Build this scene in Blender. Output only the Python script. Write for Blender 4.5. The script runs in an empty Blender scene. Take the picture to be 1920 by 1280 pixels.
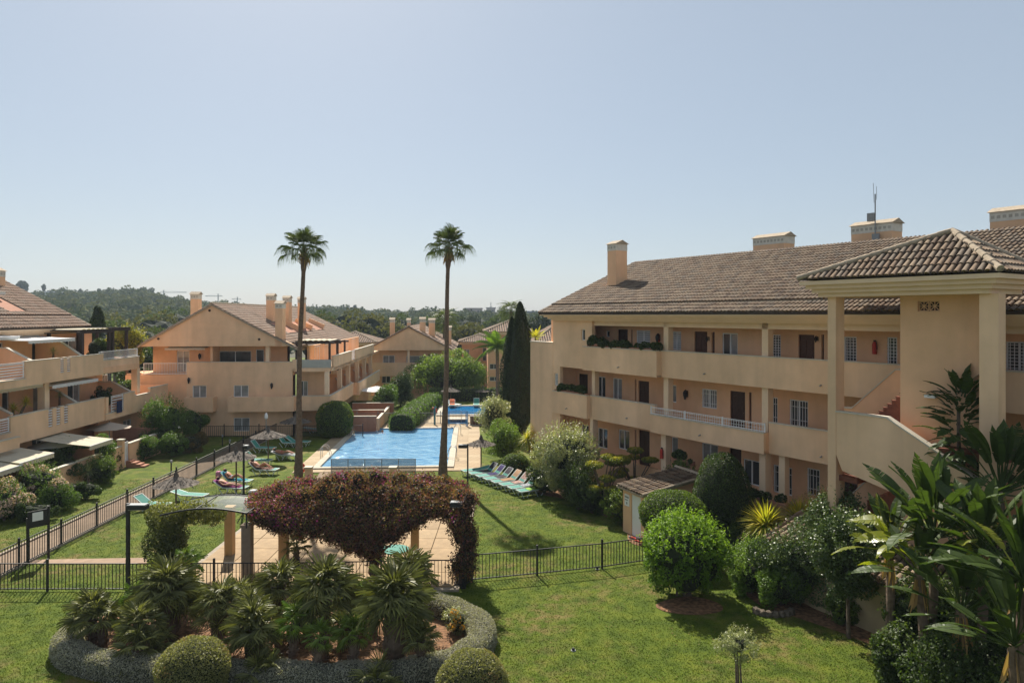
import bpy, math, random
import numpy as np
from mathutils import Vector, Matrix
rnd = random.Random(7); rng = np.random.default_rng(7)
sc = bpy.context.scene
COL = sc.collection
R = math.radians
# ---------------------------------------------------------------- camera
H, F, HY = 10.4, 1300.0, 590.0          # eye height, focal length in photo pixels, horizon row
cam_d = bpy.data.cameras.new('camera'); cam = bpy.data.objects.new('camera', cam_d); COL.objects.link(cam)
cam.location = (0, 0, H); cam.rotation_euler = (R(90), 0, 0)
cam_d.sensor_width = 36; cam_d.lens = 36*F/1920; cam_d.shift_y = -(640-HY)/1920
cam_d.clip_start = .1; cam_d.clip_end = 6000
sc.camera = cam
# ---------------------------------------------------------------- light
SUN_EL, SUN_AZ = 45.0, -19.0            # azimuth from +Y, clockwise
w = bpy.data.worlds.new('World'); sc.world = w; w.use_nodes = True
nt = w.node_tree; nt.nodes.clear()
sky = nt.nodes.new('ShaderNodeTexSky'); sky.sky_type = 'NISHITA'; sky.sun_disc = False
sky.sun_elevation = R(SUN_EL); sky.sun_rotation = R(SUN_AZ); sky.altitude = 0
sky.air_density = 1.0; sky.dust_density = 1.0; sky.ozone_density = 1.5
bg = nt.nodes.new('ShaderNodeBackground'); bg.inputs[1].default_value = .0625
wo = nt.nodes.new('ShaderNodeOutputWorld')
hzm = nt.nodes.new('ShaderNodeMixRGB'); hzm.inputs[0].default_value = .64; hzm.inputs[2].default_value = (4.42, 5.08, 5.78, 1)   # whitish summer air over the whole sky
nt.links.new(sky.outputs[0], hzm.inputs[1]); nt.links.new(hzm.outputs[0], bg.inputs[0]); nt.links.new(bg.outputs[0], wo.inputs[0])
sl = bpy.data.lights.new('sun', 'SUN'); sl.energy = 4.9; sl.angle = R(.6); sl.color = (1, .93, .82)
so = bpy.data.objects.new('sun', sl); COL.objects.link(so)
ce = math.cos(R(SUN_EL))
SUNV = Vector((math.sin(R(SUN_AZ))*ce, math.cos(R(SUN_AZ))*ce, math.sin(R(SUN_EL))))
so.rotation_euler = SUNV.to_track_quat('Z', 'Y').to_euler(); so.location = (0, 0, 60)
sc.view_settings.view_transform = 'Standard'; sc.view_settings.look = 'None'
sc.view_settings.exposure = 0.82; sc.view_settings.gamma = 1
sc.cycles.max_bounces = 6; sc.cycles.transparent_max_bounces = 6
sc.cycles.volume_bounces = 0; sc.cycles.use_denoising = True
# ---------------------------------------------------------------- measuring helpers
def gz(Y):
    return 0.0 if Y < 84 else -2.0*min(1, (Y-84)/8)
def G(px, py, z=0.0):                    # point where the sight line meets the height z
    Y = (H-z)*F/(py-HY); return ((px-960)/F*Y, Y)
def AT(px, py, Y):                       # point on a sight line at the distance Y
    return ((px-960)/F*Y, Y, H-(py-HY)/F*Y)
class Frame:
    def __init__(s, x, y, ang):
        s.o = (x, y); s.a = ang; s.c, s.s = math.cos(ang), math.sin(ang)
    def loc(s, X, Y):
        dx, dy = X-s.o[0], Y-s.o[1]; return (dx*s.c+dy*s.s, -dx*s.s+dy*s.c)
    def wor(s, x, y):
        return (s.o[0]+x*s.c-y*s.s, s.o[1]+x*s.s+y*s.c)
    def hy(s, px, py, y=0):              # hit on the local plane y = const -> (x, z)
        k = (px-960)/F; l0 = s.loc(0, 0); l1 = s.loc(k, 1); d = (l1[0]-l0[0], l1[1]-l0[1])
        t = (y-l0[1])/d[1]; return (l0[0]+t*d[0], H-(py-HY)/F*t)
    def hx(s, px, py, x=0):              # hit on the local plane x = const -> (y, z)
        k = (px-960)/F; l0 = s.loc(0, 0); l1 = s.loc(k, 1); d = (l1[0]-l0[0], l1[1]-l0[1])
        t = (x-l0[0])/d[0]; return (l0[1]+t*d[1], H-(py-HY)/F*t)
# ---------------------------------------------------------------- materials
MATS = {}
def pmat(name, col, rough=.85, var=.12, scale=3.0, bump=0.0, bscale=None, spec=.3, metal=0, col2=None, scale2=.35, transl=0.0, tone=0.0, tonecol=None, stain=0.0):
    if name in MATS: return MATS[name]
    m = bpy.data.materials.new(name); MATS[name] = m; m.use_nodes = True
    n = m.node_tree.nodes; l = m.node_tree.links; b = n['Principled BSDF']
    b.inputs['Roughness'].default_value = rough; b.inputs['Metallic'].default_value = metal
    b.inputs['Specular IOR Level'].default_value = spec
    tc = n.new('ShaderNodeTexCoord'); geo = n.new('ShaderNodeNewGeometry')
    nz = n.new('ShaderNodeTexNoise'); nz.inputs['Scale'].default_value = scale; nz.inputs['Detail'].default_value = 6
    l.new(tc.outputs['Object'], nz.inputs['Vector'])
    rp = n.new('ShaderNodeValToRGB'); e = rp.color_ramp.elements
    c2 = col2 or col
    e[0].position = .3; e[1].position = .7
    e[0].color = (*[max(0, c*(1-var)) for c in c2], 1); e[1].color = (*[min(1, c*(1+var)) for c in col], 1)
    l.new(nz.outputs[0], rp.inputs[0]); out = rp.outputs[0]
    if stain:                            # large soft weathering
        n3 = n.new('ShaderNodeTexNoise'); n3.inputs['Scale'].default_value = .45; n3.inputs['Detail'].default_value = 8
        mp = n.new('ShaderNodeMapping'); mp.inputs['Scale'].default_value = (1, 1, .5)
        l.new(tc.outputs['Object'], mp.inputs[0]); l.new(mp.outputs[0], n3.inputs['Vector'])
        r3 = n.new('ShaderNodeValToRGB'); q = r3.color_ramp.elements; q[0].position = .35; q[1].position = .7
        q[0].color = (1-stain, 1-stain, 1-stain*1.1, 1); q[1].color = (1, 1, 1, 1)
        l.new(n3.outputs[0], r3.inputs[0])
        mx = n.new('ShaderNodeMixRGB'); mx.blend_type = 'MULTIPLY'; mx.inputs[0].default_value = 1
        l.new(out, mx.inputs[1]); l.new(r3.outputs[0], mx.inputs[2]); out = mx.outputs[0]
        n4 = n.new('ShaderNodeTexNoise'); n4.inputs['Scale'].default_value = 1.0; n4.inputs['Detail'].default_value = 5     # rain streaks
        m4 = n.new('ShaderNodeMapping'); m4.inputs['Scale'].default_value = (1.9, 1.9, .16); l.new(tc.outputs['Object'], m4.inputs[0]); l.new(m4.outputs[0], n4.inputs['Vector'])
        r4 = n.new('ShaderNodeValToRGB'); q = r4.color_ramp.elements; q[0].position = .30; q[1].position = .52; q[0].color = (1-stain*.36, 1-stain*.36, 1-stain*.33, 1); q[1].color = (1, 1, 1, 1); l.new(n4.outputs[0], r4.inputs[0])
        x4 = n.new('ShaderNodeMixRGB'); x4.blend_type = 'MULTIPLY'; x4.inputs[0].default_value = 1; l.new(out, x4.inputs[1]); l.new(r4.outputs[0], x4.inputs[2]); out = x4.outputs[0]
    if tone:                             # every leaf / tile has its own tone
        at = n.new('ShaderNodeAttribute'); at.attribute_name = 'tone'
        if tonecol:
            r2 = n.new('ShaderNodeValToRGB'); q = r2.color_ramp.elements
            while len(q) < len(tonecol): q.new(.5)
            for i, c in enumerate(tonecol):
                q[i].position = i/(len(tonecol)-1) if len(tonecol) > 1 else 0; q[i].color = (*c, 1)
            l.new(at.outputs['Fac'], r2.inputs[0])
            mx = n.new('ShaderNodeMixRGB'); mx.blend_type = 'MIX'; mx.inputs[0].default_value = tone
            l.new(out, mx.inputs[1]); l.new(r2.outputs[0], mx.inputs[2]); out = mx.outputs[0]
        else:
            mr = n.new('ShaderNodeMapRange'); mr.inputs[3].default_value = 1-tone; mr.inputs[4].default_value = 1+tone
            l.new(at.outputs['Fac'], mr.inputs[0])
            mx = n.new('ShaderNodeMixRGB'); mx.blend_type = 'MULTIPLY'; mx.inputs[0].default_value = 1
            l.new(out, mx.inputs[1]); l.new(mr.outputs[0], mx.inputs[2]); out = mx.outputs[0]
    l.new(out, b.inputs['Base Color'])
    if bump:
        nb = n.new('ShaderNodeTexNoise'); nb.inputs['Scale'].default_value = bscale or scale*8; nb.inputs['Detail'].default_value = 4
        l.new(tc.outputs['Object'], nb.inputs['Vector'])
        bp = n.new('ShaderNodeBump'); bp.inputs['Strength'].default_value = bump; bp.inputs['Distance'].default_value = .03
        l.new(nb.outputs[0], bp.inputs['Height']); l.new(bp.outputs[0], b.inputs['Normal'])
    if transl:
        tr = n.new('ShaderNodeBsdfTranslucent'); ms = n.new('ShaderNodeMixShader'); ms.inputs[0].default_value = transl
        g = n.new('ShaderNodeMixRGB'); g.blend_type = 'MULTIPLY'; g.inputs[0].default_value = 1; g.inputs[2].default_value = (1.5, 1.6, .7, 1)
        l.new(out, g.inputs[1]); l.new(g.outputs[0], tr.inputs[0])
        l.new(b.outputs[0], ms.inputs[1]); l.new(tr.outputs[0], ms.inputs[2]); l.new(ms.outputs[0], n['Material Output'].inputs[0])
    return m
stucco = pmat('stucco', (.86, .585, .375), .92, .05, 1.5, .2, 60, .15, stain=.2)
stucco2 = pmat('stucco_warm', (.86, .53, .32), .92, .05, 1.5, .2, 60, .15, stain=.17)
trim = pmat('stucco_trim', (.82, .61, .42), .9, .04, 2, .1, 50, .15, stain=.08)
coping = pmat('coping', (.62, .56, .46), .8, .08, 4, .1, 40, stain=.2)
cream = pmat('cream_band', (.62, .58, .50), .85, .08, 6)
white = pmat('white_paint', (.78, .78, .77), .5, .03, 5)
whitemetal = pmat('white_metal', (.74, .74, .74), .4, .05, 5, spec=.5)
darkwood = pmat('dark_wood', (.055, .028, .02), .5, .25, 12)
brownwood = pmat('brown_wood', (.10, .045, .03), .5, .25, 12)
pergwood = pmat('pergola_wood', (.045, .03, .025), .6, .3, 12)
black = pmat('black_metal', (.018, .018, .02), .5, .2, 10, spec=.4)
grey = pmat('grey_metal', (.25, .26, .26), .5, .1, 10)
steel = pmat('steel', (.6, .6, .6), .25, .05, 10, metal=1)
redbrick = pmat('stair_tile', (.17, .06, .035), .7, .2, 8)
canvas = pmat('awning_canvas', (.56, .50, .38), .9, .04, 3, transl=.12)
canvasw = pmat('white_canvas', (.66, .66, .66), .9, .03, 3, transl=.1)
thatch = pmat('thatch', (.12, .10, .082), .95, .35, 25, .6, 60, tone=.5)
timber = pmat('timber', (.16, .11, .08), .8, .3, 15)
soil = pmat('soil', (.19, .10, .05), .95, .6, 7, 1.0, 18)
pave_m = pmat('plaza_paving', (.40, .29, .17), .85, .12, 2.5, .2, 50, stain=.18)
path_m = pmat('path_paving', (.24, .17, .115), .9, .15, 3, .2, 40, stain=.2)
deck_m = pmat('pool_deck', (.42, .32, .20), .85, .14, 3, .2, 40, stain=.2)
kerb_m = pmat('kerb_stone', (.30, .25, .19), .85, .15, 5, .2, 30)
barkm = pmat('bark', (.13, .095, .07), .95, .35, 9, .9, 20)
palmbark = pmat('palm_bark', (.15, .105, .075), .95, .35, 7, .9, 12)
red = pmat('red_paint', (.45, .03, .02), .4, .1, 6)
orange = pmat('orange_ring', (.75, .16, .08), .5, .05, 6)
teal = pmat('teal_sling', (.06, .26, .21), .7, .08, 8, transl=.15)
plastic = pmat('white_plastic', (.52, .57, .54), .5, .05, 6)
skin = pmat('skin', (.50, .24, .15), .6, .06, 6)
hairm = pmat('hair', (.03, .02, .015), .7, .2, 20)
tileu = pmat('tile_channel', (.06, .045, .035), .95, .3, 6)
TILE = [(.085, .062, .048), (.155, .105, .07), (.195, .14, .095), (.255, .195, .135), (.125, .105, .085), (.19, .155, .12)]
tilem = pmat('roof_tile', (.18, .12, .075), .92, .30, 14, .3, 40, tone=.75, tonecol=TILE, stain=.4)
TILE2 = [(.17, .12, .085), (.26, .17, .12), (.32, .22, .16), (.24, .18, .14), (.30, .24, .19)]
tilem2 = pmat('roof_tile_light', (.26, .18, .13), .92, .25, 14, .3, 40, tone=.7, tonecol=TILE2, stain=.25)
ridge_m = pmat('ridge_tile', (.36, .29, .21), .9, .2, 8)
def glass(name='window_glass', col=(.05, .06, .065)):
    if name in MATS: return MATS[name]
    m = pmat(name, col, .08, .35, 1.3, spec=.8); return m
glass(); glass('curtain_glass', (.26, .27, .27)); 
# ---------------------------------------------------------------- mesh builder
class MB:
    def __init__(s): s.v = []; s.f = []; s.t = []; s.tone = None
    def add(s, vs, fs, tone=.5):
        o = len(s.v); s.v += [tuple(p) for p in vs]; s.f += [tuple(i+o for i in f) for f in fs]; s.t += [tone]*len(fs); return s
    def box(s, x0, x1, y0, y1, z0, z1, tone=.5):
        if x0 > x1: x0, x1 = x1, x0
        if y0 > y1: y0, y1 = y1, y0
        if z0 > z1: z0, z1 = z1, z0
        return s.add([(x0,y0,z0),(x1,y0,z0),(x1,y1,z0),(x0,y1,z0),(x0,y0,z1),(x1,y0,z1),(x1,y1,z1),(x0,y1,z1)],
                     [(0,3,2,1),(4,5,6,7),(0,1,5,4),(1,2,6,5),(2,3,7,6),(3,0,4,7)], tone)
    def prism(s, poly, a0, a1, axis='y'):
        n = len(poly)
        def mk(p, a):
            return (p[0], a, p[1]) if axis == 'y' else ((a, p[0], p[1]) if axis == 'x' else (p[0], p[1], a))
        vs = [mk(p, a0) for p in poly]+[mk(p, a1) for p in poly]
        fs = [tuple(range(n)), tuple(range(2*n-1, n-1, -1))]+[(i, i+n, (i+1) % n+n, (i+1) % n) for i in range(n)]
        return s.add(vs, fs)
    def tube(s, pts, r, n=8, cap=True):
        pts = [Vector(p) for p in pts]; rs = r if isinstance(r, (list, tuple)) else [r]*len(pts)
        o = len(s.v); up = Vector((0, 0, 1)); prev = None; fs = []
        for i, p in enumerate(pts):
            d = (pts[min(i+1, len(pts)-1)]-pts[max(i-1, 0)]).normalized()
            a = prev if prev is not None else (d.cross(up) if abs(d.z) < .99 else Vector((1, 0, 0)))
            a = (a-d*a.dot(d)).normalized(); prev = a; b = d.cross(a)
            for k in range(n):
                t = 2*math.pi*k/n; s.v.append(tuple(p+(a*math.cos(t)+b*math.sin(t))*rs[i]))
        for i in range(len(pts)-1):
            for k in range(n): fs.append((o+i*n+k, o+i*n+(k+1) % n, o+(i+1)*n+(k+1) % n, o+(i+1)*n+k))
        if cap: fs += [tuple(o+k for k in range(n-1, -1, -1)), tuple(o+(len(pts)-1)*n+k for k in range(n))]
        s.f += fs; s.t += [.5]*len(fs); return s
    def bar(s, p, q, w, h=None):          # square bar between two points
        p, q = Vector(p), Vector(q); h = h or w; d = (q-p).normalized()
        a = d.cross(Vector((0, 0, 1))) if abs(d.z) < .99 else Vector((1, 0, 0)); a.normalize(); b = a.cross(d)
        vs = [c+a*(w/2*i)+b*(h/2*j) for c in (p, q) for i, j in ((-1,-1),(1,-1),(1,1),(-1,1))]
        return s.add(vs, [(0,1,2,3),(7,6,5,4),(0,4,5,1),(1,5,6,2),(2,6,7,3),(3,7,4,0)])
    def lathe(s, prof, c=(0,0,0), n=16, jit=0):
        o = len(s.v); fs = []
        for r_, z in prof:
            for k in range(n):
                t = 2*math.pi*k/n; q = r_*(1+(rnd.uniform(-jit, jit) if jit else 0)); s.v.append((c[0]+q*math.cos(t), c[1]+q*math.sin(t), c[2]+z))
        for i in range(len(prof)-1):
            for k in range(n): fs.append((o+i*n+k, o+i*n+(k+1) % n, o+(i+1)*n+(k+1) % n, o+(i+1)*n+k))
        fs += [tuple(o+k for k in range(n-1, -1, -1)), tuple(o+(len(prof)-1)*n+k for k in range(n))]
        s.f += fs; s.t += [.5]*len(fs); return s
    def wall(s, x0, x1, z0, z1, y0, y1, holes=()):   # wall in the xz plane with real openings
        xs = sorted({x0, x1, *[h[0] for h in holes], *[h[1] for h in holes]}); xs = [x for x in xs if x0 <= x <= x1]
        zs = sorted({z0, z1, *[h[2] for h in holes], *[h[3] for h in holes]}); zs = [z for z in zs if z0 <= z <= z1]
        nx, nz = len(xs)-1, len(zs)-1
        def solid(i, j):
            if i < 0 or j < 0 or i >= nx or j >= nz: return False
            cx, cz = (xs[i]+xs[i+1])/2, (zs[j]+zs[j+1])/2
            return not any(h[0] < cx < h[1] and h[2] < cz < h[3] for h in holes)
        for i in range(nx):
            for j in range(nz):
                if not solid(i, j): continue
                a, b, c, d = xs[i], xs[i+1], zs[j], zs[j+1]
                s.add([(a,y0,c),(b,y0,c),(b,y0,d),(a,y0,d)], [(0,1,2,3)]); s.add([(a,y1,c),(b,y1,c),(b,y1,d),(a,y1,d)], [(3,2,1,0)])
                if not solid(i-1, j): s.add([(a,y0,c),(a,y0,d),(a,y1,d),(a,y1,c)], [(0,1,2,3)])
                if not solid(i+1, j): s.add([(b,y0,c),(b,y0,d),(b,y1,d),(b,y1,c)], [(3,2,1,0)])
                if not solid(i, j-1): s.add([(a,y0,c),(b,y0,c),(b,y1,c),(a,y1,c)], [(3,2,1,0)])
                if not solid(i, j+1): s.add([(a,y0,d),(b,y0,d),(b,y1,d),(a,y1,d)], [(0,1,2,3)])
        return s
    def data(s, name, mat, smooth=False):
        me = bpy.data.meshes.new(name); me.from_pydata(s.v, [], s.f)
        if any(t != .5 for t in s.t):
            a = me.attributes.new('tone', 'FLOAT', 'FACE'); a.data.foreach_set('value', s.t)
        me.materials.append(mat)
        if smooth: me.shade_smooth()
        me.update(); return me
    def build(s, name, mat, parent=None, smooth=False, **kw):
        return link(name, s.data(name, mat, smooth), parent, **kw)
def link(name, me, parent=None, kind=None, label=None, cat=None, group=None, loc=None, rot=None, scale=None):
    o = bpy.data.objects.new(name, me); COL.objects.link(o)
    if parent is not None: o.parent = parent
    if loc is not None: o.location = loc
    if rot is not None: o.rotation_euler = rot
    if scale is not None: o.scale = scale
    if kind: o['kind'] = kind
    if label: o['label'] = label
    if cat: o['category'] = cat
    if group: o['group'] = group
    return o
def thing(name, label, cat, loc=(0,0,0), rz=0, group=None):
    return link(name, None, None, label=label, cat=cat, group=group, loc=loc, rot=(0, 0, rz))
def npmesh(name, V, faces, mat, tone=None, k=4, smooth=False):
    """fast mesh from arrays: V (n,3), faces (m,k)"""
    me = bpy.data.meshes.new(name); V = np.asarray(V, np.float32); faces = np.asarray(faces, np.int32); m = len(faces)
    me.vertices.add(len(V)); me.vertices.foreach_set('co', V.ravel())
    me.loops.add(m*k); me.loops.foreach_set('vertex_index', faces.ravel())
    me.polygons.add(m); me.polygons.foreach_set('loop_start', np.arange(0, m*k, k, dtype=np.int32))
    if tone is not None:
        a = me.attributes.new('tone', 'FLOAT', 'FACE'); a.data.foreach_set('value', np.asarray(tone, np.float32))
    me.materials.append(mat); me.update(calc_edges=True)
    if smooth: me.shade_smooth()
    return me
def copy_tree(o, parent=None, **kw):
    c = o.copy(); COL.objects.link(c)
    if parent is not None: c.parent = parent; c.matrix_parent_inverse = o.matrix_parent_inverse.copy()
    for ch in KIDS.get(o.name, []): copy_tree(ch, c)
    if 'loc' in kw: c.location = kw['loc']
    if 'rz' in kw: c.rotation_euler = (0, 0, kw['rz'])
    for k_ in ('label', 'group'):
        if k_ in kw: c[k_] = kw[k_]
    return c
KIDS = {}
def index_kids(o):
    ch = [c for c in COL.objects if c.parent == o]; KIDS[o.name] = ch
    for c in ch: index_kids(c)
# ================================================================ building helpers
def tiles(name, parent, O, U, V, lu, lv, mat, pu=.235, tl=.42, mask=None, single=None, r=.085, base=True, kind='stuff', lift=.0):
    """barrel tiles over a sloping rectangle: O eave corner, U along the eave, V up the slope"""
    O, U, V = Vector(O), Vector(U).normalized(), Vector(V).normalized(); N = U.cross(V).normalized()
    if N.z < 0: N = -N
    nu, nv = max(1, int(lu/pu)), max(1, int(math.ceil(lv/tl)))
    ang = np.linspace(0, math.pi, 6); V_, F_, T_ = [], [], []
    def tile_local(rr):
        pts = []
        for (vv, rad, hh) in ((-.02, rr*1.08, .026), (tl+.05, rr*.85, .0)):
            for a in ang: pts.append((math.cos(a)*rad, vv, math.sin(a)*rad*.9+hh))
        fs = [(i, i+1, i+7, i+6) for i in range(5)]
        return np.array(pts), fs
    P, FS = tile_local(r); M = np.array([U, V, N]); On = np.array(O)
    FS4 = np.array(FS+[(0, 1, 4, 5), (1, 2, 3, 4)])
    cnt = 0
    me1 = None
    for j in range(nv):
        for i in range(nu):
            u = (i+.5)*lu/nu; v = j*tl
            if v > lv-.1: continue
            if mask and not mask(u, v+tl/2): continue
            if single and single(u, v) and cnt < 298:
                if me1 is None:
                    me1 = [npmesh('tile', P, FS4, mat, tone=np.full(7, t)) for t in (.05, .25, .4, .55, .7, .9)]
                mt = Matrix((( *[U[0], V[0], N[0]], 0), (*[U[1], V[1], N[1]], 0), (*[U[2], V[2], N[2]], 0), (0, 0, 0, 1)))
                o = link('tile', rnd.choice(me1), parent); a = O+U*(u+rnd.uniform(-.008, .008))+V*(v+rnd.uniform(-.015, .015))+N*lift
                o.matrix_local = Matrix.Translation(a) @ mt @ Matrix.Rotation(rnd.uniform(-.03, .03), 4, 'Z'); cnt += 1; continue
            q = P.copy(); q[:, 0] += u+rnd.uniform(-.008, .008); q[:, 1] += v+rnd.uniform(-.015, .015); q[:, 2] += lift+rnd.uniform(0, .008)
            F_.append(FS4+12*len(V_)); V_.append(q@M+On); T_.append(np.full(7, min(1, max(0, rnd.gauss(.5, .27)))))
    if V_:
        link(name, npmesh(name, np.concatenate(V_), np.concatenate(F_), mat, np.concatenate(T_)), parent, kind=kind)
def ridge(parent, p, q, mat=None, name='ridge_tiles', r=.11, tl=.4):
    p, q = Vector(p), Vector(q); n = max(2, int((q-p).length/tl)); m = MB()
    for i in range(n):
        a = p.lerp(q, i/n); b = p.lerp(q, (i+1.08)/n); m.tube([a, b], [r*1.1, r*.9], 8)
    m.build(name, mat or ridge_m, parent)
def slab(m, poly, th=.12):               # roof plane as thin solid: 3D polygon
    n = len(poly); lo = [(p[0], p[1], p[2]-th) for p in poly]
    m.add(list(poly)+lo, [tuple(range(n)), tuple(range(2*n-1, n-1, -1))]+[(i, i+n, (i+1) % n+n, (i+1) % n) for i in range(n)])
def window(parent, loc, rz, w_, h_, style='slide', curtain=False, frame=None, name='window'):
    """x to the right, z up, faces -y; origin at the lower left of the opening"""
    fr = frame or white; m = MB(); t = .05; d0, d1 = -.015, .07
    m.box(0, w_, d0, d1, 0, t); m.box(0, w_, d0, d1, h_-t, h_); m.box(0, t, d0, d1, t, h_-t); m.box(w_-t, w_, d0, d1, t, h_-t)
    if style != 'single' and w_ > .7: m.box(w_/2-.03, w_/2+.03, d0+.004, d1-.01, t, h_-t)
    o = m.build(name, fr, parent, loc=loc, rot=(0, 0, rz))
    g = MATS['curtain_glass'] if curtain else MATS['window_glass']
    if style != 'single' and w_ > .7:
        MB().box(t, w_/2-.03, .02, .035, t, h_-t).build('pane', g, o); MB().box(w_/2+.03, w_-t, .035, .05, t, h_-t).build('pane', g if rnd.random() < .6 else MATS['curtain_glass'], o)
    else: MB().box(t, w_-t, .02, .035, t, h_-t).build('pane', g, o)
    b = MB()
    if style in ('bars', 'grid'):
        n = max(3, int(w_/.13))
        for i in range(1, n): b.box(i*w_/n-.01, i*w_/n+.01, -.06, -.04, .02, h_-.02)
        for k in ([.25, .75] if style == 'bars' else [i/9 for i in range(1, 9)]): b.box(0, w_, -.065, -.045, k*h_-.01, k*h_+.01)
    if style == 'louver':
        for i in range(1, 9): b.box(t, w_-t, -.02, .0, i*h_/9-.03, i*h_/9+.03)
    if b.f: b.build('grille', whitemetal, o)
    MB().box(-.04, w_+.04, -.05, -.0151, -.05, -.002).build('sill', trim, o)
    return o
def door(parent, loc, rz, w_, h_, mat=None, name='door'):
    mat = mat or darkwood; m = MB(); m.box(.05, w_-.05, .02, .07, 0, h_-.06)
    for x in (.14, w_/2+.05):
        for z0, z1 in ((.2, h_*.42), (h_*.47, h_-.25)): m.box(x, x+w_/2-.19, .005, .0199, z0, z1)
    o = m.build(name, mat, parent, loc=loc, rot=(0, 0, rz))
    f = MB(); f.box(0, .05, -.01, .08, 0, h_); f.box(w_-.05, w_, -.01, .08, 0, h_); f.box(.05, w_-.05, -.01, .08, h_-.06, h_); f.build('frame', mat, o)
    MB().tube([(w_-.12, -.03, 1.0), (w_-.12, .02, 1.0)], .02, 6).build('handle', steel, o)
    return o
def wall_lamp(parent, loc, s=1):
    m = MB(); m.box(-.06*s, .06*s, .0, .03, -.12*s, .12*s); m.bar((0, 0, .1*s), (0, -.14, .16*s), .02)
    o = m.build('wall_lamp', black, parent, loc=loc)
    MB().lathe([(.03*s, -.2*s), (.07*s, -.05*s), (.08*s, .05*s), (.02*s, .14*s)], (0, -.15, 0), 6).build('lamp_shade', black, o)
def cornice(name, parent, rect, z0, z1, inset, steps, mat):
    """stepped cornice round a rectangle (x0,x1,y0,y1) at the top, drawing in by inset"""
    m = MB(); x0, x1, y0, y1 = rect
    for k in range(steps):
        a = inset*(k/steps); zt = z1-(z1-z0)*k/steps; zb = z1-(z1-z0)*(k+1)/steps
        m.box(x0+a, x1-a, y0+a, y1-a, zb, zt-.0)
    return m.build(name, mat, parent)
def chimney(parent, x0, x1, y0, y1, z0, z1, name='chimney'):
    o = MB().box(x0, x1, y0, y1, z0, z1-.55).build(name, stucco2, parent)
    m = MB(); e = .012; m.box(x0-e, x1+e, y0-e, y1+e, z1-.55, z1-.12)
    m.build('vent_band', cream, o)
    s = MB(); nb = max(2, int((x1-x0)/.22))
    for i in range(nb):
        a = x0+(x1-x0)*(i+.2)/nb; b = x0+(x1-x0)*(i+.8)/nb; s.box(a, b, y0-e-.006, y0-e+.02, z1-.42, z1-.28)
    s.build('vent_slots', pmat('vent_slot', (.40, .37, .31), .9), o, kind='stuff')
    c = MB(); k = .1; ym = (y0+y1)/2
    c.add([(x0-k, y0-k, z1-.12), (x1+k, y0-k, z1-.12), (x1+k, y1+k, z1-.12), (x0-k, y1+k, z1-.12), (x0-k, ym, z1+.13), (x1+k, ym, z1+.13)],
          [(0, 1, 5, 4), (3, 4, 5, 2), (0, 4, 3), (1, 2, 5), (0, 3, 2, 1)]); c.build('cap', ridge_m, o)
    return o
def potplant(parent_thing, loc, s=1): pass

# ================================================================ right apartment block
RB = Frame(13.16, 28.9, math.atan2(-.834, .5517))
rb = thing('apartment_building', 'large peach three-storey block on the right, long open galleries under a brown tile roof', 'apartment building', (*RB.o, 0), RB.a)
X = lambda px, y=0, py=600: RB.hy(px, py, y)[0]
Z = lambda px, py, y=0: RB.hy(px, py, y)[1]
xl = X(1037); xw = X(995); xr = 20.0
p1t, p1b = Z(1240, 658, 0), Z(1240, 707, 0); p2t, p2b = Z(1240, 762, 0), Z(1232, 809, 0)
FL = [p1t-1.02, p2t-1.02, p2t-1.02-2.93]        # floor levels: top, middle, ground
zE = Z(1240, 586, -.85); zF = Z(1240, 603, -.1); zR = Z(1480, 472, 7.3)
c1, c1b, c2, c2b = X(1240), X(1251), X(1424), X(1437)
print('RB', xl, xw, p1t, p1b, p2t, p2b, FL, zE, zF, zR, c1, c2)
YI = 1.7
def hole(px0, px1, py0, py1, fl=None, y=YI):
    a, zt = RB.hy(px0, py0, y); b, _ = RB.hy(px1, py0, y)
    zb = RB.hy(px1, py1, y)[1] if fl is None else fl
    return (a, b, zb, zt)
W = []   # (kind, hole, style, curtain)
top, mid, gnd = FL
def addw(kind, px0, px1, py0, py1, style='slide', cur=False, fl=None): W.append((kind, hole(px0, px1, py0, py1, fl), style, cur))
addw('w', 1137, 1143, 620, 632, 'single'); addw('d', 1158, 1177, 617, 0, fl=top); addw('n', 1183, 1186, 618, 0, fl=top)
addw('w', 1193, 1219, 619, 655, 'louver', True); addw('w', 1259, 1277, 621, 657, 'louver', True); addw('d', 1302, 1326, 621, 0, 'brown', fl=top)
addw('n', 1334, 1340, 622, 0, fl=top); addw('w', 1354, 1383, 624, 0, 'slide', fl=top+.05); addw('w', 1445, 1464, 627, 672, 'grid')
addw('d', 1497, 1527, 627, 0, 'brown', fl=top); addw('n', 1540, 1545, 627, 0, fl=top); addw('w', 1582, 1606, 631, 682, 'grid'); addw('w', 1663, 1682, 632, 688, 'grid')
addw('w', 1886, 1935, 640, 698, 'grid')
addw('d', 1085, 1102, 700, 0, fl=mid); addw('w', 1120, 1135, 705, 0, 'slide', fl=mid+.05); addw('w', 1149, 1166, 708, 0, 'slide', True, fl=mid+.05)
addw('n', 1190, 1193, 711, 0, fl=mid); addw('d', 1197, 1217, 713, 0, fl=mid); addw('w', 1259, 1268, 721, 755, 'single', True)
addw('w', 1316, 1344, 728, 767, 'bars', True); addw('d', 1369, 1397, 732, 0, fl=mid); addw('n', 1404, 1409, 735, 0, fl=mid)
addw('w', 1446, 1458, 744, 795, 'bars'); addw('w', 1480, 1515, 748, 803, 'bars'); addw('w', 1590, 1612, 765, 815, 'bars')
addw('w', 1091, 1104, 795, 820, 'slide'); addw('w', 1121, 1139, 801, 842, 'slide'); addw('w', 1160, 1180, 804, 845, 'slide'); addw('n', 1190, 1193, 806, 0, fl=gnd)
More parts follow.
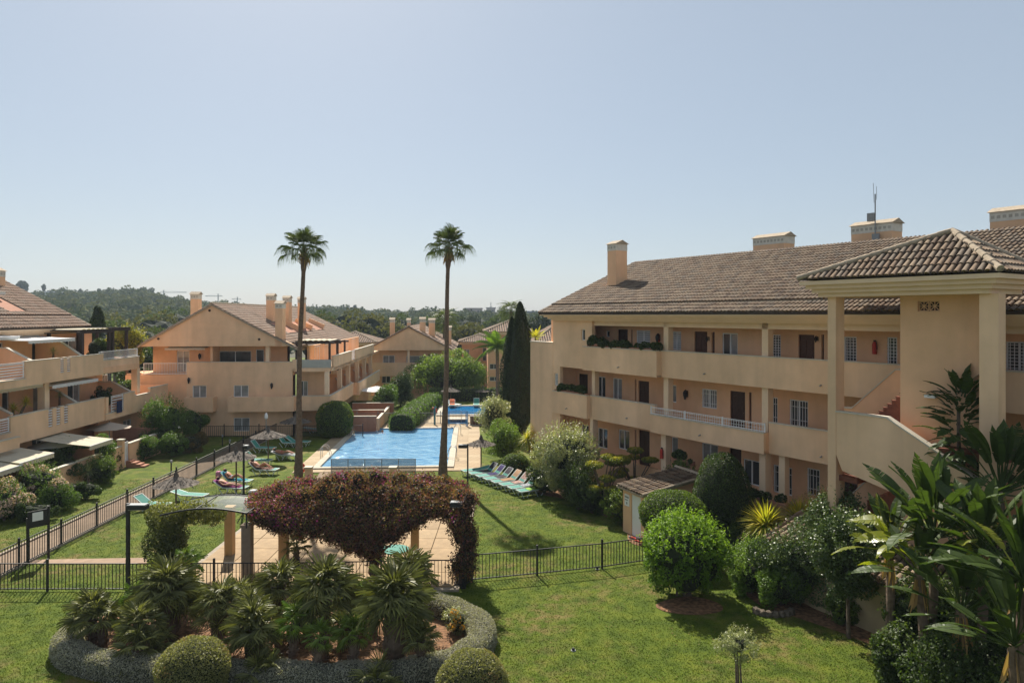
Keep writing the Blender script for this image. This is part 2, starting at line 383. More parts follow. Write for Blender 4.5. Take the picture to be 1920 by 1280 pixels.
addw('d', 1198, 1218, 805, 0, fl=gnd); addw('w', 1259, 1271, 818, 855, 'single', True); addw('w', 1316, 1346, 829, 868, 'slide', True); addw('d', 1368, 1390, 838, 0, fl=gnd)
addw('w', 1394, 1424, 859, 912, 'slide'); addw('w', 1450, 1485, 870, 930, 'bars'); addw('w', 1513, 1537, 876, 932, 'bars'); addw('d', 1582, 1608, 882, 0, fl=gnd)
holes = [w_[1] for w_ in W]
MB().wall(xw+.05, xr, 0, zF, YI, YI+.25, holes).build('inner_wall', stucco2, rb)
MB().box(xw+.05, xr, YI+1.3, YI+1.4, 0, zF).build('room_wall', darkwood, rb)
for kind, h, st, cur in W:
    w_, hh = h[1]-h[0], h[3]-h[2]
    if kind == 'w': window(rb, (h[0], YI+.06, h[2]), 0, w_, hh, st, cur)
    elif kind == 'd': door(rb, (h[0], YI+.08, h[2]), 0, w_, hh, brownwood if st == 'brown' else darkwood)
    else: MB().box(h[0], h[1], YI+.1, YI+.12, h[2], h[3]).build('shutter', brownwood, rb)
# floors / slabs and left solid part
m = MB()
for f in FL[:2]: m.box(xl+.3, xr, .16, YI-.002, f-.25, f)
m.box(xw+.06, xr, .16, YI-.002, gnd-.25, gnd); m.box(xl+.3, xr, .2, YI-.002, zF-.002, zF+.2)
m.build('gallery_floor', stucco2, rb)
xa = X(1110); xm = X(1050)
m = MB()                                        # left end wall with openings to the galleries
hl = [(xm, xa+.001, mid+1.0, p1b), (xa, xa+.002, 0, 1)]
wz = RB.hy(1037, 643, 0)[1]
m.wall(xl, xa, 0, zF, 0, .25, [(xm, xa+1, mid+.9, Z(1060, 688)), (xm, xa+1, gnd+.6, Z(1060, 772)), (X(1090), X(1097), Z(1093, 638), Z(1093, 617)), (X(1034.5)+.3, X(1041)+.3, Z(1038, 722), Z(1038, 699))])
m.build('end_wall', stucco, rb)
MB().wall(xw, xl-.001, 0, wz, -.02, .26, []).build('wing_wall', stucco, rb)
MB().box(xw-.04, xl-.001, -.06, .3, wz, wz+.06).build('wing_coping', coping, rb)
window(rb, (X(1090), .1, Z(1093, 638)), 0, X(1097)-X(1090), Z(1093, 617)-Z(1093, 638), 'single', name='window')
window(rb, (X(1034.5)+.3, .1, Z(1038, 722)), 0, X(1041)-X(1034.5), Z(1038, 699)-Z(1038, 722), 'grid', name='window')
MB().box(xl-.002, xl+.25, .25, 15, 0, zE-.1).build('side_wall', stucco, rb)
MB().box(xw, xl-.01, .26, 11, 0, wz).build('wing_body', stucco, rb)
# parapets
pr = lambda x0, x1, y, z0, z1, th=.16: MB().box(x0, x1, y, y+th, z0, z1).build('parapet', stucco, rb)
cp = lambda x0, x1, y, z: MB().box(x0, x1, y-.03, y+.19, z, z+.045).build('coping', coping, rb)
pr(xa-.45, c1, -.36, p1b, p1t); cp(xa-.45, c1, -.36, p1t); MB().box(xa-.45, xa-.29, -.2, .16, p1b, p1t).build('parapet', stucco, rb); MB().box(c1-.16, c1, -.2, 0, p1b, p1t).build('parapet', stucco, rb)
pr(c1+.001, xr, 0, p1b, p1t); cp(c1+.001, xr, 0, p1t)
MB().box(xa-.3, c1, -.34, .16, p1b-.001, p1b+.1).build('balcony_floor', stucco, rb)
x106, x226 = X(1106), X(1228)
pr(X(1042), x106, -.25, p2b, p2t); cp(X(1042), x106, -.25, p2t); MB().box(x106-.16, x106, -.09, .01, p2b, p2t).build('parapet', stucco, rb)
pr(x106+.001, x226, 0, p2b, p2t); cp(x106+.001, x226, 0, p2t)
c2e = X(1432, -.36); rl = p2t-.45
pr(x226, c2e, -.36, p2b, rl); cp(x226, c2e, -.36, rl); MB().box(c2e-.16, c2e, -.2, 0, p2b, rl).build('parapet', stucco2, rb); MB().box(x226, x226+.16, -.2, .16, p2b, rl).build('parapet', stucco2, rb)
MB().box(x226, c2e, -.34, .16, p2b-.001, p2b+.12).build('balcony_floor', stucco, rb)
pr(c2e+.001, xr, 0, p2b, p2t); cp(c2e+.001, xr, 0, p2t)
rail = MB(); L = c2e-x226
for k in (0, 1): rail.box(x226, c2e, -.29, -.27, rl+.07+k*.33, rl+.1+k*.33)
for k in (.15, .3): rail.box(x226, c2e, -.288, -.272, rl+.05+k, rl+.065+k)
n = int(L/.14)
for i in range(n+1): rail.box(x226+i*L/n-.008, x226+i*L/n+.008, -.286, -.274, rl+.045, rl+.43)
for i in range(4): rail.box(x226+i*L/3-.03, x226+i*L/3+.03, -.3, -.26, rl+.045, rl+.46)
rail.build('railing', whitemetal, rb)
# low terrace wall of the ground floor and planters
gb = pmat('terrace_red', (.42, .20, .13), .9, .1, 4, .2, 40, stain=.2)
MB().box(xm, c1-.001, .0, .2, 0, gnd+.55).build('terrace_wall', stucco2, rb); MB().box(c1b+.001, c2-.001, .0, .2, 0, gnd+.75).build('terrace_wall', gb, rb)
MB().box(c2b+.001, X(1552), .0, .2, 0, gnd+.35).build('terrace_wall', stucco2, rb)
for xx in (c1, c2):
    MB().box(xx, xx+.33, .161 if False else .17, .55, p1t-.6, zF-.001).build('column', trim, rb)
    MB().box(xx, xx+.33, .17, .55, p2t-.6, p1b-.001).build('column', trim, rb)
    MB().box(xx, xx+.33, -.02, .4, 0, p2b-.001).build('column', trim, rb)
MB().box(x106-.02, x106+.26, .17, .5, p2t-.6, p1b).build('column', trim, rb); MB().box(x106-.02, x106+.26, .02, .4, 0, p2b).build('column', trim, rb)
MB().box(c2e+.4, c2e+.7, .17, .5, 0, p2b-.001).build('column', trim, rb)
MB().box(xa, xr, .17, .42, zF-.28, zF-.003).build('beam', trim, rb)
MB().box(xl+.3, xr, .17, .4, p1b-.001, p1b+.2).build('beam', trim, rb); MB().box(xl+.3, xr, .17, .4, p2b-.001, p2b+.2).build('beam', trim, rb)
for px, py in ((1160, 688), (1322, 700), (1063, 765), (1167, 784), (1313, 815), (1540, 722), (1541, 855)):
    q = RB.hy(px, py, -.37 if px < 1240 or 1240 < px < 1430 and py > 780 else 0)
    MB().tube([(q[0], .0 if py in (722, 855, 700, 784) else -.36, q[1]), (q[0], -.12 if py in (722, 855, 700, 784) else -.5, q[1]-.03)], .03, 6).build('drain_spout', grey, rb)
for px, py in ((1288, 738), (1236, 633)): 
    q = RB.hy(px, py, YI); wall_lamp(rb, (q[0], YI, q[1]), 1.5)
for px, py in ((1329, 635), (1533, 635)):
    q = RB.hy(px, py, YI); wall_lamp(rb, (q[0], YI, q[1]), .8)
# cornice and roof
EV = -.85; RX = X(1010, EV, 586)
m = MB(); NS = 4
for k in range(NS):
    a = .18*k; zt = zE-.06-(zE-zF-.06)*k/NS; zb = zE-.06-(zE-zF-.06)*(k+1)/NS
    m.box(RX+a+.05, xr, EV+a+.04, .5, zb, zt)
m.build('cornice', trim, rb)
sl_ = (zR-zE)/(7.3-EV); VV = Vector((0, 1, sl_)).normalized(); LV = math.hypot(7.3-EV, zR-zE)
m = MB(); slab(m, [(RX, EV, zE), (xr, EV, zE), (xr, 7.3, zR), (RX, 7.3, zR)], .1); slab(m, [(RX, 7.3, zR), (xr, 7.3, zR), (xr, 15.6, zE), (RX, 15.6, zE)], .1)
m.build('roof', tileu, rb)
m = MB(); m.prism([(.2, zE-.12), (15, zE-.12), (7.4, zR-.12)], xl, xl+.25, 'x'); m.build('gable_wall', stucco, rb)
S1 = 1.15
tiles('roof_tiles', rb, (RX, EV, zE), (1, 0, 0), VV, xr-RX, S1, tilem, pu=.205, r=.078, lift=.01)
off = VV*S1
tiles('roof_tiles', rb, (RX, EV+off.y, zE+off.z+.09), (1, 0, 0), VV, xr-RX, LV-S1, tilem, pu=.205, r=.078, lift=.01)
MB().bar((RX, EV+off.y, zE+off.z+.05), (xr, EV+off.y, zE+off.z+.05), .05, .1).build('roof_step', ridge_m, rb)
ridge(rb, (RX, 7.3, zR+.08), (xr, 7.3, zR+.08), tilem); ridge(rb, (RX, EV, zE+.05), (RX, 7.3, zR+.08), ridge_m, r=.08)
def on_roof(px, py):
    best = None
    for i in range(120):
        y = EV+i*.1; x, z = RB.hy(px, py, y); d = abs(z-(zE+(y-EV)*sl_))
        if best is None or d < best[0]: best = (d, x, y, z)
    return best[1:]
x, y, z = on_roof(1139, 541); xx2 = RB.hy(1155, 500, y)[0]
chimney(rb, x, xx2, y, y+.95, z-.4, RB.hy(1139, 455, y)[1])
ch = []
for px0, px1, py in ((1412, 1470, 447), (1596, 1672, 424), (1856, 1960, 398)):
    a = RB.hy(px0, py, 8.3); b = RB.hy(px1, py, 8.3); ch.append(chimney(rb, a[0], b[0], 8.3, 9.3, zE+1.5, a[1]+.1))
a = RB.hy(1640, 450, 8.15)
m = MB(); m.tube([(a[0], 8.2, a[1]-.1), (a[0], 8.2, RB.hy(1640, 364, 8.2)[1])], .035, 6); m.tube([(a[0]-.06, 8.2, RB.hy(1640, 380, 8.2)[1]), (a[0]-.1, 8.2, RB.hy(1640, 343, 8.2)[1])], .012, 5); m.tube([(a[0]+.07, 8.2, RB.hy(1640, 375, 8.2)[1]), (a[0]+.07, 8.2, RB.hy(1640, 350, 8.2)[1])], .012, 5)
q = RB.hy(1640, 407, 8.2)[1]; q2 = RB.hy(1640, 443, 8.2)[1]
mast = thing('antenna_mast', 'thin grey antenna mast with two small boxes on a long chimney', 'antenna', (*RB.wor(a[0], 8.2), a[1]-.1), RB.a)
mm = MB(); mm.v = [(v[0]-a[0], v[1]-8.2, v[2]-a[1]+.1) for v in m.v]; mm.f = m.f; mm.t = m.t; mm.build('pole', grey, mast)
MB().box(-.38, -.02, -.1, .1, q-a[1]-.1, q-a[1]+.32).build('equipment_box', grey, mast); MB().box(-.1, .25, -.14, -.02, q2-a[1]-.1, q2-a[1]+.22).build('equipment_box', grey, mast)

# ================================================================ stair tower with hipped roof
tower = thing('stair_tower', 'peach open stair tower with hipped tile roof at the right edge', 'stair tower', (*RB.o, 0), RB.a)
YE, YC, YW, YR = -3.7, -3.0, -2.1, -.95
ex0, ez = RB.hy(1495, 525, YE); ex1, ez1 = RB.hy(1876, 508, YE); ez = (ez+ez1)/2
cb = RB.hy(1552, 557, YC)[1]
print('tower', ex0, ex1, ez, cb)
ey1 = -.3; ins = .62
cornice('cornice', tower, (ex0+.05, ex1-.05, YE+.05, ey1-.05), cb, ez-.05, ins, 4, trim)
kx = .0
ay = -1.9; ax_, az = RB.hy(1786, 436, ay)
m = MB()
E = [(ex0, YE, ez), (ex1, YE, ez), (ex1, ey1, ez), (ex0, ey1, ez)]; AP = (ax_, ay, az)
m.add(E+[AP], [(0, 1, 4), (1, 2, 4), (2, 3, 4), (3, 0, 4), (3, 2, 1, 0)]); m.build('roof', tileu, tower)
def hipfield(a, b, single=None):
    a, b, p = Vector(a), Vector(b), Vector(AP); U = (b-a).normalized(); t = (p-a).dot(U); foot = a+U*t; V = p-foot; lv = V.length; lu = (b-a).length
    tiles('roof_tiles', tower, a, U, V, lu, lv, tilem, pu=.215, r=.08, mask=lambda u, v: t*(v/lv)-.05 < u < lu-(lu-t)*(v/lv)+.05, single=single, lift=.01)
hipfield(E[0], E[1], single=lambda u, v: True); hipfield(E[1], E[2]); hipfield(E[3], E[0])
rz = lambda p: (p[0], p[1], p[2]+.07)
for c in E: ridge(tower, rz(c), rz(AP), ridge_m, r=.1)
cx0, cx1 = RB.hy(1552, 700, YC)[0], RB.hy(1567, 700, YC)[0]; cw = .55
MB().box(cx0, cx1, YC, YC+cw, 0, cb).build('column', stucco, tower)
dx0, dx1 = RB.hy(1836, 700, YC)[0], RB.hy(1872, 700, YC)[0]
MB().box(dx0, dx1, YC, YC+.5, 0, cb).build('column', stucco, tower)
wx0 = RB.hy(1688, 700, YW)[0]; wx1 = RB.hy(1842, 700, YW)[0]+.3
a = RB.hy(1733, 574, YW); gs = .16
MB().wall(wx0, wx1, 0, cb, YW, YW+.2, [(a[0]-.22, a[0]+.5, a[1]-.17, a[1]+.17)]).build('spine_wall', stucco2, tower)
for k in (0, 1):
    g = MB(); x0 = a[0]-.2+k*.35; s = .155
    for (u0, v0, u1, v1) in ((-s, -s, s, -s), (-s, s, s, s), (-s, -s, -s, s), (s, -s, s, s), (-s, -s, s, s), (-s, s, s, -s), (-s, 0, s, 0), (0, -s, 0, s)):
        g.bar((x0+s+u0, YW+.08, a[1]+v0), (x0+s+u1, YW+.08, a[1]+v1), .022, .022)
    g.build('vent_grille', stucco2, tower)
MB().box(a[0]-.3, a[0]+.55, YW+.21, YW+.26, a[1]-.25, a[1]+.25).build('vent_back', darkwood, tower)  # dark sheet added behind the grilles so their holes read as shaded
q = RB.hy(1747, 743, YW); MB().box(q[0]-.2, q[0]+.15, YW-.1, YW, q[1]-.05, q[1]+.05).build('wall_light', white, tower)
# front stair walls, one per storey
def H_(px, py, y): return RB.hy(px, py, y)
def stairwall(y, pts_top, zb_pts, nm='stair_wall', mat=stucco, th=.24):
    tp = [H_(px, py, y) for px, py in pts_top]; bt = [H_(px, py, y) for px, py in zb_pts]
    m = MB(); m.prism(tp+bt[::-1], y, y+th); m.build(nm, mat, tower)
    c = MB()
    for i in range(len(tp)-1):
        a_, b_ = tp[i], tp[i+1]; c.add([(a_[0], y-.03, a_[1]), (b_[0], y-.03, b_[1]), (b_[0], y-.03, b_[1]+.05), (a_[0], y-.03, a_[1]+.05), (a_[0], y+th+.03, a_[1]), (b_[0], y+th+.03, b_[1]), (b_[0], y+th+.03, b_[1]+.05), (a_[0], y+th+.03, a_[1]+.05)],
            [(0, 1, 2, 3), (7, 6, 5, 4), (3, 2, 6, 7), (0, 4, 5, 1), (0, 3, 7, 4), (1, 5, 6, 2)])
    c.build('coping', coping, tower); return tp, bt
stairwall(YC+.02, [(1567, 772), (1662, 784), (1745, 840), (1836, 905)], [(1567, 850), (1579, 882), (1690, 930), (1836, 985)])
stairwall(YR, [(1560, 764), (1597, 766), (1679, 694), (1700, 694)], [(1560, 862), (1600, 866), (1680, 870), (1700, 872)], mat=stucco2)
stairwall(YR, [(1583, 940), (1657, 872), (1690, 872)], [(1583, 1040), (1657, 1050), (1690, 1050)], mat=stucco2)
# flights of steps (rear flights rise to the right, front flights fall to the right)
def flight(x0, x1, z0, z1, y0, y1, n=9):
    m = MB()
    for i in range(n):
        a_ = x0+(x1-x0)*i/n; b_ = x0+(x1-x0)*(i+1)/n; m.box(a_, b_, y0, y1, z0-.35, z0+(z1-z0)*(i+1)/n)
    m.build('stair_flight', redbrick, tower)
    for i in range(n): a_ = x0+(x1-x0)*i/n; zz = z0+(z1-z0)*(i+1)/n; MB().box(a_-.03, a_+(x1-x0)/n-.002, y0+.002, y1-.002, zz+.001, zz+.03).build('tread', pmat('tread_tile', (.22, .08, .045), .6, .15, 8), tower)
xs0, zs0 = H_(1647, 784, -1.4); xs1 = H_(1735, 700, -1.4)[0]
flight(xs0, xs1, zs0-.1, zs0-.1+(xs1-xs0)*.95, YW+.2, YR-.01, 11)
x5, z5 = H_(1640, 925, -1.4); flight(x5, x5+(xs1-xs0), z5-.3, z5-.3+(xs1-xs0)*.62, YW+.2, YR-.01, 11)
MB().box(cx0, xs0-.01, YC+.2, YR-.01, mid-.2, mid).build('landing', redbrick, tower); MB().box(xs1+.01, dx1, YC+.2, YR-.01, mid+1.3, mid+1.55).build('landing', redbrick, tower)
a = RB.hy(1300, 1, 0)
# wall light / fixtures ; low round garden wall in front of the tower
rt = thing('garden_wall', 'yellowish retaining wall with barrel-tile coping under the giant banana-like plants', 'garden wall', (0, 0, 0))
pts = [(9.9, 27.0), (10.8, 24.6), (12.3, 22.0), (13.3, 20.3), (14.8, 18.5)]
ywall = pmat('garden_wall_stucco', (.52, .40, .24), .92, .1, 2, .2, 40, stain=.3)
for (a_, b_) in zip(pts[:-1], pts[1:]):
    d = Vector((b_[0]-a_[0], b_[1]-a_[1], 0)); L = d.length; d.normalize(); nrm = Vector((-d.y, d.x, 0))
    if nrm.x < 0: nrm = -nrm
    m = MB(); m.bar((a_[0], a_[1], .8), (b_[0]+d.x*.05, b_[1]+d.y*.05, .8), .25, 1.8); m.build('wall_panel', ywall, rt)
    tiles('coping_tiles', rt, (a_[0]-nrm.x*.25, a_[1]-nrm.y*.25, 1.75), d, nrm+Vector((0, 0, .45)), L, 1.9, tilem, pu=.25, r=.1)
    m = MB(); p0 = Vector((a_[0], a_[1], 1.72))-nrm*.25; p1 = Vector((b_[0], b_[1], 1.72))-nrm*.25; u = nrm*1.75+Vector((0, 0, .79))
    m.add([p0, p1, p1+u, p0+u], [(0, 1, 2, 3)]); m.build('coping_bed', tileu, rt)

def rb_thing(nm, lab, cat, px, py, build, y=YI):
    x, z = RB.hy(px, py, y); wx, wy = RB.wor(x, y); t = thing(nm, lab, cat, (wx, wy, z), RB.a); build(t); return t
def ext(t):
    MB().lathe([(.0, 0), (.09, .0), (.09, .42), (.05, .5), (.02, .54)], (0, -.1, -.3), 10).build('cylinder', red, t); MB().tube([(0, -.1, .22), (.1, -.12, .2), (.12, -.12, -.1)], .015, 5).build('hose', black, t); MB().box(-.03, .05, -.13, -.07, .22, .28).build('valve', black, t)
rb_thing('fire_extinguisher', 'red fire extinguisher on the top gallery wall right of the tower column', 'fire extinguisher', 1642, 650, ext)
rb_thing('fire_extinguisher', 'red fire extinguisher on the ground-floor column beside the dark bush', 'fire extinguisher', 1243, 848, ext, -.02)
rb_thing('fire_extinguisher', 'red fire extinguisher on the top gallery wall behind the first column from the left', 'fire extinguisher', 1236, 634, ext)
# ================================================================ left terraced block
LB = Frame(-27.6, 0, math.atan2(1, -.023))
lb = thing('apartment_building', 'terraced peach apartment block on the left edge with white awnings over its stepped balconies', 'apartment building', (*LB.o, 0), LB.a)
lx = lambda px, y=0: LB.hy(px, 600, y)[0]
lz = lambda px, py, y=0: LB.hy(px, py, y)[1]
a1t, a1b = lz(100, 673), lz(100, 716); a2t, a2b = lz(100, 765.5), lz(100, 814)
Lf = [a1t-1.0, a2t-1.0, .2]; XS = 24.0; xe1 = lx(194); xe1b = lx(261, .3); xe2 = lx(312)
eave = lz(100, 613, 3.0); print('LB', a1t, a1b, a2t, a2b, xe1, xe1b, xe2, eave, lx(0), lx(48))
def lwall(nm, x0, x1, y, z0, z1, holes=(), mat=stucco, th=.18, cop=True):
    MB().wall(x0, x1, z0, z1, y, y+th, holes).build(nm, mat, lb)
    if cop: MB().box(x0-.02, x1+.02, y-.03, y+th+.03, z1, z1+.05).build('coping', coping, lb)
def slots(x, z0, z1, y=0, w=.42):
    m = MB()
    for i in range(7): m.box(x, x+w, y+.03, y+.13, z0+(z1-z0)*(i+.2)/7, z0+(z1-z0)*(i+.62)/7)
    m.build('balcony_slats', whitemetal, lb)
def railing(x0, x1, y, z0, z1, nb=6, mat=None, parent=None, vert=False):
    m = MB(); m.box(x0, x0+.05, y, y+.05, z0, z1); m.box(x1-.05, x1, y, y+.05, z0, z1); m.box(x0, x1, y-.002, y+.052, z1-.05, z1)
    if vert:
        m.box(x0, x1, y-.002, y+.052, z0+.05, z0+.09); n = int((x1-x0)/.13)
        for i in range(1, n): m.box(x0+(x1-x0)*i/n-.01, x0+(x1-x0)*i/n+.01, y+.015, y+.035, z0, z1-.05)
    else:
        for i in range(nb): m.box(x0, x1, y+.01, y+.04, z0+(z1-z0)*(i+.15)/nb, z0+(z1-z0)*(i+.5)/nb)
    return m.build('railing', mat or whitemetal, parent or lb)
x48 = lx(48); s1 = lx(113.5); s2 = lx(126)
lwall('parapet', XS, x48, 0, a1b, a1b+.42); railing(x48-2.2, x48-.05, .05, a1b+.5, a1t); railing(XS, x48-2.25, .05, a1b+.5, a1t)
hl = [(s1, s1+.36, a1b+.5, a1t+1), (s2, s2+.36, a1b+.5, a1t+1)]
lwall('parapet', x48, xe1, 0, a1b, a1t, hl, cop=False)
for (p, q) in ((x48, s1), (s1+.36, s2), (s2+.36, xe1)): MB().box(p, q, -.03, .21, a1t, a1t+.05).build('coping', coping, lb)
slots(s1, a1b+.5, a1t, w=.36); slots(s2, a1b+.5, a1t, w=.36)
b1t = lz(230, 672, .3)
lwall('parapet', xe1+.001, xe1b, .3, a1b, b1t); MB().box(xe1-.18, xe1, .181, .48, a1b, a1t).build('parapet', stucco2, lb)
railing(xe1+.1, xe1b-.1, .36, b1t+.06, a1t+.15, vert=True); MB().box(xe1b-.18, xe1b, .481, 6, a1b, b1t).build('parapet', stucco2, lb)
# second level
t = [lx(91), lx(106), lx(120.5)]; xs2 = lx(20); xe2a = lx(196); xr1, xr2 = lx(202), lx(228); xg1, xg2 = lx(250), lx(279)
hl = [(q, q+.4, a2b+.5, a2t+1) for q in t]
lwall('parapet', xs2, xe2a, 0, a2b, a2t, hl, cop=False)
for p, q in ((xs2, t[0]), (t[0]+.4, t[1]), (t[1]+.4, t[2]), (t[2]+.4, xe2a)): MB().box(p, q, -.03, .21, a2t, a2t+.05).build('coping', coping, lb)
for q in t: slots(q, a2b+.5, a2t, w=.4)
lwall('parapet', XS, xs2, 0, a2b, a2b+.75); railing(XS, xs2-.05, .05, a2b+.82, a2t)
lwall('parapet', XS, lx(37, -.7), -.7, a2b-.05, a2b+.55)
lwall('parapet', xe2a+.001, xe2, -.12, a2b, a2t, [(xe2a+.3, xr2+.1, a2b+.42, a2t+1), (xg1, xg2, a2t-.35, a2t+1)], cop=False)
MB().box(xe2a, xr2+.12, -.15, .09, a2b+.42, a2b+.46).build('coping', coping, lb); MB().box(xg1, xg2, -.15, .09, a2t-.35, a2t-.31).build('coping', coping, lb)
MB().box(xr2+.1, xg1, -.15, .09, a2t, a2t+.05).build('coping', coping, lb); MB().box(xg2, xe2, -.15, .09, a2t, a2t+.05).build('coping', coping, lb)
railing(xe2a+.75, xr2+.08, -.08, a2b+.48, a2t+.02)
MB().box(xe2-.18, xe2, .061, 7, a2b, a2t).build('parapet', stucco2, lb)
# floors and inner walls
m = MB(); m.box(XS, xe1b-.19, .19, 9, a1b+.01, Lf[0]); m.box(XS, xe2-.19, .19, 9, a2b+.01, Lf[1]); m.build('balcony_floor', stucco2, lb)
xend = xe1b-1.0
top_h, mid_h, g_h = [], [], []
def lw(px0, px1, py0, py1, y, st, cur=False, dr=None):
    a = LB.hy(px0, py0, y); b = LB.hy(px1, py0, y)[0]; zb = LB.hy(px0, py1, y)[1] if dr is None else dr
    return (a[0], b, zb, a[1], st, cur)
top_h = [lw(-10, 6, 643, 653, 3.2, 'slide'), (lx(60, 3.2), lx(60, 3.2)+1.6, Lf[0]+.05, Lf[0]+2.15, 'slide', False), (lx(112, 3.2), lx(112, 3.2)+2.2, Lf[0]+.05, Lf[0]+2.15, 'slide', False)]
mid_h = [(lx(4, 2.6), lx(17, 2.6), Lf[1]+.05, Lf[1]+2.1, 'slide', False), (lx(62, 2.6), lx(75, 2.6), Lf[1]+.05, Lf[1]+2.1, 'slide', True), (lx(127, 2.6), lx(150, 2.6), Lf[1]+.05, Lf[1]+2.2, 'slide', False), (lx(193, 2.6), lx(203, 2.6), Lf[1]+.9, Lf[1]+2.2, 'slide', True)]
g_h = [(lx(60, 2.6), lx(80, 2.6), .3, 2.3, 'slide', False), (lx(231, 1.2), lx(246, 1.2), .9, 2.2, 'slide', True)]
MB().wall(XS, xend-.5, Lf[0], eave-.25, 3.2, 3.45, [h[:4] for h in top_h]).build('inner_wall', stucco2, lb)
MB().wall(XS, xe2-5, Lf[1], a1b, 2.6, 2.85, [h[:4] for h in mid_h]).build('inner_wall', stucco2, lb)
MB().wall(XS, xe2-5, 0, a2b, 2.6, 2.85, [g_h[0][:4]]).build('inner_wall', stucco2, lb)
MB().wall(lx(215), xe2-1.2, 0, a2b, 1.2, 1.45, [g_h[1][:4]]).build('inner_wall', stucco2, lb)
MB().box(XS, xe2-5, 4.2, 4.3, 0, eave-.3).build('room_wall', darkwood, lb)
MB().box(xe2-5, xe2-4.8, 2.6, 12, 0, a1b).build('end_wall', stucco2, lb); MB().box(xend-.5, xend-.3, 3.2, 12, Lf[0], eave-.25).build('end_wall', stucco2, lb)
for hs, y in ((top_h, 3.2), (mid_h, 2.6), (g_h[:1], 2.6), (g_h[1:], 1.2)):
    for h in hs: window(lb, (h[0], y+.06, h[2]), 0, h[1]-h[0], h[3]-h[2], h[4], h[5])
def divider(x, y0, zb, ztop, zlow, th=.2, yk=1.6):
    m = MB(); m.prism([(y0, zb), (y0, ztop), (yk, ztop), (.2, zlow), (.2, zb)], x, x+th, 'x'); m.build('divider_wall', stucco2, lb)
    c = MB(); c.bar((x+th/2, yk, ztop+.03), (x+th/2, .2, zlow+.03), .26, .06); c.bar((x+th/2, y0, ztop+.03), (x+th/2, yk, ztop+.03), .26, .06); c.build('coping', coping, lb)
divider(lx(56, .2), 3.2, Lf[0], a1t+.75, a1t, ); divider(lx(151, .2), 3.2, Lf[0], a1t+.95, a1t)
divider(lx(20, .2), 2.6, Lf[1], a2t+.85, a2t+.1); divider(lx(142, .2), 2.6, Lf[1], a2t+.85, a2t); divider(lx(243, .2), 2.6, Lf[1], a2t+.75, a2t)
for px in (84, 257): q = lx(px, .4); MB().box(q, q+.45, .4, .85, a2t-.3, a1b).build('column', trim, lb)
# roof
ey = 2.5; xg = lx(170, ey); rzz = LB.hx(10, 530, xg); sl2 = (rzz[1]-eave)/(rzz[0]-ey); RY = rzz[0]; RZ = rzz[1]
if not (20 < math.degrees(math.atan(sl2)) < 38): RY = ey+6.6; sl2 = .5; RZ = eave+3.3
print('LB roof', RY, RZ, sl2, xg)
m = MB(); slab(m, [(XS, ey, eave), (xg, ey, eave), (xg, RY, RZ), (XS, RY, RZ)], .1); slab(m, [(XS, RY, RZ), (xg, RY, RZ), (xg, 2*RY-ey, eave), (XS, 2*RY-ey, eave)], .1); m.build('roof', tileu, lb)
v = Vector((0, 1, sl2)).normalized(); lv = math.hypot(RY-ey, RZ-eave)
rx0, rx1 = lx(18, 4.2), lx(52, 4.2)     # roof terrace cut
cut = lambda u, vv: not (rx0 < XS+u < rx1 and 2.0 < vv < 4.6)
tiles('roof_tiles', lb, (XS, ey, eave), (1, 0, 0), v, xg-XS, 1.6, tilem2, pu=.25, lift=.01)
o_ = v*1.6
tiles('roof_tiles', lb, (XS, ey+o_.y, eave+o_.z+.09), (1, 0, 0), v, xg-XS, lv-1.6, tilem2, pu=.25, lift=.01, mask=lambda u, vv: cut(u, vv+1.6))
MB().bar((XS, ey+o_.y, eave+o_.z+.05), (xg, ey+o_.y, eave+o_.z+.05), .05, .1).build('roof_step', tileu, lb)
m = MB(); y0, y1 = ey+2.0*v.y, ey+4.6*v.y; q0, q1 = eave+2.0*v.z, eave+4.6*v.z
m.add([(rx0, y0, q0+.13), (rx1, y0, q0+.13), (rx1, y1, q1+.13), (rx0, y1, q1+.13)], [(0, 1, 2, 3)]); m.build('terrace_floor', gb, lb)
MB().box(rx0, rx1, y1-.9, y1, q1+.1, q1+.3).build('awning', canvasw, lb)
ridge(lb, (XS, RY, RZ+.08), (xg, RY, RZ+.08), ridge_m); ridge(lb, (xg, ey, eave+.05), (xg, RY, RZ+.08), ridge_m, r=.08)
m = MB()
for k in range(3): m.box(XS, xg-.15*k-.05, ey+.05+.16*k, 4.5, eave-.08-.14*(k+1), eave-.08-.14*k)
m.build('cornice', trim, lb)
m = MB(); m.prism([(ey+.5, eave-.12), (2*RY-ey-.5, eave-.12), (RY, RZ-.12)], xg-.5, xg-.3, 'x'); m.build('gable_wall', stucco, lb)
cx = LB.hy(10, 505, RY-.9); chimney(lb, cx[0]-1.0, cx[0], RY-.9, RY-.1, RZ-1, cx[1])
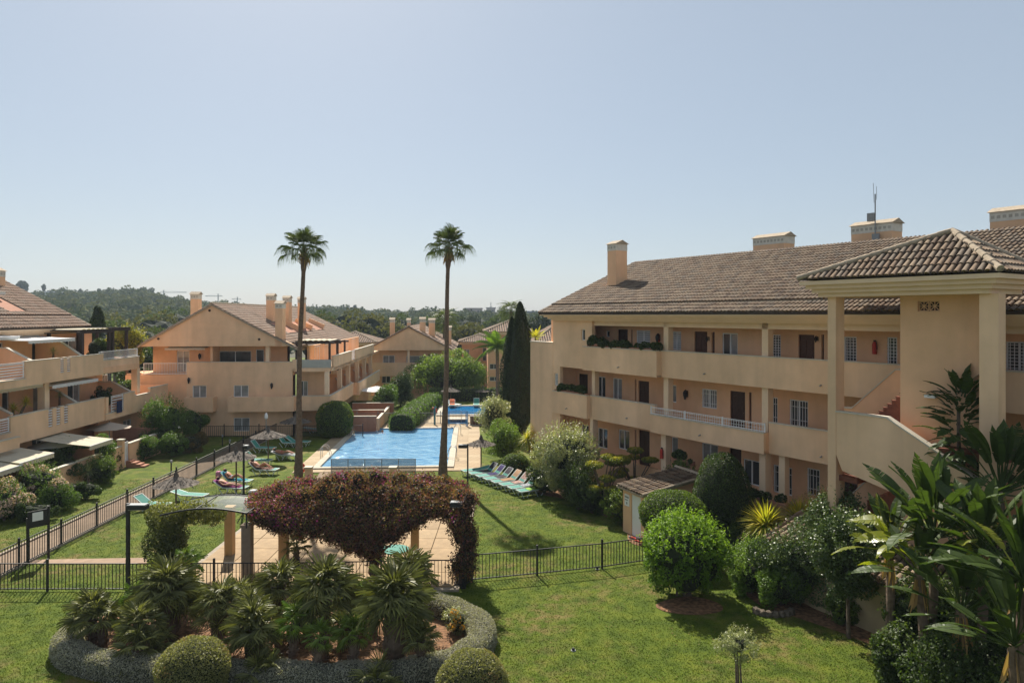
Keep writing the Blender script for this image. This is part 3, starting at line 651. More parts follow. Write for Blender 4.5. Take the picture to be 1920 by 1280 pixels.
# ---------------------------------------------------------------- awnings, pergola, yards
def awning(frame, label, x0, x1, y0, z0, y1, z1, mat, drop=.22, n=14, group=None, scal=True):
    wx, wy = frame.wor(x0, y0); t = thing('awning', label, 'awning', (wx, wy, z0), frame.a, group)
    L = x1-x0; m = MB(); V, Fc = [], []; K = 8
    for i in range(n+1):
        for j in range(K+1):
            f = j/K; V.append((L*i/n, (y1-y0)*f, (z1-z0)*f-.05*math.sin(math.pi*f)*(1+.4*math.sin(i*1.3))))
    for i in range(n):
        for j in range(K): a_ = i*(K+1)+j; Fc.append((a_, a_+1, a_+K+2, a_+K+1))
    m.add(V, Fc)
    for i in range(n*2):                # scalloped valance
        a_, b_ = L*i/(2*n), L*(i+1)/(2*n); yy = y1-y0-.004; zz = z1-z0; dd = drop*(1 if i % 2 else .8)
        m.add([(a_, yy, zz), (b_, yy, zz), (b_, yy-.01, zz-dd), (a_, yy-.01, zz-drop*.9)], [(0, 1, 2, 3)])
    m.build('fabric', mat, t, smooth=False)
    b = MB(); b.tube([(0, y1-y0, z1-z0-.02), (L, y1-y0, z1-z0-.02)], .03, 6); b.tube([(0, 0, 0), (L, 0, 0)], .06, 6)
    for q in (.1, L-.1): b.bar((q, 0, -.1), (q, y1-y0, z1-z0-.05), .03)
    b.build('frame', whitemetal, t); return t
for lab, p0, p1, y0, py0, y1, py1, mt in (
    ('narrow white awning over the top terrace at the left edge', -30, 37, 3.1, 627, 1.9, 631, canvasw),
    ('wide cream awning over the top terrace below the tiled roof', 53, 140, 3.1, 628, .7, 636, canvasw),
    ('white awning half rolled out under the upper balcony, beside the palm pot', 98, 184, 1.6, 705, .1, 716, canvasw),
    ('long cream awning closed under the upper balcony at the left edge', -30, 80, 1.0, 723, .25, 727, canvas)):
    xA = LB.hy(p0, 600, y1)[0]; xB = LB.hy(p1, 600, y1)[0]; zm = LB.hy((p0+p1)/2, py1, y1)[1]; z0_ = LB.hy((p0+p1)/2, py0, y0)[1]
    awning(LB, lab, xA, xB, y0, max(z0_, zm+.1), y1, zm, mt)
def ground_awning(lab, pxa, pya, pxb, pyb, z1, y0, z0):
    a_ = LB.loc(*G(pxa, pya, z1)); b_ = LB.loc(*G(pxb, pyb, z1)); print('gaw', a_, b_)
    awning(LB, lab, a_[0], b_[0], y0, z0, (a_[1]+b_[1])/2, z1, canvas, drop=.3)
ground_awning('large cream patio awning beside the taupe parasol', 168, 836, 211, 822, 2.45, 1.4, 3.05)
ground_awning('large cream patio awning beside the white parasol', 38, 868, 100, 848, 2.45, 1.4, 3.05)
ground_awning('cream patio awning cut by the left edge of the photo', -60, 905, 34, 870, 2.35, 1.4, 3.0)
ytw = -2.3
def yardwall(x0, x1, z, y=ytw, mat=stucco2): 
    MB().box(x0, x1, y, y+.2, 0, z).build('yard_wall', mat, lb); MB().box(x0-.03, x1+.03, y-.04, y+.24, z, z+.06).build('coping', coping, lb)
xgate = lx(228, ytw); yardwall(26, lx(62, ytw), 1.35, mat=cream); yardwall(lx(62, ytw)+.02, xgate, 1.5); yardwall(xgate+1.0, xgate+5.5, 1.5)
MB().box(xgate, xgate+.3, ytw-.05, ytw+.3, 0, 1.9).build('gate_pier', stucco2, lb); MB().box(xgate-.05, xgate+.35, ytw-.1, ytw+.35, 1.9, 1.98).build('coping', coping, lb)
g = MB()
for i in range(8): g.box(xgate+.36+i*.08, xgate+.40+i*.08, ytw+.08, ytw+.12, .1, 1.7)
g.box(xgate+.34, xgate+.98, ytw+.075, ytw+.125, .1, .16); g.box(xgate+.34, xgate+.98, ytw+.075, ytw+.125, 1.64, 1.7); g.build('gate', whitemetal, lb)
for i, q in enumerate((lx(15, ytw), lx(84, ytw), lx(180, ytw), xgate+5.3)): MB().box(q, q+.2, ytw+.21, 2.6, 0, 1.9).build('yard_divider', gb, lb); 
for i in range(4): MB().box(xgate+.32, xgate+1.0, ytw-.1-.32*(i+1), ytw-.1-.32*i, 0, .45-.11*i).build('step', gb, lb)
def parasol(lab, px, py, z, rad, mat):
    x, y = G(px, py, z); t = thing('parasol', lab, 'parasol', (x, y, .1))
    m = MB(); n = 8; V = [(0, 0, z+.45)]; Fc = []
    for k in range(n*2):
        q = math.pi*k/n; r_ = rad*(1 if k % 2 == 0 else .95); V.append((r_*math.cos(q), r_*math.sin(q), z-(.0 if k % 2 == 0 else -.03)))
    for k in range(n*2): Fc.append((0, 1+k, 1+(k+1) % (2*n)))
    m.add(V, Fc)
    m.build('canopy', mat, t); MB().tube([(0, 0, 0), (0, 0, z+.4)], .03, 8).build('pole', grey, t); r_ = MB()
    for k in range(n): q = 2*math.pi*k/n; r_.bar((0, 0, z+.4), (rad*math.cos(q), rad*math.sin(q), z-.02), .02)
    r_.build('ribs', grey, t); MB().lathe([(.3, 0), (.28, .06), (.05, .1)], n=12).build('base', grey, t); MB().lathe([(.04, z+.44), (.03, z+.52)], n=8).build('finial', black, t)
taupe = pmat('taupe_canvas', (.50, .42, .34), .9, .04, 4, transl=.12)
parasol('taupe patio parasol behind the large cream awning on the left', 205, 805, 2.2, 1.45, taupe)
parasol('small white patio parasol between the two cream awnings on the left', 98, 838, 2.1, 1.35, canvasw)
# dark pergola on the top terrace
def pergola(frame, lab, x0, x1, y0, y1, z0, z1, mat, nx=2, ny=2, cloth=None):
    wx, wy = frame.wor(x0, y0); t = thing('pergola', lab, 'pergola', (wx, wy, z0), frame.a); A, B, h = x1-x0, y1-y0, z1-z0
    for i in range(nx):
        for j in range(ny): q, s = A*i/(nx-1), B*j/(ny-1); MB().box(q-.09, q+.09, s-.09, s+.09, 0, h-.16).build('post', mat, t)
    for j in range(ny): s = B*j/(ny-1); MB().box(-.4, A+.4, s-.06, s+.06, h-.16, h).build('beam', mat, t)
    n = max(4, int(A/.6))
    for i in range(n+1): MB().box(A*i/n-.03, A*i/n+.03, -.3, B+.3, h+.001, h+.1).build('rafter', mat, t)
    if cloth:
        m = MB(); K = 12
        for i in range(K): m.add([(A*i/K, 0, h+.11+.06*(i % 2)), (A*(i+1)/K, 0, h+.11+.06*((i+1) % 2)), (A*(i+1)/K, B, h+.11+.06*((i+1) % 2)), (A*i/K, B, h+.11+.06*(i % 2))], [(0, 1, 2, 3)])
        m.build('shade_cloth', cloth, t)
    return t
xa_, xb_ = LB.hy(153, 620, .6)[0], LB.hy(204, 620, .6)[0]
pergola(LB, 'dark pergola with pale shade cloth at the end of the left top terrace', xa_, xb_, .6, 2.8, Lf[0], LB.hy(180, 620, .6)[1], pergwood, cloth=canvas)
pergola(LB, 'dark slim pergola frame beyond the left top terrace', xb_+.5, xb_+2.4, .6, 2.8, Lf[0], LB.hy(180, 619, .6)[1]+.05, pergwood)

# ================================================================ middle block
MF = Frame(-15.6, 60, math.atan2(.0576, .998))
mb = thing('apartment_building', 'peach apartment block left of the first palm, its wide windowless gable facing the pool', 'apartment building', (*MF.o, 0), MF.a)
mx_ = lambda px, y=0: MF.hy(px, 650, y)[0]
mz = lambda py, y=0, px=450: MF.hy(px, py, y)[1]
P1t, P1b, P2t, P2b = mz(679), mz(712), mz(742), mz(772, -1.0)
f1, f2 = P1t-.95, P2t-.9; GE, GA = mz(649), mz(573); gx0, gx1, gxa = mx_(265), mx_(530), mx_(397)
print('MB', P1t, P1b, P2t, P2b, GE, GA, gx0, gx1, gxa, mx_(350), mx_(548), mx_(612))
dep = 32.0
x350, x548 = mx_(350), mx_(548)
gw = (mx_(438), mx_(468), mz(808), mz(783)); w1 = (mx_(361), mx_(387), mz(745), mz(722)); w2 = (mx_(438), mx_(466), mz(744), mz(722))
MB().wall(x350, x548, -.2, P1t, 0, .22, [w1, w2, gw]).build('front_wall', stucco, mb)
MB().box(x350-.03, x548+.03, -.03, .25, P1t, P1t+.05).build('coping', coping, mb)
for h in (w1, w2, gw): window(mb, (h[0], .06, h[2]), 0, h[1]-h[0], h[3]-h[2], 'slide', True)
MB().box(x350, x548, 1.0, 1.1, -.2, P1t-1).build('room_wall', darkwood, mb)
MB().box(mx_(235), x350-.001, .0, 6, -.2, mz(702)).build('side_block', stucco2, mb)
railing(mx_(268), mx_(349), .1, mz(702)+.02, mz(680), vert=True, parent=mb)
for (pa, pb) in ((345, 399), (427, 551)):
    xa_, xb_ = mx_(pa, -1), mx_(pb, -1)
    m = MB(); m.box(xa_, xb_, -1.0, -.84, P2b, P2t); m.box(xa_, xa_+.16, -.839, -.001, P2b, P2t); m.box(xb_-.16, xb_, -.839, -.001, P2b, P2t); m.box(xa_+.161, xb_-.161, -.839, -.001, P2b, P2b+.2); m.build('balcony', stucco, mb)
# top floor recessed wall
tw = [(mx_(332, 2), mx_(355, 2), f1, mz(657, 2), 'slide', True), (mx_(411, 2), mx_(471, 2), f1, mz(658, 2), 'slide', False), (mx_(480, 2), mx_(495, 2), f1, mz(655, 2), 'slide', False)]
MB().wall(mx_(287, 2), mx_(538, 2), f1, GE, 2, 2.2, [h[:4] for h in tw]).build('front_wall', stucco2, mb)
for h in tw: window(mb, (h[0], 2.06, h[2]), 0, h[1]-h[0], h[3]-h[2], h[4], h[5])
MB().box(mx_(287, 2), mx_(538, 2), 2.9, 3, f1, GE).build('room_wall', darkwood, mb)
MB().box(mx_(235), x548, .23, 3.2, f1-.2, f1).build('balcony_floor', stucco2, mb)
MB().box(mx_(392), mx_(395)+.05, .3, 2, f1, GE).build('divider_wall', stucco2, mb); MB().box(mx_(496), mx_(503), .3, .7, f1, GE).build('column', trim, mb)
# gable and roof
m = MB(); m.prism([(gx0, GE), (gx1+.5, GE), (gx1+.9, GE+.12), (gxa, GA), (gx0-.2, GE+.12)], .0, .3); m.build('gable_wall', stucco, mb)
m = MB(); slab(m, [(gx0-.3, -.15, GE), (gxa, -.15, GA+.12), (gxa, dep-3, GA+.12), (gx0-.3, dep, GE)], .12); slab(m, [(gxa, -.15, GA+.12), (gx1+1.4, -.15, GE-.3), (gx1+1.4, dep, GE-.3), (gxa, dep-3, GA+.12)], .12); m.build('roof', ridge_m, mb)
sv = Vector((gxa-(gx1+1.4), 0, GA+.12-(GE-.3))); lvv = sv.length
cuts = [(5.5, 9.5), (11.5, 15), (17.5, 21)]
tiles('roof_tiles', mb, (gx1+1.4, -.15, GE-.3), (0, 1, 0), sv.normalized(), dep, lvv, tilem2, pu=.26, lift=.01, mask=lambda u, v: u < dep-3*(v/lvv) and not any(c[0] < u < c[1] and 2.6 < v < 4.6 for c in cuts))
for c in cuts:
    svn = sv.normalized(); A = Vector((gx1+1.4, -.15, GE-.3)); m = MB(); p = [A+svn*v+Vector((0, u, .1)) for u, v in ((c[0], 2.6), (c[1], 2.6), (c[1], 4.6), (c[0], 4.6))]
    m.add(p, [(0, 1, 2, 3)]); m.build('terrace_floor', gb, mb)
    MB().bar(p[1]+Vector((0, 0, .25)), p[2]+Vector((0, 0, .1)), .2, .6).build('terrace_wall', stucco2, mb)
tiles('verge_tiles', mb, (gx0-.3, -.15, GE), (0, 1, 0), Vector((gxa-gx0+.3, 0, GA+.12-GE)), 1.2, Vector((gxa-gx0+.3, 0, GA+.12-GE)).length, tilem2, pu=.26, lift=.01)
ridge(mb, (gxa, -.15, GA+.2), (gxa, dep-3, GA+.2), ridge_m)
def on_slope(px, py):
    best = None
    for i in range(400):
        y = i*.08; x, z = MF.hy(px, py, y); zr = GA+.12-(x-gxa)*(GA-GE+.42)/(gx1+1.4-gxa); d = abs(z-zr)
        if best is None or d < best[0]: best = (d, x, y, z)
    return best[1:]
for px0, px1, pt, pb in ((499, 512, 552, 598), (516, 521, 566, 636), (530, 542, 556, 603), (558, 568, 558, 612)):
    x, y, z = on_slope(px0, pb); x1_ = MF.hy(px1, pb, y)[0]; chimney(mb, x, max(x1_, x+.6), y, y+1.1, z-.6, MF.hy(px0, pt, y)[1])
q = MF.hy(357, 549, 4); q1 = MF.hy(372, 549, 4); chimney(mb, q[0], q1[0], 4, 4.8, GE, q[1])
for px, py in ((393, 582), (297, 635), (486, 636)): q = MF.hy(px, py, 0); MB().lathe([(.11, -.02), (.11, .02)], n=10).build('vent', darkwood, mb, loc=(q[0], -.01, q[1]), rot=(R(90), 0, 0))
for px, py in ((375, 667), (355, 712), (510, 722)): q = MF.hy(px, py, 0 if py > 680 else 2); wall_lamp(mb, (q[0], -.0 if py > 680 else 2, q[1]), 1.5)
# corner terrace and stepped balconies that recede to the right
xR = 0.0
cz = mz(690, 0, 600)
m = MB(); m.box(x548+.01, xR-.2, .0, .2, cz-.3, cz); m.box(x548+.01, xR, .21, dep-2, cz-.25, cz-.02); m.build('balcony_floor', stucco, mb)
gl = pmat('balcony_glass', (.36, .36, .33), .1, .1, 2, spec=.6)
gm = MB(); gm.box(x548+.35, xR-.05, .04, .06, cz+.02, mz(674, 0, 600)); gm.build('glass_railing', gl, mb)
MB().box(x548, x548+.35, 0, .25, cz-.3, mz(674, 0, 560)).build('parapet', stucco, mb)
pz1 = MF.hx(640, 664, xR)[1]; print('side P1', pz1, cz)
MB().box(xR-.18, xR, .8, 10, cz-.3, pz1).build('parapet', stucco, mb); MB().box(xR-.18, xR, 12.2, dep-6, cz-.3, pz1).build('parapet', stucco, mb)
rr = railing(0, 2.1, 0, cz, pz1, vert=True, parent=mb); rr.location = (xR-.06, 10.05, 0); rr.rotation_euler = (0, 0, R(90))
MB().box(xR-.18, xR, 10.001, 12.199, cz-.3, cz).build('parapet', stucco, mb)
for yy, xx in ((.8, 10), (12.2, dep-6)): MB().box(xR-.21, xR+.03, yy, xx, pz1, pz1+.05).build('coping', coping, mb)
iw = x548+1.0
MB().box(iw-.2, iw, 2, dep-3, f1, GE-.1).build('side_inner_wall', stucco2, mb)
MB().box(iw-.2, iw, 2.21, dep-3, -.2, cz-.3).build('side_inner_wall', stucco2, mb)
for yy in (4, 8.5, 14, 19, 24):
    window(mb, (iw+.01, yy, f1+.05), R(90), 2.0, 2.05, 'slide', yy == 8.5); window(mb, (iw+.01, yy-1, f2+.05), R(90), 2.2, 2.05, 'slide')
    m = MB(); m.prism([(iw+.02, f2), (iw+.02, P2t+.9), (iw+1.4, P2t+.9), (xR-.2, P2t), (xR-.2, f2)], yy+2.4, yy+2.6); m.build('divider_wall', stucco2, mb); MB().bar((iw+1.4, yy+2.5, P2t+.93), (xR-.2, yy+2.5, P2t+.03), .26, .06).build('coping', coping, mb)
    MB().box(xR-.7, xR-.3, yy+2.0, yy+2.4, P2t-.5, cz-.3).build('column', trim, mb)
# second level, front run and receding run
xF = x548+.1
MB().box(xF, xR+.02, -.6, -.42, P2b, P2t).build('parapet', stucco, mb)
MB().box(xR-.16, xR+.02, -.419, 11, P2b, P2t).build('parapet', stucco, mb); MB().box(xR+.4, xR+.58, 11, dep-5, P2b, P2t).build('parapet', stucco, mb); MB().box(xR-.16, xR+.58, 11.001, 11.18, P2b, P2t).build('parapet', stucco2, mb) if False else None
MB().box(xR-.19, xR+.05, -.63, 11, P2t, P2t+.05).build('coping', coping, mb); MB().box(xR+.37, xR+.61, 11, dep-5, P2t, P2t+.05).build('coping', coping, mb); MB().box(xF, xR-.2, -.63, -.39, P2t, P2t+.05).build('coping', coping, mb)
MB().box(xR-.15, xR+.39, 11.001, 11.2, P2b, P2t).build('parapet', stucco2, mb)
MB().box(xF, xR-.17, -.41, dep-5, P2b, f2).build('balcony_floor', stucco2, mb)
MB().wall(xF, xR-.6, f2, cz-.3, 1.6, 1.8, [(mx_(560, 1.6), mx_(577, 1.6), f2+.05, f2+2.0)]).build('front_wall', stucco, mb)
window(mb, (mx_(560, 1.6), 1.66, f2+.05), 0, mx_(577, 1.6)-mx_(560, 1.6), 1.95, 'slide')
MB().box(xR-.6, xR-.25, -.1, .3, f2, cz-.3).build('column', trim, mb)
MB().box(x548, xR-1.5, 2.0, 2.2, -.2, P2b).build('front_wall', stucco2, mb)
# ground-level yard walls stepping down to the right
for k, (yy, zz, w_) in enumerate(((1.5, 1.35, 3.6), (5.5, 1.35, 3.8), (10, 1.45, 4.2))):
    MB().box(xR+.05, xR+w_, yy, yy+.2, -.2, zz).build('yard_wall', gb, mb); MB().box(xR+.05, xR+w_+.02, yy-.03, yy+.23, zz, zz+.06).build('coping', coping, mb)
MB().box(xR+3.61, xR+3.8, 1.701, 11, -.2, 1.1).build('yard_wall', stucco2, mb); MB().box(xR+3.58, xR+3.83, 1.71, 11, 1.1, 1.16).build('coping', coping, mb)
pz = mz(640, 0, 600)
pergola(MF, 'dark flat pergola over the corner terrace of the middle block', mx_(556, .6), mx_(618, .6), .6, 4.2, f1-.1, mz(641, .6, 600), pergwood, nx=2, cloth=canvas)
pergola(MF, 'slim dark pergola behind the corner pergola of the middle block', mx_(617, 8)-1.2, mx_(640, 8)-.4, 8, 12, cz, MF.hy(630, 641, 8)[1], pergwood)
awning(MF, 'scalloped white awning under the gable of the middle block', mx_(309, 1), mx_(384, 1), 1.9, mz(650, 1.9), 1.0, mz(652, 1), canvasw, drop=.2)
parasol('white parasol on the yard beside the tall trimmed hedge', 706, 733, 2.3, 1.9, canvasw)

# ================================================================ far blocks beyond the second pool
def gable_block(label, px0, px1, pxa, pye, pya, Y, depth, fy, balc=True, wins=(), chim=()):
    fr = Frame(*( (px0-960)/F*Y, Y), math.atan2(.0576, .998)); t = thing('apartment_building', label, 'apartment building', (*fr.o, 0), fr.a)
    x1 = fr.hy(px1, pye, 0)[0]; xa = fr.hy(pxa, pya, 0)[0]; ze = fr.hy(px0, pye, 0)[1]; za = fr.hy(pxa, pya, 0)[1]
    m = MB(); m.prism([(-.3, ze), (x1+.3, ze), (xa, za)], 0, .25); m.build('gable_wall', stucco, t)
    m = MB(); slab(m, [(-.5, -.2, ze-.05), (xa, -.2, za+.15), (xa, depth, za+.15), (-.5, depth, ze-.05)], .1); slab(m, [(xa, -.2, za+.15), (x1+.5, -.2, ze-.05), (x1+.5, depth, ze-.05), (xa, depth, za+.15)], .1); m.build('roof', tilem2, t)
    A = Vector((x1+.5, -.2, ze-.05)); s = Vector((xa, -.2, za+.15))-A
    tiles('roof_tiles', t, A, (0, 1, 0), s.normalized(), depth, s.length, tilem2, pu=.3, tl=.5, lift=.01)
    tiles('verge_tiles', t, (-.5, -.2, ze-.05), (0, 1, 0), Vector((xa+.5, 0, za+.2-ze)), .9, Vector((xa+.5, 0, za+.2-ze)).length, tilem2, pu=.3, tl=.5, lift=.01)
    ridge(t, (xa, -.2, za+.2), (xa, depth, za+.2))
    f_ = [fr.hy(px0, p, 0)[1] for p in fy]
    hs = [(fr.hy(a, b, 1.2)[0], fr.hy(c, b, 1.2)[0], fr.hy(a, d, 1.2)[1], fr.hy(a, b, 1.2)[1]) for a, b, c, d in wins]
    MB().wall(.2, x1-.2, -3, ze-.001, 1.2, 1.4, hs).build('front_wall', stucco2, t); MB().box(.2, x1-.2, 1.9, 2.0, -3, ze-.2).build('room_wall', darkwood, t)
    MB().box(x1-.2, x1, 1.4, depth-.5, -3, ze).build('side_wall', stucco2, t); MB().box(0.0, .199, 1.4, depth-.5, -3, ze).build('side_wall', stucco2, t)
    for h in hs: window(t, (h[0], 1.25, h[2]), 0, h[1]-h[0], h[3]-h[2], 'slide', rnd.random() < .5)
    for (zt, zb) in zip(f_[::2], f_[1::2]):
        MB().box(0.05, x1-.05, 0, .15, zb, zt).build('balcony', stucco, t); MB().box(.05, x1-.05, .151, 1.19, zb, zb+.2).build('balcony_floor', stucco2, t)
    for q in (0.05, x1*.47, x1-.35): MB().box(q, q+.3, .16, .46, -3, ze-.001).build('column', trim, t)
    for a, b, c, d in chim:
        q = fr.hy(a, b, d); q1 = fr.hy(c, b, d)
        chimney(t, q[0], q1[0], d, d+1.0, ze, q[1])
    return fr, t
fb, fbt = gable_block('peach gabled block between the two tall palms, behind the drooping green tree', 690, 846, 766, 657, 614, 91, 24, (680, 705, 742, 770), wins=((718, 666, 740, 688), (762, 667, 812, 690), (716, 705, 732, 718), (752, 706, 770, 720)),
   chim=((731, 597, 739, 3.5), (763, 598, 769, 9), (787, 596, 797, 2.5), (804, 598, 815, 4), (835, 612, 846, 5)))
def hip_house(label, px0, px1, pye, pya, Y, depth, storeys, frac=.5, wins=()):
    fr = Frame((px0-960)/F*Y, Y, math.atan2(.0576, .998)); t = thing('apartment_building', label, 'apartment building', (*fr.o, 0), fr.a)
    x1 = fr.hy(px1, pye, 0)[0]; ze = fr.hy(px0, pye, 0)[1]; za = fr.hy((px0+px1)/2, pya, depth/2)[1]
    A = [(-.6, -.6, ze), (x1+.6, -.6, ze), (x1+.6, depth, ze), (-.6, depth, ze)]; ap = (x1*frac, depth/2, za)
    m = MB(); m.add(A+[ap], [(0, 1, 4), (1, 2, 4), (2, 3, 4), (3, 0, 4), (3, 2, 1, 0)]); m.build('roof', tileu, t)
    for (i, j) in ((0, 1), (1, 2), (3, 0)):
        a, b, p = Vector(A[i]), Vector(A[j]), Vector(ap); U = (b-a).normalized(); tt = (p-a).dot(U); V = p-(a+U*tt); lv = V.length; lu = (b-a).length
        tiles('roof_tiles', t, a, U, V, lu, lv, tilem2, pu=.32, tl=.5, mask=lambda u, v: tt*(v/lv) < u < lu-(lu-tt)*(v/lv), lift=.01)
    for c in A[:2]: ridge(t, (c[0], c[1], c[2]+.07), (ap[0], ap[1], ap[2]+.07), r=.13)
    MB().box(-.4, x1+.4, -.4, .3, ze-.4, ze-.02).build('cornice', trim, t)
    hs = [(fr.hy(a, b, 0)[0], fr.hy(c, b, 0)[0], fr.hy(a, d, 0)[1], fr.hy(a, b, 0)[1]) for a, b, c, d in wins]
    MB().wall(0, x1, -3, ze-.4, 0, .2, hs).build('front_wall', stucco2, t); MB().box(0, x1, 1.0, depth-1, -3, ze-.1).build('body', stucco2, t)
    for h in hs: window(t, (h[0], .05, h[2]), 0, h[1]-h[0], h[3]-h[2], 'slide')
    return fr, t
hip_house('small hip-roofed block glimpsed between the middle block and the gabled block', 620, 700, 642, 622, 100, 10, 2, .45, wins=((630, 652, 645, 668), (655, 652, 670, 664)))
hip_house('orange hip-roofed block right of the second palm', 866, 935, 641, 626, 108, 9, 3, .5, wins=((905, 652, 912, 676), (870, 655, 880, 668)))
hip_house('orange block behind the feathery palm, left of the cypresses', 915, 990, 622, 596, 98, 12, 3, .75, wins=((918, 682, 934, 692), (918, 706, 936, 714), (950, 650, 962, 662)))
hip_house('tiled roof with a white chimney glimpsed behind the right block', 1008, 1100, 640, 600, 92, 12, 3, .6)
# ================================================================ ground
def ground_mesh():
    ys = np.concatenate([np.linspace(-30, 84, 24), np.linspace(85, 94, 10), np.array([110, 140, 180, 240, 320, 450, 700, 1200, 2400, 4500])])
    xs = np.concatenate([np.linspace(-3500, -200, 8), np.linspace(-120, 120, 25), np.linspace(200, 3500, 8)])
    V = [(x, y, gz(y)) for y in ys for x in xs]; nx = len(xs)
    Fc = [(j*nx+i, j*nx+i+1, (j+1)*nx+i+1, (j+1)*nx+i) for j in range(len(ys)-1) for i in range(nx-1)]
    return V, Fc
def grass_mat():
    m = bpy.data.materials.new('lawn'); m.use_nodes = True; n = m.node_tree.nodes; l = m.node_tree.links; b = n['Principled BSDF']
    b.inputs['Roughness'].default_value = .9; b.inputs['Specular IOR Level'].default_value = .15
    tc = n.new('ShaderNodeTexCoord')
    def noise(sc_, det, vec=None):
        q = n.new('ShaderNodeTexNoise'); q.inputs['Scale'].default_value = sc_; q.inputs['Detail'].default_value = det; l.new(vec or tc.outputs['Object'], q.inputs['Vector']); return q.outputs[0]
    def ramp(src, stops):
        r_ = n.new('ShaderNodeValToRGB'); e = r_.color_ramp.elements
        while len(e) < len(stops): e.new(.5)
        for k, (p, c) in enumerate(stops): e[k].position = p; e[k].color = (*c, 1)
        l.new(src, r_.inputs[0]); return r_.outputs[0]
    base = ramp(noise(1.6, 8), [(.3, (.050, .082, .008)), (.5, (.086, .126, .012)), (.72, (.135, .165, .018))])
    fine = ramp(noise(28, 4), [(.3, (.62, .62, .6)), (.7, (1.35, 1.3, 1.2))])
    mx = n.new('ShaderNodeMixRGB'); mx.blend_type = 'MULTIPLY'; mx.inputs[0].default_value = 1; l.new(base, mx.inputs[1]); l.new(fine, mx.inputs[2])
    dry = ramp(noise(.33, 7), [(.47, (0, 0, 0)), (.66, (1, 1, 1))]); dry2 = ramp(noise(2.2, 6), [(.42, (0, 0, 0)), (.62, (1, 1, 1))])
    mm = n.new('ShaderNodeMath'); mm.operation = 'MULTIPLY'; l.new(dry, mm.inputs[0]); l.new(dry2, mm.inputs[1])
    mf = n.new('ShaderNodeMath'); mf.operation = 'MULTIPLY'; mf.inputs[1].default_value = .85; l.new(mm.outputs[0], mf.inputs[0])
    mix = n.new('ShaderNodeMixRGB'); l.new(mf.outputs[0], mix.inputs[0]); l.new(mx.outputs[0], mix.inputs[1]); mix.inputs[2].default_value = (.21, .155, .06, 1)
    l.new(mix.outputs[0], b.inputs['Base Color'])
    bp = n.new('ShaderNodeBump'); bp.inputs['Strength'].default_value = .9; bp.inputs['Distance'].default_value = .04; l.new(noise(45, 5), bp.inputs['Height']); l.new(bp.outputs[0], b.inputs['Normal'])
    return m
lawn_m = grass_mat()
V, Fc = ground_mesh(); m = MB(); m.add(V, Fc); go = m.build("lawn", lawn_m, None, kind="structure")
# the ground sheet is opened where the pools are sunk: pools sit in a raised deck instead
def flat(name, poly, z, mat, kind='structure', parent=None):
    m = MB(); m.add([(x, y, z) for x, y in poly], [tuple(range(len(poly)))]); return m.build(name, mat, parent, kind=kind)
def strip(p, q, w_):                     # rectangle along a line
    d = Vector((q[0]-p[0], q[1]-p[1])).normalized(); nn = Vector((-d.y, d.x))*w_/2
    return [(p[0]-nn.x, p[1]-nn.y), (q[0]-nn.x, q[1]-nn.y), (q[0]+nn.x, q[1]+nn.y), (p[0]+nn.x, p[1]+nn.y)]
# footpath outside the left fence
FA, FB_ = G(-60, 1112), G(402, 876); fd = Vector((FB_[0]-FA[0], FB_[1]-FA[1])); FC = (FA[0]+fd.x*1.95, FA[1]+fd.y*1.95)
print('fence', FA, FB_, FC)
ln = Vector((-fd.y, fd.x)).normalized()
pa = [(FA[0]+ln.x*.12-fd.x*.3, FA[1]+ln.y*.12-fd.y*.3), (FC[0]+ln.x*.12, FC[1]+ln.y*.12), (FC[0]+ln.x*1.75, FC[1]+ln.y*1.75), (FA[0]+ln.x*1.75-fd.x*.3, FA[1]+ln.y*1.75-fd.y*.3)]
flat('footpath', pa, .012, path_m)
for s0, nm in ((.0, 'kerb'), (1.80, 'kerb')):
    a = (FA[0]+ln.x*s0, FA[1]+ln.y*s0); b = (FC[0]+ln.x*s0, FC[1]+ln.y*s0); MB().bar((*a, .04), (*b, .04), .14, .1).build(nm, kerb_m, None, kind='structure')
flat('cross_path', [G(40, 1056), G(275, 1056), G(275, 1045), G(62, 1049)], .008, pmat('pink_path', (.34, .235, .16), .9, .15, 3, .2, 40, stain=.2))
# soil beds
def blob(name, pts, z, mat, n=6):        # rounded outline through the points
    P = []; N_ = len(pts)
    for i in range(N_):
        p0, p1, p2, p3 = [Vector(pts[(i+k-1) % N_]) for k in range(4)]
        for j in range(n):
            t = j/n; P.append(tuple(.5*((2*p1)+(p2-p0)*t+(2*p0-5*p1+4*p2-p3)*t*t+(3*p1-p0-3*p2+p3)*t**3)))
    return flat(name, P, z, mat)
BED = [G(118, 1215), G(300, 1290), G(560, 1310), G(800, 1290), G(925, 1215), G(900, 1150), G(780, 1108), G(500, 1098), G(260, 1120), G(140, 1165)]
blob('bed_soil', BED, .02, soil)
blob('bed_soil', [G(1010, 925), G(1075, 940), G(1165, 985), G(1180, 1015), (6.2, 31), (9, 30), (4.5, 40), (1, 44)], .018, soil)
blob('bed_soil', [G(1370, 1085), G(1425, 1135), G(1500, 1160), G(1600, 1195), G(1690, 1240), G(1720, 1320), (16, 16), (14, 22), (11, 27), (9, 29)], .018, soil)
blob('bed_soil', [G(1232, 1132), G(1290, 1118), G(1345, 1130), G(1352, 1146), G(1300, 1153), G(1246, 1146)], .022, soil)
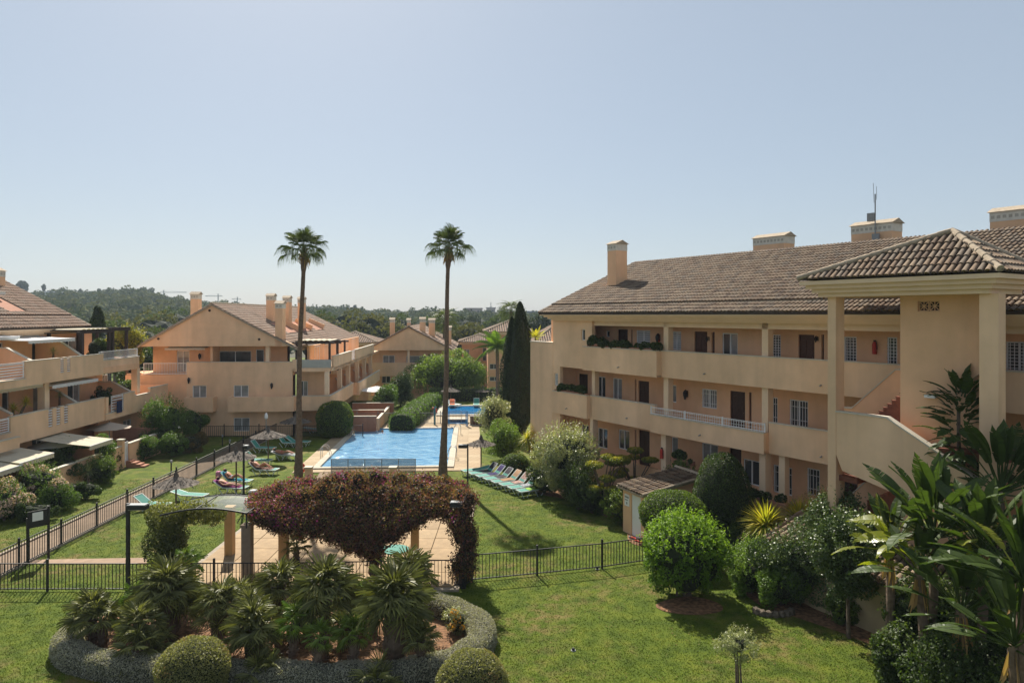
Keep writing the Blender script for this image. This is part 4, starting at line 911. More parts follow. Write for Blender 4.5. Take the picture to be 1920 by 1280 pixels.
# plaza
px0, px1, py0_, py1_ = -12.9, -2.2, 26.3, 37.5
zp = .1
MB().box(px0-.25, px1+.2, py0_-.25, py1_+.2, -.05, zp-.03).build('plaza', kerb_m, None, kind='structure'); plaza = [o for o in COL.objects if o.name == 'plaza'][0]
nx_, ny_ = 8, 8; gx, gy = (px1-px0)/nx_, (py1_-py0_)/ny_
pm = [pmat('plaza_slab_%s' % s, c, .85, .14, 2.5, .25, 50, stain=.2) for s, c in (('a', (.40, .28, .16)), ('b', (.37, .26, .15)), ('c', (.42, .30, .175)))]
ms = [MB().box(0, gx-.035, 0, gy-.035, -.04, .03).data('paving_slab', q) for q in pm]
for i in range(nx_):
    for j in range(ny_): link('paving_slab', ms[(i*3+j*5+i*j) % 3], plaza, loc=(px0+i*gx+.017, py0_+j*gy+.017, zp+rnd.uniform(-.004, .004)))
# ---------------------------------------------------------------- pools
def water_mat(name, c1, c2):
    m = bpy.data.materials.new(name); m.use_nodes = True; n = m.node_tree.nodes; l = m.node_tree.links; b = n['Principled BSDF']
    b.inputs['Roughness'].default_value = .05; b.inputs['IOR'].default_value = 1.33
    tc = n.new('ShaderNodeTexCoord'); mp = n.new('ShaderNodeMapping'); mp.inputs['Scale'].default_value = (1, 2.0, 1); l.new(tc.outputs['Object'], mp.inputs[0])
    q = n.new('ShaderNodeTexNoise'); q.inputs['Scale'].default_value = 1.1; q.inputs['Detail'].default_value = 4; q.inputs['Distortion'].default_value = .6; l.new(mp.outputs[0], q.inputs['Vector'])
    r_ = n.new('ShaderNodeValToRGB'); e = r_.color_ramp.elements; e[0].position = .35; e[0].color = (*c1, 1); e[1].position = .68; e[1].color = (*c2, 1)
    l.new(q.outputs[0], r_.inputs[0]); l.new(r_.outputs[0], b.inputs['Base Color'])
    q2 = n.new('ShaderNodeTexNoise'); q2.inputs['Scale'].default_value = 2.6; q2.inputs['Detail'].default_value = 3; l.new(mp.outputs[0], q2.inputs['Vector'])
    bp = n.new('ShaderNodeBump'); bp.inputs['Strength'].default_value = .55; bp.inputs['Distance'].default_value = .12; l.new(q2.outputs[0], bp.inputs['Height']); l.new(bp.outputs[0], b.inputs['Normal'])
    return m
PF = Frame(0, 0, math.atan2(.0576, .998))
def pool(lab, pts, cop, mat, z=0.0):
    """water edge corners in photo pixels: near left, near right, far right, far left"""
    q = [PF.loc(*G(px, py, z+.03)) for px, py in pts]
    x0, x1 = (q[0][0]+q[3][0])/2, (q[1][0]+q[2][0])/2; y0, y1 = (q[0][1]+q[1][1])/2, (q[2][1]+q[3][1])/2
    t = thing('swimming_pool', lab, 'swimming pool', (*PF.wor(x0, y0), z), PF.a); A, B = x1-x0, y1-y0
    cm = pmat('pool_coping', (.50, .45, .36), .8, .1, 5, .1, 30, stain=.2)
    def run(ax, a0, a1, b0, b1):         # coping stones one by one
        n_ = max(2, int((a1-a0)/.6)); 
        me = MB().box(0, (a1-a0)/n_-.012, 0, b1-b0, 0, .14).data('coping_stone', cm) if ax == 'x' else MB().box(0, b1-b0, 0, (a1-a0)/n_-.012, 0, .14).data('coping_stone', cm)
        for i in range(n_):
            p = a0+(a1-a0)*i/n_; link('coping_stone', me, t, loc=(p, b0, rnd.uniform(0, .006)) if ax == 'x' else (b0, p, rnd.uniform(0, .006)))
    run('x', -cop, A+cop, -cop, 0); run('x', -cop, A+cop, B, B+cop); run('y', 0, B, -cop, 0); run('y', 0, B, A, A+cop)
    MB().add([(0, 0, .035), (A, 0, .035), (A, B, .035), (0, B, .035)], [(0, 1, 2, 3)]).build('water', mat, t)
    tl = pmat('pool_tile', (.10, .28, .50), .4, .1, 20)
    MB().box(0, A, B-.02, B-.001, .03, .13).build('tile_band', tl, t)
    return t, (x0, x1, y0, y1)
water1 = water_mat('pool_water', (.09, .26, .46), (.26, .46, .62)); water2 = water_mat('pool_water_deep', (.012, .12, .30), (.02, .19, .40))
p1, r1 = pool('large rectangular swimming pool with pale blue rippled water between the two palms', [(597, 876), (838, 876), (851, 804.5), (675, 804.5)], .45, water1)
print('pool', r1)
x0, x1, y0, y1 = r1
W_ = lambda x, y: PF.wor(x, y)
flat('pool_deck', [W_(x0-1.55, y0-1.3), W_(x1+2.35, y0-1.3), W_(x1+2.35, y1+3.1), W_(x0-1.55, y1+3.1)], .03, deck_m)
dm = [MB().box(0, 1.0-.02, 0, 1.0-.02, -.02, .02).data('deck_slab', pmat('deck_slab_%d' % k, c, .85, .14, 3, .2, 40, stain=.2)) for k, c in enumerate(((.42, .31, .19), (.38, .28, .175), (.46, .35, .22)))]
deck = [o for o in COL.objects if o.name == 'pool_deck'][0]
def decking(xa, xb, ya, yb):
    nx = max(1, round((xb-xa)/1.0)); ny = max(1, round((yb-ya)/1.0))
    for i in range(nx):
        for j in range(ny):
            link('deck_slab', rnd.choice(dm), deck, loc=(*W_(xa+(xb-xa)*i/nx, ya+(yb-ya)*j/ny), .035), rot=(0, 0, PF.a), scale=((xb-xa)/nx, (yb-ya)/ny, 1))
decking(x1+.46, x1+2.3, y0-1.2, y1+.45); decking(x0-1.5, x0-.46, y0-1.2, y1+.45); decking(x0-.45, x1+.45, y0-1.25, y0-.46); decking(x0-1.5, x1+2.3, y1+.46, y1+3.0)
flat('pool_path', [W_(x1+.6, y1+3.1), W_(x1+1.9, y1+3.1), W_(x1+1.9, y1+8), W_(x1+.6, y1+8)], .03, deck_m)
flat('pool_path', [G(585, 905), G(640, 905), G(652, 886), G(600, 886)], .025, path_m)
p2, r2 = pool('small deep-blue swimming pool glimpsed beyond the large pool', [(826, 778), (935, 778), (932, 762), (834, 762)], .5, water2)
x0b, x1b, y0b, y1b = r2
flat('pool_deck', [W_(x0b-2.2, y0b-6.5), W_(x1b+1.5, y0b-6.5), W_(x1b+1.5, y1b+.9), W_(x0b-2.2, y1b+.9)], .02, deck_m)
# ---------------------------------------------------------------- hills
def hill_prof(px):
    pts = [(-700, 560), (-300, 540), (0, 552), (60, 556), (110, 548), (160, 553), (205, 552), (260, 549), (300, 561), (350, 569), (400, 574), (470, 579), (560, 583), (620, 582), (660, 586), (740, 593), (780, 590), (860, 592), (1000, 593), (1100, 594), (1500, 590), (2600, 585)]
    for a, b in zip(pts, pts[1:]):
        if a[0] <= px <= b[0]: return a[1]+(b[1]-a[1])*(px-a[0])/(b[0]-a[0])
    return 590
hill_m = pmat('hill_soil', (.10, .085, .05), .95, .3, .02, col2=(.06, .065, .035))
def hill_h(px, k):                      # k 0..1 from foot to crest
    t = (HY-hill_prof(px)); Yc = 620.0; top = H+t*Yc/F
    return -2+(top+2)*(k**.8)
hv, hf = [], []; pxs = list(range(-700, 2601, 50)); ks = [0, .15, .3, .45, .6, .75, .9, 1.0, 1.15]
def hill_pt(px, k): Y = 200+420*k; kk = min(1, k); return ((px-960)/F*Y, Y, hill_h(px, kk)+(2.5*math.sin(px*.013+k*5)*k*(1-kk)*2)-(max(0, k-1)*60))
for px in pxs:
    for k in ks: hv.append(hill_pt(px, k))
nk = len(ks)
for i in range(len(pxs)-1):
    for j in range(nk-1): hf.append((i*nk+j, (i+1)*nk+j, (i+1)*nk+j+1, i*nk+j+1))
m = MB(); m.add(hv, hf); m.build('hill', hill_m, None, kind='structure', smooth=True)
# ================================================================ foliage
LG = (2.1, 1.85, 1.35)
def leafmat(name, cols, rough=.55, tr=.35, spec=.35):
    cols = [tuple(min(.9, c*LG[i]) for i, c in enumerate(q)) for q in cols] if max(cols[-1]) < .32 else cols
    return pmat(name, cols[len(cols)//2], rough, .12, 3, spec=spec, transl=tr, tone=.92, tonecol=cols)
g_mid = leafmat('leaf_mid', [(.022, .040, .012), (.035, .062, .016), (.055, .09, .022), (.08, .12, .03)])
g_dark = leafmat('leaf_dark', [(.008, .016, .006), (.015, .03, .010), (.028, .05, .016), (.055, .085, .028)])
g_gloss = leafmat('leaf_glossy', [(.012, .024, .010), (.02, .038, .015), (.032, .055, .022), (.05, .08, .03)], .28, .2, .7)
g_bright = leafmat('leaf_bright', [(.022, .05, .008), (.04, .085, .012), (.065, .125, .016), (.11, .185, .028)], tr=.4)
g_yellow = leafmat('leaf_yellow', [(.08, .10, .015), (.13, .15, .02), (.20, .20, .03), (.28, .25, .05)], tr=.45)
g_olive = leafmat('leaf_olive', [(.05, .06, .03), (.08, .09, .05), (.12, .13, .075), (.17, .18, .11)])
g_silver = leafmat('leaf_silver', [(.19, .18, .14), (.28, .265, .21), (.38, .36, .29), (.48, .46, .39)], .8, .25)
g_grey = leafmat('leaf_greygreen', [(.05, .07, .045), (.09, .115, .075), (.15, .18, .12), (.24, .27, .19)], .4, .25, .6)
g_boug = leafmat('bougainvillea_leaf', [(.012, .010, .010), (.04, .020, .022), (.10, .035, .055), (.045, .060, .020), (.13, .07, .045), (.19, .07, .09)], .6, .35)
g_flow = leafmat('magenta_flower', [(.22, .02, .14), (.34, .04, .22), (.42, .07, .28)], .6, .4)
g_pink = leafmat('pink_flower', [(.45, .28, .24), (.60, .42, .36), (.70, .52, .45)], .7, .3)
g_white = leafmat('white_flower', [(.65, .62, .58), (.75, .74, .72)], .7, .3)
g_orangef = leafmat('orange_flower', [(.45, .20, .03), (.60, .32, .04)], .7, .3)
g_brown = leafmat('dry_leaf', [(.10, .07, .04), (.16, .11, .06), (.22, .16, .09)], .8, .25)
g_cyp = leafmat('cypress_leaf', [(.008, .016, .008), (.013, .024, .011), (.02, .034, .014)], .7, .12, .2)
g_palm = leafmat('palm_leaf', [(.03, .045, .015), (.05, .075, .022), (.075, .11, .032)], .45, .3, .5)
g_cham = leafmat('fan_palm_leaf', [(.038, .048, .024), (.082, .095, .045), (.16, .18, .09)], .5, .35, .35)
g_strel = leafmat('banana_leaf', [(.010, .020, .008), (.017, .032, .010), (.026, .048, .013), (.048, .078, .017)], .5, .3, .3)
core_m = pmat('inner_twigs', (.020, .026, .012), .95, .4, 8)  # solid dark core: fills the crown and holds its inner shade as colour
core_silver = pmat('inner_twigs_grey', (.07, .07, .05), .95, .3, 8)  # greyer core for the silver hedge, inner shade again held in its colour
def leaves(P, N, size, asp=.5, flat=.5, jit=.3, fold=True):
    """one bent leaf (two triangles as a quad) per point; returns vertices and quads"""
    n = len(P); P = np.asarray(P); N = np.asarray(N)
    rd = rng.normal(size=(n, 3)); rd /= np.linalg.norm(rd, axis=1)[:, None]
    nn = N*flat+rd*(1-flat)+1e-6; nn /= np.linalg.norm(nn, axis=1)[:, None]
    r2 = rng.normal(size=(n, 3)); a = np.cross(nn, r2); a /= np.linalg.norm(a, axis=1)[:, None]+1e-9; b = np.cross(nn, a)
    s = size*(1+rng.uniform(-jit, jit, n))[:, None]
    V = np.stack([P-a*s*.5, P+b*s*asp*.5+nn*s*.08, P+a*s*.5, P-b*s*asp*.5+nn*s*.08], 1).reshape(-1, 3)
    return V, np.arange(n*4).reshape(-1, 4)
def clumps(R3, n, sc=.35, seed=None, top=False):
    """clump centres spread through an ellipsoid, each with a radius"""
    C = []; rx, ry, rz = R3
    for _ in range(n):
        d = rng.normal(size=3); d /= np.linalg.norm(d); 
        if top and d[2] < -.3: d[2] *= -.5
        k = rng.uniform(.5, .98); C.append((d[0]*rx*k, d[1]*ry*k, d[2]*rz*k, sc*min(rx, ry, rz)*rng.uniform(.5, 1.45)))
    return np.array(C)
def clump_points(C, n):
    w_ = C[:, 3]**2; idx = rng.choice(len(C), n, p=w_/w_.sum()); d = rng.normal(size=(n, 3)); d /= np.linalg.norm(d, axis=1)[:, None]
    r = C[idx, 3][:, None]*rng.uniform(.55, 1.05, n)[:, None]**.5
    return C[idx, :3]+d*r, d, idx
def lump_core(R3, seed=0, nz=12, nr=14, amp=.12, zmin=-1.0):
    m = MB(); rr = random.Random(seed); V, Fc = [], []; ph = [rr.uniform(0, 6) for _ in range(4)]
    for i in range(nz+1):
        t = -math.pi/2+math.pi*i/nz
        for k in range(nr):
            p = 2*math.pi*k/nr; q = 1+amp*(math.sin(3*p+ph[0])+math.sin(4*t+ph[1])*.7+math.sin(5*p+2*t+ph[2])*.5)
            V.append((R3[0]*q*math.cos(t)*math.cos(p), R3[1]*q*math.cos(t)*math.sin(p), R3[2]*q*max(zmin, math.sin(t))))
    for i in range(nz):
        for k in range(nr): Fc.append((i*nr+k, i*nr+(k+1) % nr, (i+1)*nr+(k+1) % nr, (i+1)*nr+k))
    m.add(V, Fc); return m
def bush(name, lab, cat, x, y, R3, mat, n, size, z=0.0, zc=None, clump=14, sc=.38, trunk=None, flowers=None, asp=.5, flat=.45, core=.62, group=None, corem=None, sprig=0, seed=1, second=None):
    zc = R3[2]*.9 if zc is None else zc
    t = thing(name, lab, cat, (x, y, z), 0, group)
    C = clumps(R3, clump, sc); P, N, idx = clump_points(C, n)
    m2 = int(n*.10); d = rng.normal(size=(m2, 3)); d /= np.linalg.norm(d, axis=1)[:, None]; P2 = d*np.array(R3)*rng.uniform(.6, .92, m2)[:, None]
    P = np.concatenate([P, P2]); N = np.concatenate([N, d]); tone = np.concatenate([rng.uniform(.25, .75, clump)[idx]+rng.normal(0, .16, n), rng.uniform(0, .8, m2)])
    if sprig:                            # loose shoots that break the outline
        k = rng.normal(size=(sprig, 3)); k[:, 2] = abs(k[:, 2])+.3; k /= np.linalg.norm(k, axis=1)[:, None]; L = 12
        st = k*np.array(R3)*.88; sp = (st[:, None, :]+(k*np.array([.5, .5, 1]))[:, None, :]*np.linspace(0, min(R3)*.55, L)[None, :, None]*rng.uniform(.4, 1.1, (sprig, 1, 1))+rng.normal(0, size*.35, (sprig, L, 3))).reshape(-1, 3)
        P = np.concatenate([P, sp]); N = np.concatenate([N, np.repeat(k, L, 0)]); tone = np.concatenate([tone, rng.uniform(.5, 1, len(sp))])
    P = P+np.array([0, 0, zc]); ok = P[:, 2] > .03; P, N, tone = P[ok], N[ok], tone[ok]
    V, Q = leaves(P, N, size, asp, flat)
    link('crown', npmesh('crown', V, Q, mat, np.clip(tone, 0, 1)), t)
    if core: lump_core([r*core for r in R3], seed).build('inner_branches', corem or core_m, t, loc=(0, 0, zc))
    m = MB()
    if trunk:
        for k in range(trunk[0]):
            a = rnd.uniform(0, 6.3); e = rnd.uniform(.15, .45); m.tube([(math.cos(a)*.06*k, math.sin(a)*.06*k, -.05), (math.cos(a)*R3[0]*e*.4, math.sin(a)*R3[1]*e*.4, zc*.6), (math.cos(a)*R3[0]*e, math.sin(a)*R3[1]*e, zc*1.15)], [trunk[1], trunk[1]*.7, trunk[1]*.3], 7)
    else:
        for k in range(4): a = k*1.6+seed; m.tube([(0, 0, -.05), (math.cos(a)*R3[0]*.3, math.sin(a)*R3[1]*.3, zc)], [.04, .02], 6)
    m.build('trunk', barkm, t)
    if flowers:
        fm, fn, fs = flowers; C2 = C[C[:, 2] > -R3[2]*.2]; Pf, Nf, _ = clump_points(C2, fn); Pf = Pf*1.04+np.array([0, 0, zc]); V, Q = leaves(Pf, Nf, fs, .9, .6)
        link('flowers', npmesh('flowers', V, Q, fm, rng.uniform(0, 1, len(Q))), t, kind='stuff')
    return t
def clipped(name, lab, x, y, R3, mat, n, size, zc, power=2.0, z=0, rust=None, cat='topiary', core_=None, square=False):
    """clipped bush with a close, even surface"""
    t = thing(name, lab, cat, (x, y, z)); d = rng.normal(size=(n, 3)); d /= np.linalg.norm(d, axis=1)[:, None]
    if power != 2.0: q = (np.abs(d)**power).sum(1)**(1/power); d2 = d/q[:, None]
    else: d2 = d
    lum = 1+.03*np.sin(d[:, 0]*7+1)*np.sin(d[:, 1]*6+2)+.02*np.sin(d[:, 2]*9)
    P = d2*np.array(R3)*(lum*rng.uniform(.93, 1.02, n))[:, None]+np.array([0, 0, zc]); ok = P[:, 2] > .02
    V, Q = leaves(P[ok], d[ok], size, .6, .35); link('crown', npmesh('crown', V, Q, mat, np.clip(rng.normal(.45, .22, ok.sum()), 0, 1)), t)
    if rust:
        k = d[:, 2] > .2; P3 = P[k & ok & (np.sin(d[:, 0]*3+x)+np.sin(d[:, 1]*4+y) > .35)][::5]; N3 = P3-np.array([0, 0, zc]); N3 /= np.linalg.norm(N3, axis=1)[:, None]; V, Q = leaves(P3+N3*.01, N3, size, .6, .5); link('new_shoots', npmesh('new_shoots', V, Q, rust, rng.uniform(0, 1, len(Q))), t, kind='stuff')
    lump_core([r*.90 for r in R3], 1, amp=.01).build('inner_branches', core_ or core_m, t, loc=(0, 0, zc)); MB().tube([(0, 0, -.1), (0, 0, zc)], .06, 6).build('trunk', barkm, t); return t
def hedge(name, lab, pts, w_, h_, mat, dens, size, corem=None, z=0, cat='hedge', rnd_top=.3, taper=0):
    """hedge along a polyline: rounded cross-section, leaf skin over a solid core"""
    t = thing(name, lab, cat, (pts[0][0], pts[0][1], z)); P0 = [Vector((p[0]-pts[0][0], p[1]-pts[0][1])) for p in pts]; N_ = len(P0)
    prof = [(-.5, 0), (-.52, .45), (-.46, .82), (-.28, .98), (0, 1.02), (.28, .98), (.46, .82), (.52, .45), (.5, 0)]
    def fr(i):
        d = (P0[min(i+1, N_-1)]-P0[max(i-1, 0)]).normalized(); return Vector((-d.y, d.x))
    V, Fc = [], []
    for i in range(N_):
        nn = fr(i)
        for a, b in prof: q = P0[i]+nn*a*w_*.93; V.append((q.x, q.y, b*h_*.94))
    k = len(prof)
    for i in range(N_-1):
        for j in range(k-1): Fc.append((i*k+j, i*k+j+1, (i+1)*k+j+1, (i+1)*k+j))
    Fc += [tuple(range(k)), tuple(range((N_-1)*k+k-1, (N_-1)*k-1, -1))]
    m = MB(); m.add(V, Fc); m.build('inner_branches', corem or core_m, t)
    PP, NN = [], []
    for i in range(N_-1):
        L = (P0[i+1]-P0[i]).length; n0, n1 = fr(i), fr(i+1); cnt = int(dens*L*(w_+2*h_))
        for _ in range(cnt):
            u = rnd.random(); s = rnd.random()*(k-1); j = int(s); f = s-j; a = prof[j][0]*(1-f)+prof[j+1][0]*f; b = prof[j][1]*(1-f)+prof[j+1][1]*f
            nn = (n0*(1-u)+n1*u).normalized(); q = P0[i].lerp(P0[i+1], u); wob = 1+.05*math.sin((q.x+q.y)*3.1)+.03*math.sin(q.x*7)
            q2 = q+nn*a*w_*wob; PP.append((q2.x, q2.y, b*h_*wob)); no = Vector((nn.x*a*1.6, nn.y*a*1.6, (b-.35)*1.2)); no.normalize(); NN.append(tuple(no))
    for e, sgn in ((0, -1), (N_-1, 1)):
        nn = fr(e); d = Vector((nn.y, -nn.x))*sgn
        for _ in range(int(dens*w_*h_)):
            a, b = rnd.uniform(-.5, .5), rnd.random(); q = P0[e]+nn*a*w_+d*.03; PP.append((q.x, q.y, b*h_)); NN.append((d.x, d.y, 0))
    PP = np.array(PP)+rng.normal(0, size*.3, (len(PP), 3)); V, Q = leaves(PP, NN, size, .55, .35)
    link('leaf_skin', npmesh('leaf_skin', V, Q, mat, np.clip(rng.normal(.5, .25, len(Q)), 0, 1)), t); return t
# ---------------------------------------------------------------- fan palms
def fan_leaf(R_, nseg, droop, spread=1.9, w_=None, pet=.6, pm=None, split=.45, thread=False, seed=0):
    """palmate leaf: petiole along +x, folded segments fanning out; returns MB"""
    rr = random.Random(seed); m = MB(); hub = Vector((pet, 0, 0)); w_ = w_ or 2*spread*R_*split/nseg*.5
    m.tube([(0, 0, -.02), (pet*.5, 0, .03), hub], [.018, .014, .01], 5)
    for i in range(nseg):
        a = -spread+2*spread*(i+.5)/nseg+rr.uniform(-.03, .03); L = R_*(.78+.22*math.cos(a*.75))*rr.uniform(.93, 1.05); d = Vector((math.cos(a), math.sin(a), 0)); s = Vector((-d.y, d.x, 0))
        dr = droop*rr.uniform(.7, 1.4)
        def pt(f, side): 
            ww = w_*(f/split if f < split else 1-(f-split)/(1-split)*.93); q = hub+d*L*f; zz = -dr*L*max(0, f-.25)**2*1.6+(.02 if side == 0 else 0)*1
            if thread and f > .7: q -= d*L*(f-.7)*.5
            return q+s*ww*side*.5+Vector((0, 0, zz+.04*math.sin(a)**2))
        st = (.05, split, .75, 1.0); V = []
        for f in st: V += [pt(f, -1), pt(f, 0)+Vector((0, 0, .012)), pt(f, 1)]
        fs = []
        for j in range(3): fs += [(j*3, j*3+1, j*3+4, j*3+3), (j*3+1, j*3+2, j*3+5, j*3+4)]
        m.add(V, fs, rr.uniform(.1, .95))
    return m
cham_me = [fan_leaf(.40, 15, .22, 1.9, pet=.40, split=.6, seed=i).data('frond', g_cham) for i in range(3)]+[fan_leaf(.36, 14, .6, 2.1, pet=.45, split=.55, seed=9).data('frond', g_cham)]
cham_br = leafmat('fan_palm_leaf_green', [(.05, .085, .02), (.08, .13, .03), (.12, .18, .045)], .45, .35, .5)
cham_me2 = [fan_leaf(.36, 15, .35, 1.9, pet=.4, seed=i+20).data('frond', cham_br) for i in range(2)]
def rotZY(az, el, roll=0):
    return (Matrix.Rotation(az, 4, 'Z') @ Matrix.Rotation(-el, 4, 'Y') @ Matrix.Rotation(roll, 4, 'X'))
def fanpalm(lab, x, y, h, n=26, s=1.0, young=0, trunk_r=.12, z=0, stems=1, group='fan palms in the round bed', mes=None):
    t = thing('fan_palm', lab, 'palm', (x, y, z), 0, group); mes = mes or cham_me
    for q in range(stems):
        ox, oy = (0, 0) if stems == 1 else (rnd.uniform(-.35, .35)*s, rnd.uniform(-.35, .35)*s); hh = h*(1 if q == 0 else rnd.uniform(.45, .85)); lean = (rnd.uniform(-.12, .12), rnd.uniform(-.12, .12))
        m = MB(); k = 7; pts = [(ox+lean[0]*i/k*hh, oy+lean[1]*i/k*hh, -.05+hh*i/k) for i in range(k+1)]; m.tube(pts, [trunk_r*(1.0+.14*(i % 2)) for i in range(k+1)], 9)
        for i in range(int(60*hh)):      # leaf-base stubs on the stem
            f = rnd.random(); a = rnd.uniform(0, 6.28); c = (ox+lean[0]*f*hh, oy+lean[1]*f*hh, f*hh); r0 = trunk_r*.95; m.bar((c[0]+math.cos(a)*r0, c[1]+math.sin(a)*r0, c[2]), (c[0]+math.cos(a)*(r0+.06), c[1]+math.sin(a)*(r0+.06), c[2]+.08), .03)
        m.build('trunk', palmbark, t)
        nf = int(n*(1 if q == 0 else .6))
        for i in range(nf):
            f = i/nf; el = 1.45-1.95*f+rnd.uniform(-.2, .2); az = i*2.399+rnd.uniform(-.2, .2); sc_ = s*rnd.uniform(.85, 1.15)
            o = link('frond', rnd.choice(mes), t); o.matrix_local = Matrix.Translation((ox+lean[0]*hh, oy+lean[1]*hh, hh-.03*f)) @ rotZY(az, el, rnd.uniform(-.3, .3)) @ Matrix.Scale(sc_, 4)
    return t
def tall_palm(lab, x, y, ht, bend, bulge, r0=.30, seed=0):
    rr = random.Random(seed); t = thing('tall_fan_palm', lab, 'palm', (x, y, 0), 0, 'tall fan palms by the pool'); m = MB(); n = 60; pts, rad = [], []
    for i in range(n+1):
        f = i/n; pts.append((bend*f**1.3*.9+.05*math.sin(f*7+seed), .12*math.sin(f*3+seed), -.05+ht*f)); r_ = r0*(.55+.5*math.exp(-f*6))*(1-.28*f)
        if bulge and .925 < f < .985: r_ *= 1.45
        rad.append(r_*(1+.05*(i % 2)))
    m.tube(pts, rad, 12); m.build('trunk', palmbark, t); top = Vector(pts[-1])
    m = MB()
    for i in range(60): a = rr.uniform(0, 6.28); z = -rr.uniform(.0, .9); m.bar(top+Vector((math.cos(a)*.12, math.sin(a)*.12, z)), top+Vector((math.cos(a)*.28, math.sin(a)*.28, z+.28)), .05, .02)
    m.build('leaf_bases', palmbark, t)
    mes = [fan_leaf(.78, 22, .30, 1.5, pet=.80, split=.5, thread=True, seed=i+40+seed).data('frond', g_palm) for i in range(3)]; mes2 = [fan_leaf(.78, 22, .9, 1.6, pet=.95, split=.5, thread=True, seed=i+60+seed).data('frond', g_palm) for i in range(2)]
    for i in range(40):
        f = i/40; el = 1.55-1.75*f+rr.uniform(-.18, .18); az = i*2.399+rr.uniform(-.25, .25); sc_ = rr.uniform(.76, 1.08)*(1.08 if f < .2 else 1)
        o = link('frond', (mes if f < .62 else mes2)[i % 2], t); o.matrix_local = Matrix.Translation(top+Vector((0, 0, .12-.15*f))) @ rotZY(az, el, rr.uniform(-.4, .4)) @ Matrix.Scale(sc_, 4)
    m = MB()                             # skirt of dead leaves
    for i in range(26 if bulge and seed == 1 else 60): a = rr.uniform(0, 6.28); L = rr.uniform(.35, .8); p = top+Vector((math.cos(a)*.16, math.sin(a)*.16, -rr.uniform(.0, .25))); q = p+Vector((math.cos(a)*.22, math.sin(a)*.22, -L)); m.add([p, p+Vector((.05, .03, 0)), q+Vector((.02, .02, 0)), q], [(0, 1, 2, 3)], rr.random())
    m.build('dead_leaves', g_brown, t)
    m = MB()                             # hanging threads
    for i in range(170):
        a = rr.uniform(0, 6.28); r_ = rr.uniform(.55, 1.2); z = rr.uniform(-.25, .35); L = rr.uniform(.2, .55); p = top+Vector((math.cos(a)*r_, math.sin(a)*r_, z)); m.add([p, p+Vector((.018, .01, 0)), p+Vector((.01, 0, -L)), p+Vector((-.008, 0, -L))], [(0, 1, 2, 3)])
    m.build('hanging_threads', g_palm, t, kind='stuff'); return t
def yucca(lab, x, y, z, r, mat, n=110, trunk=0.0, w_=.05, group=None, name='spiky_plant', heads=((0, 0, 0, 1),)):
    t = thing(name, lab, 'plant', (x, y, z), 0, group); m = MB(); tr = MB()
    for hx, hy_, hz, hs in heads:
        c = Vector((hx, hy_, trunk+hz)); tr.tube([(0, 0, -.1), (hx*.5, hy_*.5, (trunk+hz)*.55), c], [.09, .08, .06], 7)
        for i in range(int(n*hs)):
            u = 1-1.45*(i+.5)/(n*hs); el = math.asin(max(-.55, min(1, u)))+rnd.uniform(-.1, .1); a = i*2.399; d = Vector((math.cos(a)*math.cos(el), math.sin(a)*math.cos(el), math.sin(el))); L = r*hs*rnd.uniform(.85, 1.1); s = d.cross(Vector((0, 0, 1)))
            s = s.normalized() if s.length > .01 else Vector((1, 0, 0)); up = s.cross(d); sag = Vector((0, 0, -.16*L*math.cos(el)))
            p0, p1, p2 = c+d*.04, c+d*L*.55, c+d*L+sag; ww = w_
            m.add([p0-s*ww*.4, p0+s*ww*.4, p1+s*ww*.5+up*.01, p1-s*ww*.5+up*.01, p2], [(0, 1, 2, 3), (3, 2, 4)], rnd.uniform(.05, 1))
    m.build('blades', mat, t); tr.build('trunk', barkm, t); return t
# ================================================================ tall palms
def base_at(px, py, z=0): return G(px, py, z)
x, y = base_at(557, 907); tall_palm('tall slender fan palm left of the pool, its trunk leaning slightly right', x, y, H-(472-HY)/F*y, (571-557)/F*y, True, seed=1, r0=.30)
x, y = base_at(832, 888); tall_palm('tall slender fan palm at the near right corner of the large pool', x, y, H-(467-HY)/F*y, (843-832)/F*y, True, seed=5, r0=.30)
# ---------------------------------------------------------------- round bed
mpt = [(172, 1150), (114, 1180), (112, 1212), (200, 1232), (300, 1238), (400, 1243), (520, 1250), (640, 1253), (760, 1247), (840, 1232), (898, 1203), (915, 1172), (895, 1145), (850, 1124), (790, 1112)]
hp = []
HT = .62
for i in range(len(mpt)-1):
    a, b = G(*mpt[i][:2], HT*.9), G(*mpt[i+1][:2], HT*.9)
    for j in range(4): hp.append((a[0]+(b[0]-a[0])*j/4, a[1]+(b[1]-a[1])*j/4))
hp.append(G(*mpt[-1], HT*.9))
hs = []
for i in range(len(hp)):                # smoothed
    q = [hp[min(max(i+k, 0), len(hp)-1)] for k in (-4, -3, -2, -1, 0, 1, 2, 3, 4)]; hs.append((sum(p[0] for p in q)/9, sum(p[1] for p in q)/9))
hedge('clipped_hedge', 'low silver-grey clipped hedge curving round the palm bed on the near lawn', hs, .82, HT, g_silver, 1500, .05, core_silver)
clipped('round_topiary', 'dark green clipped ball at the bottom left, in front of the silver hedge', *( (362-960)/F*18.7, 18.7), (.95, .95, .80), g_olive, 20000, .048, .84, rust=g_brown)
clipped('round_topiary', 'clipped ball with rusty shoots at the bottom edge, right end of the silver hedge', *( (885-960)/F*18.0, 18.0), (.92, .92, .80), g_olive, 20000, .048, .84, rust=g_brown)
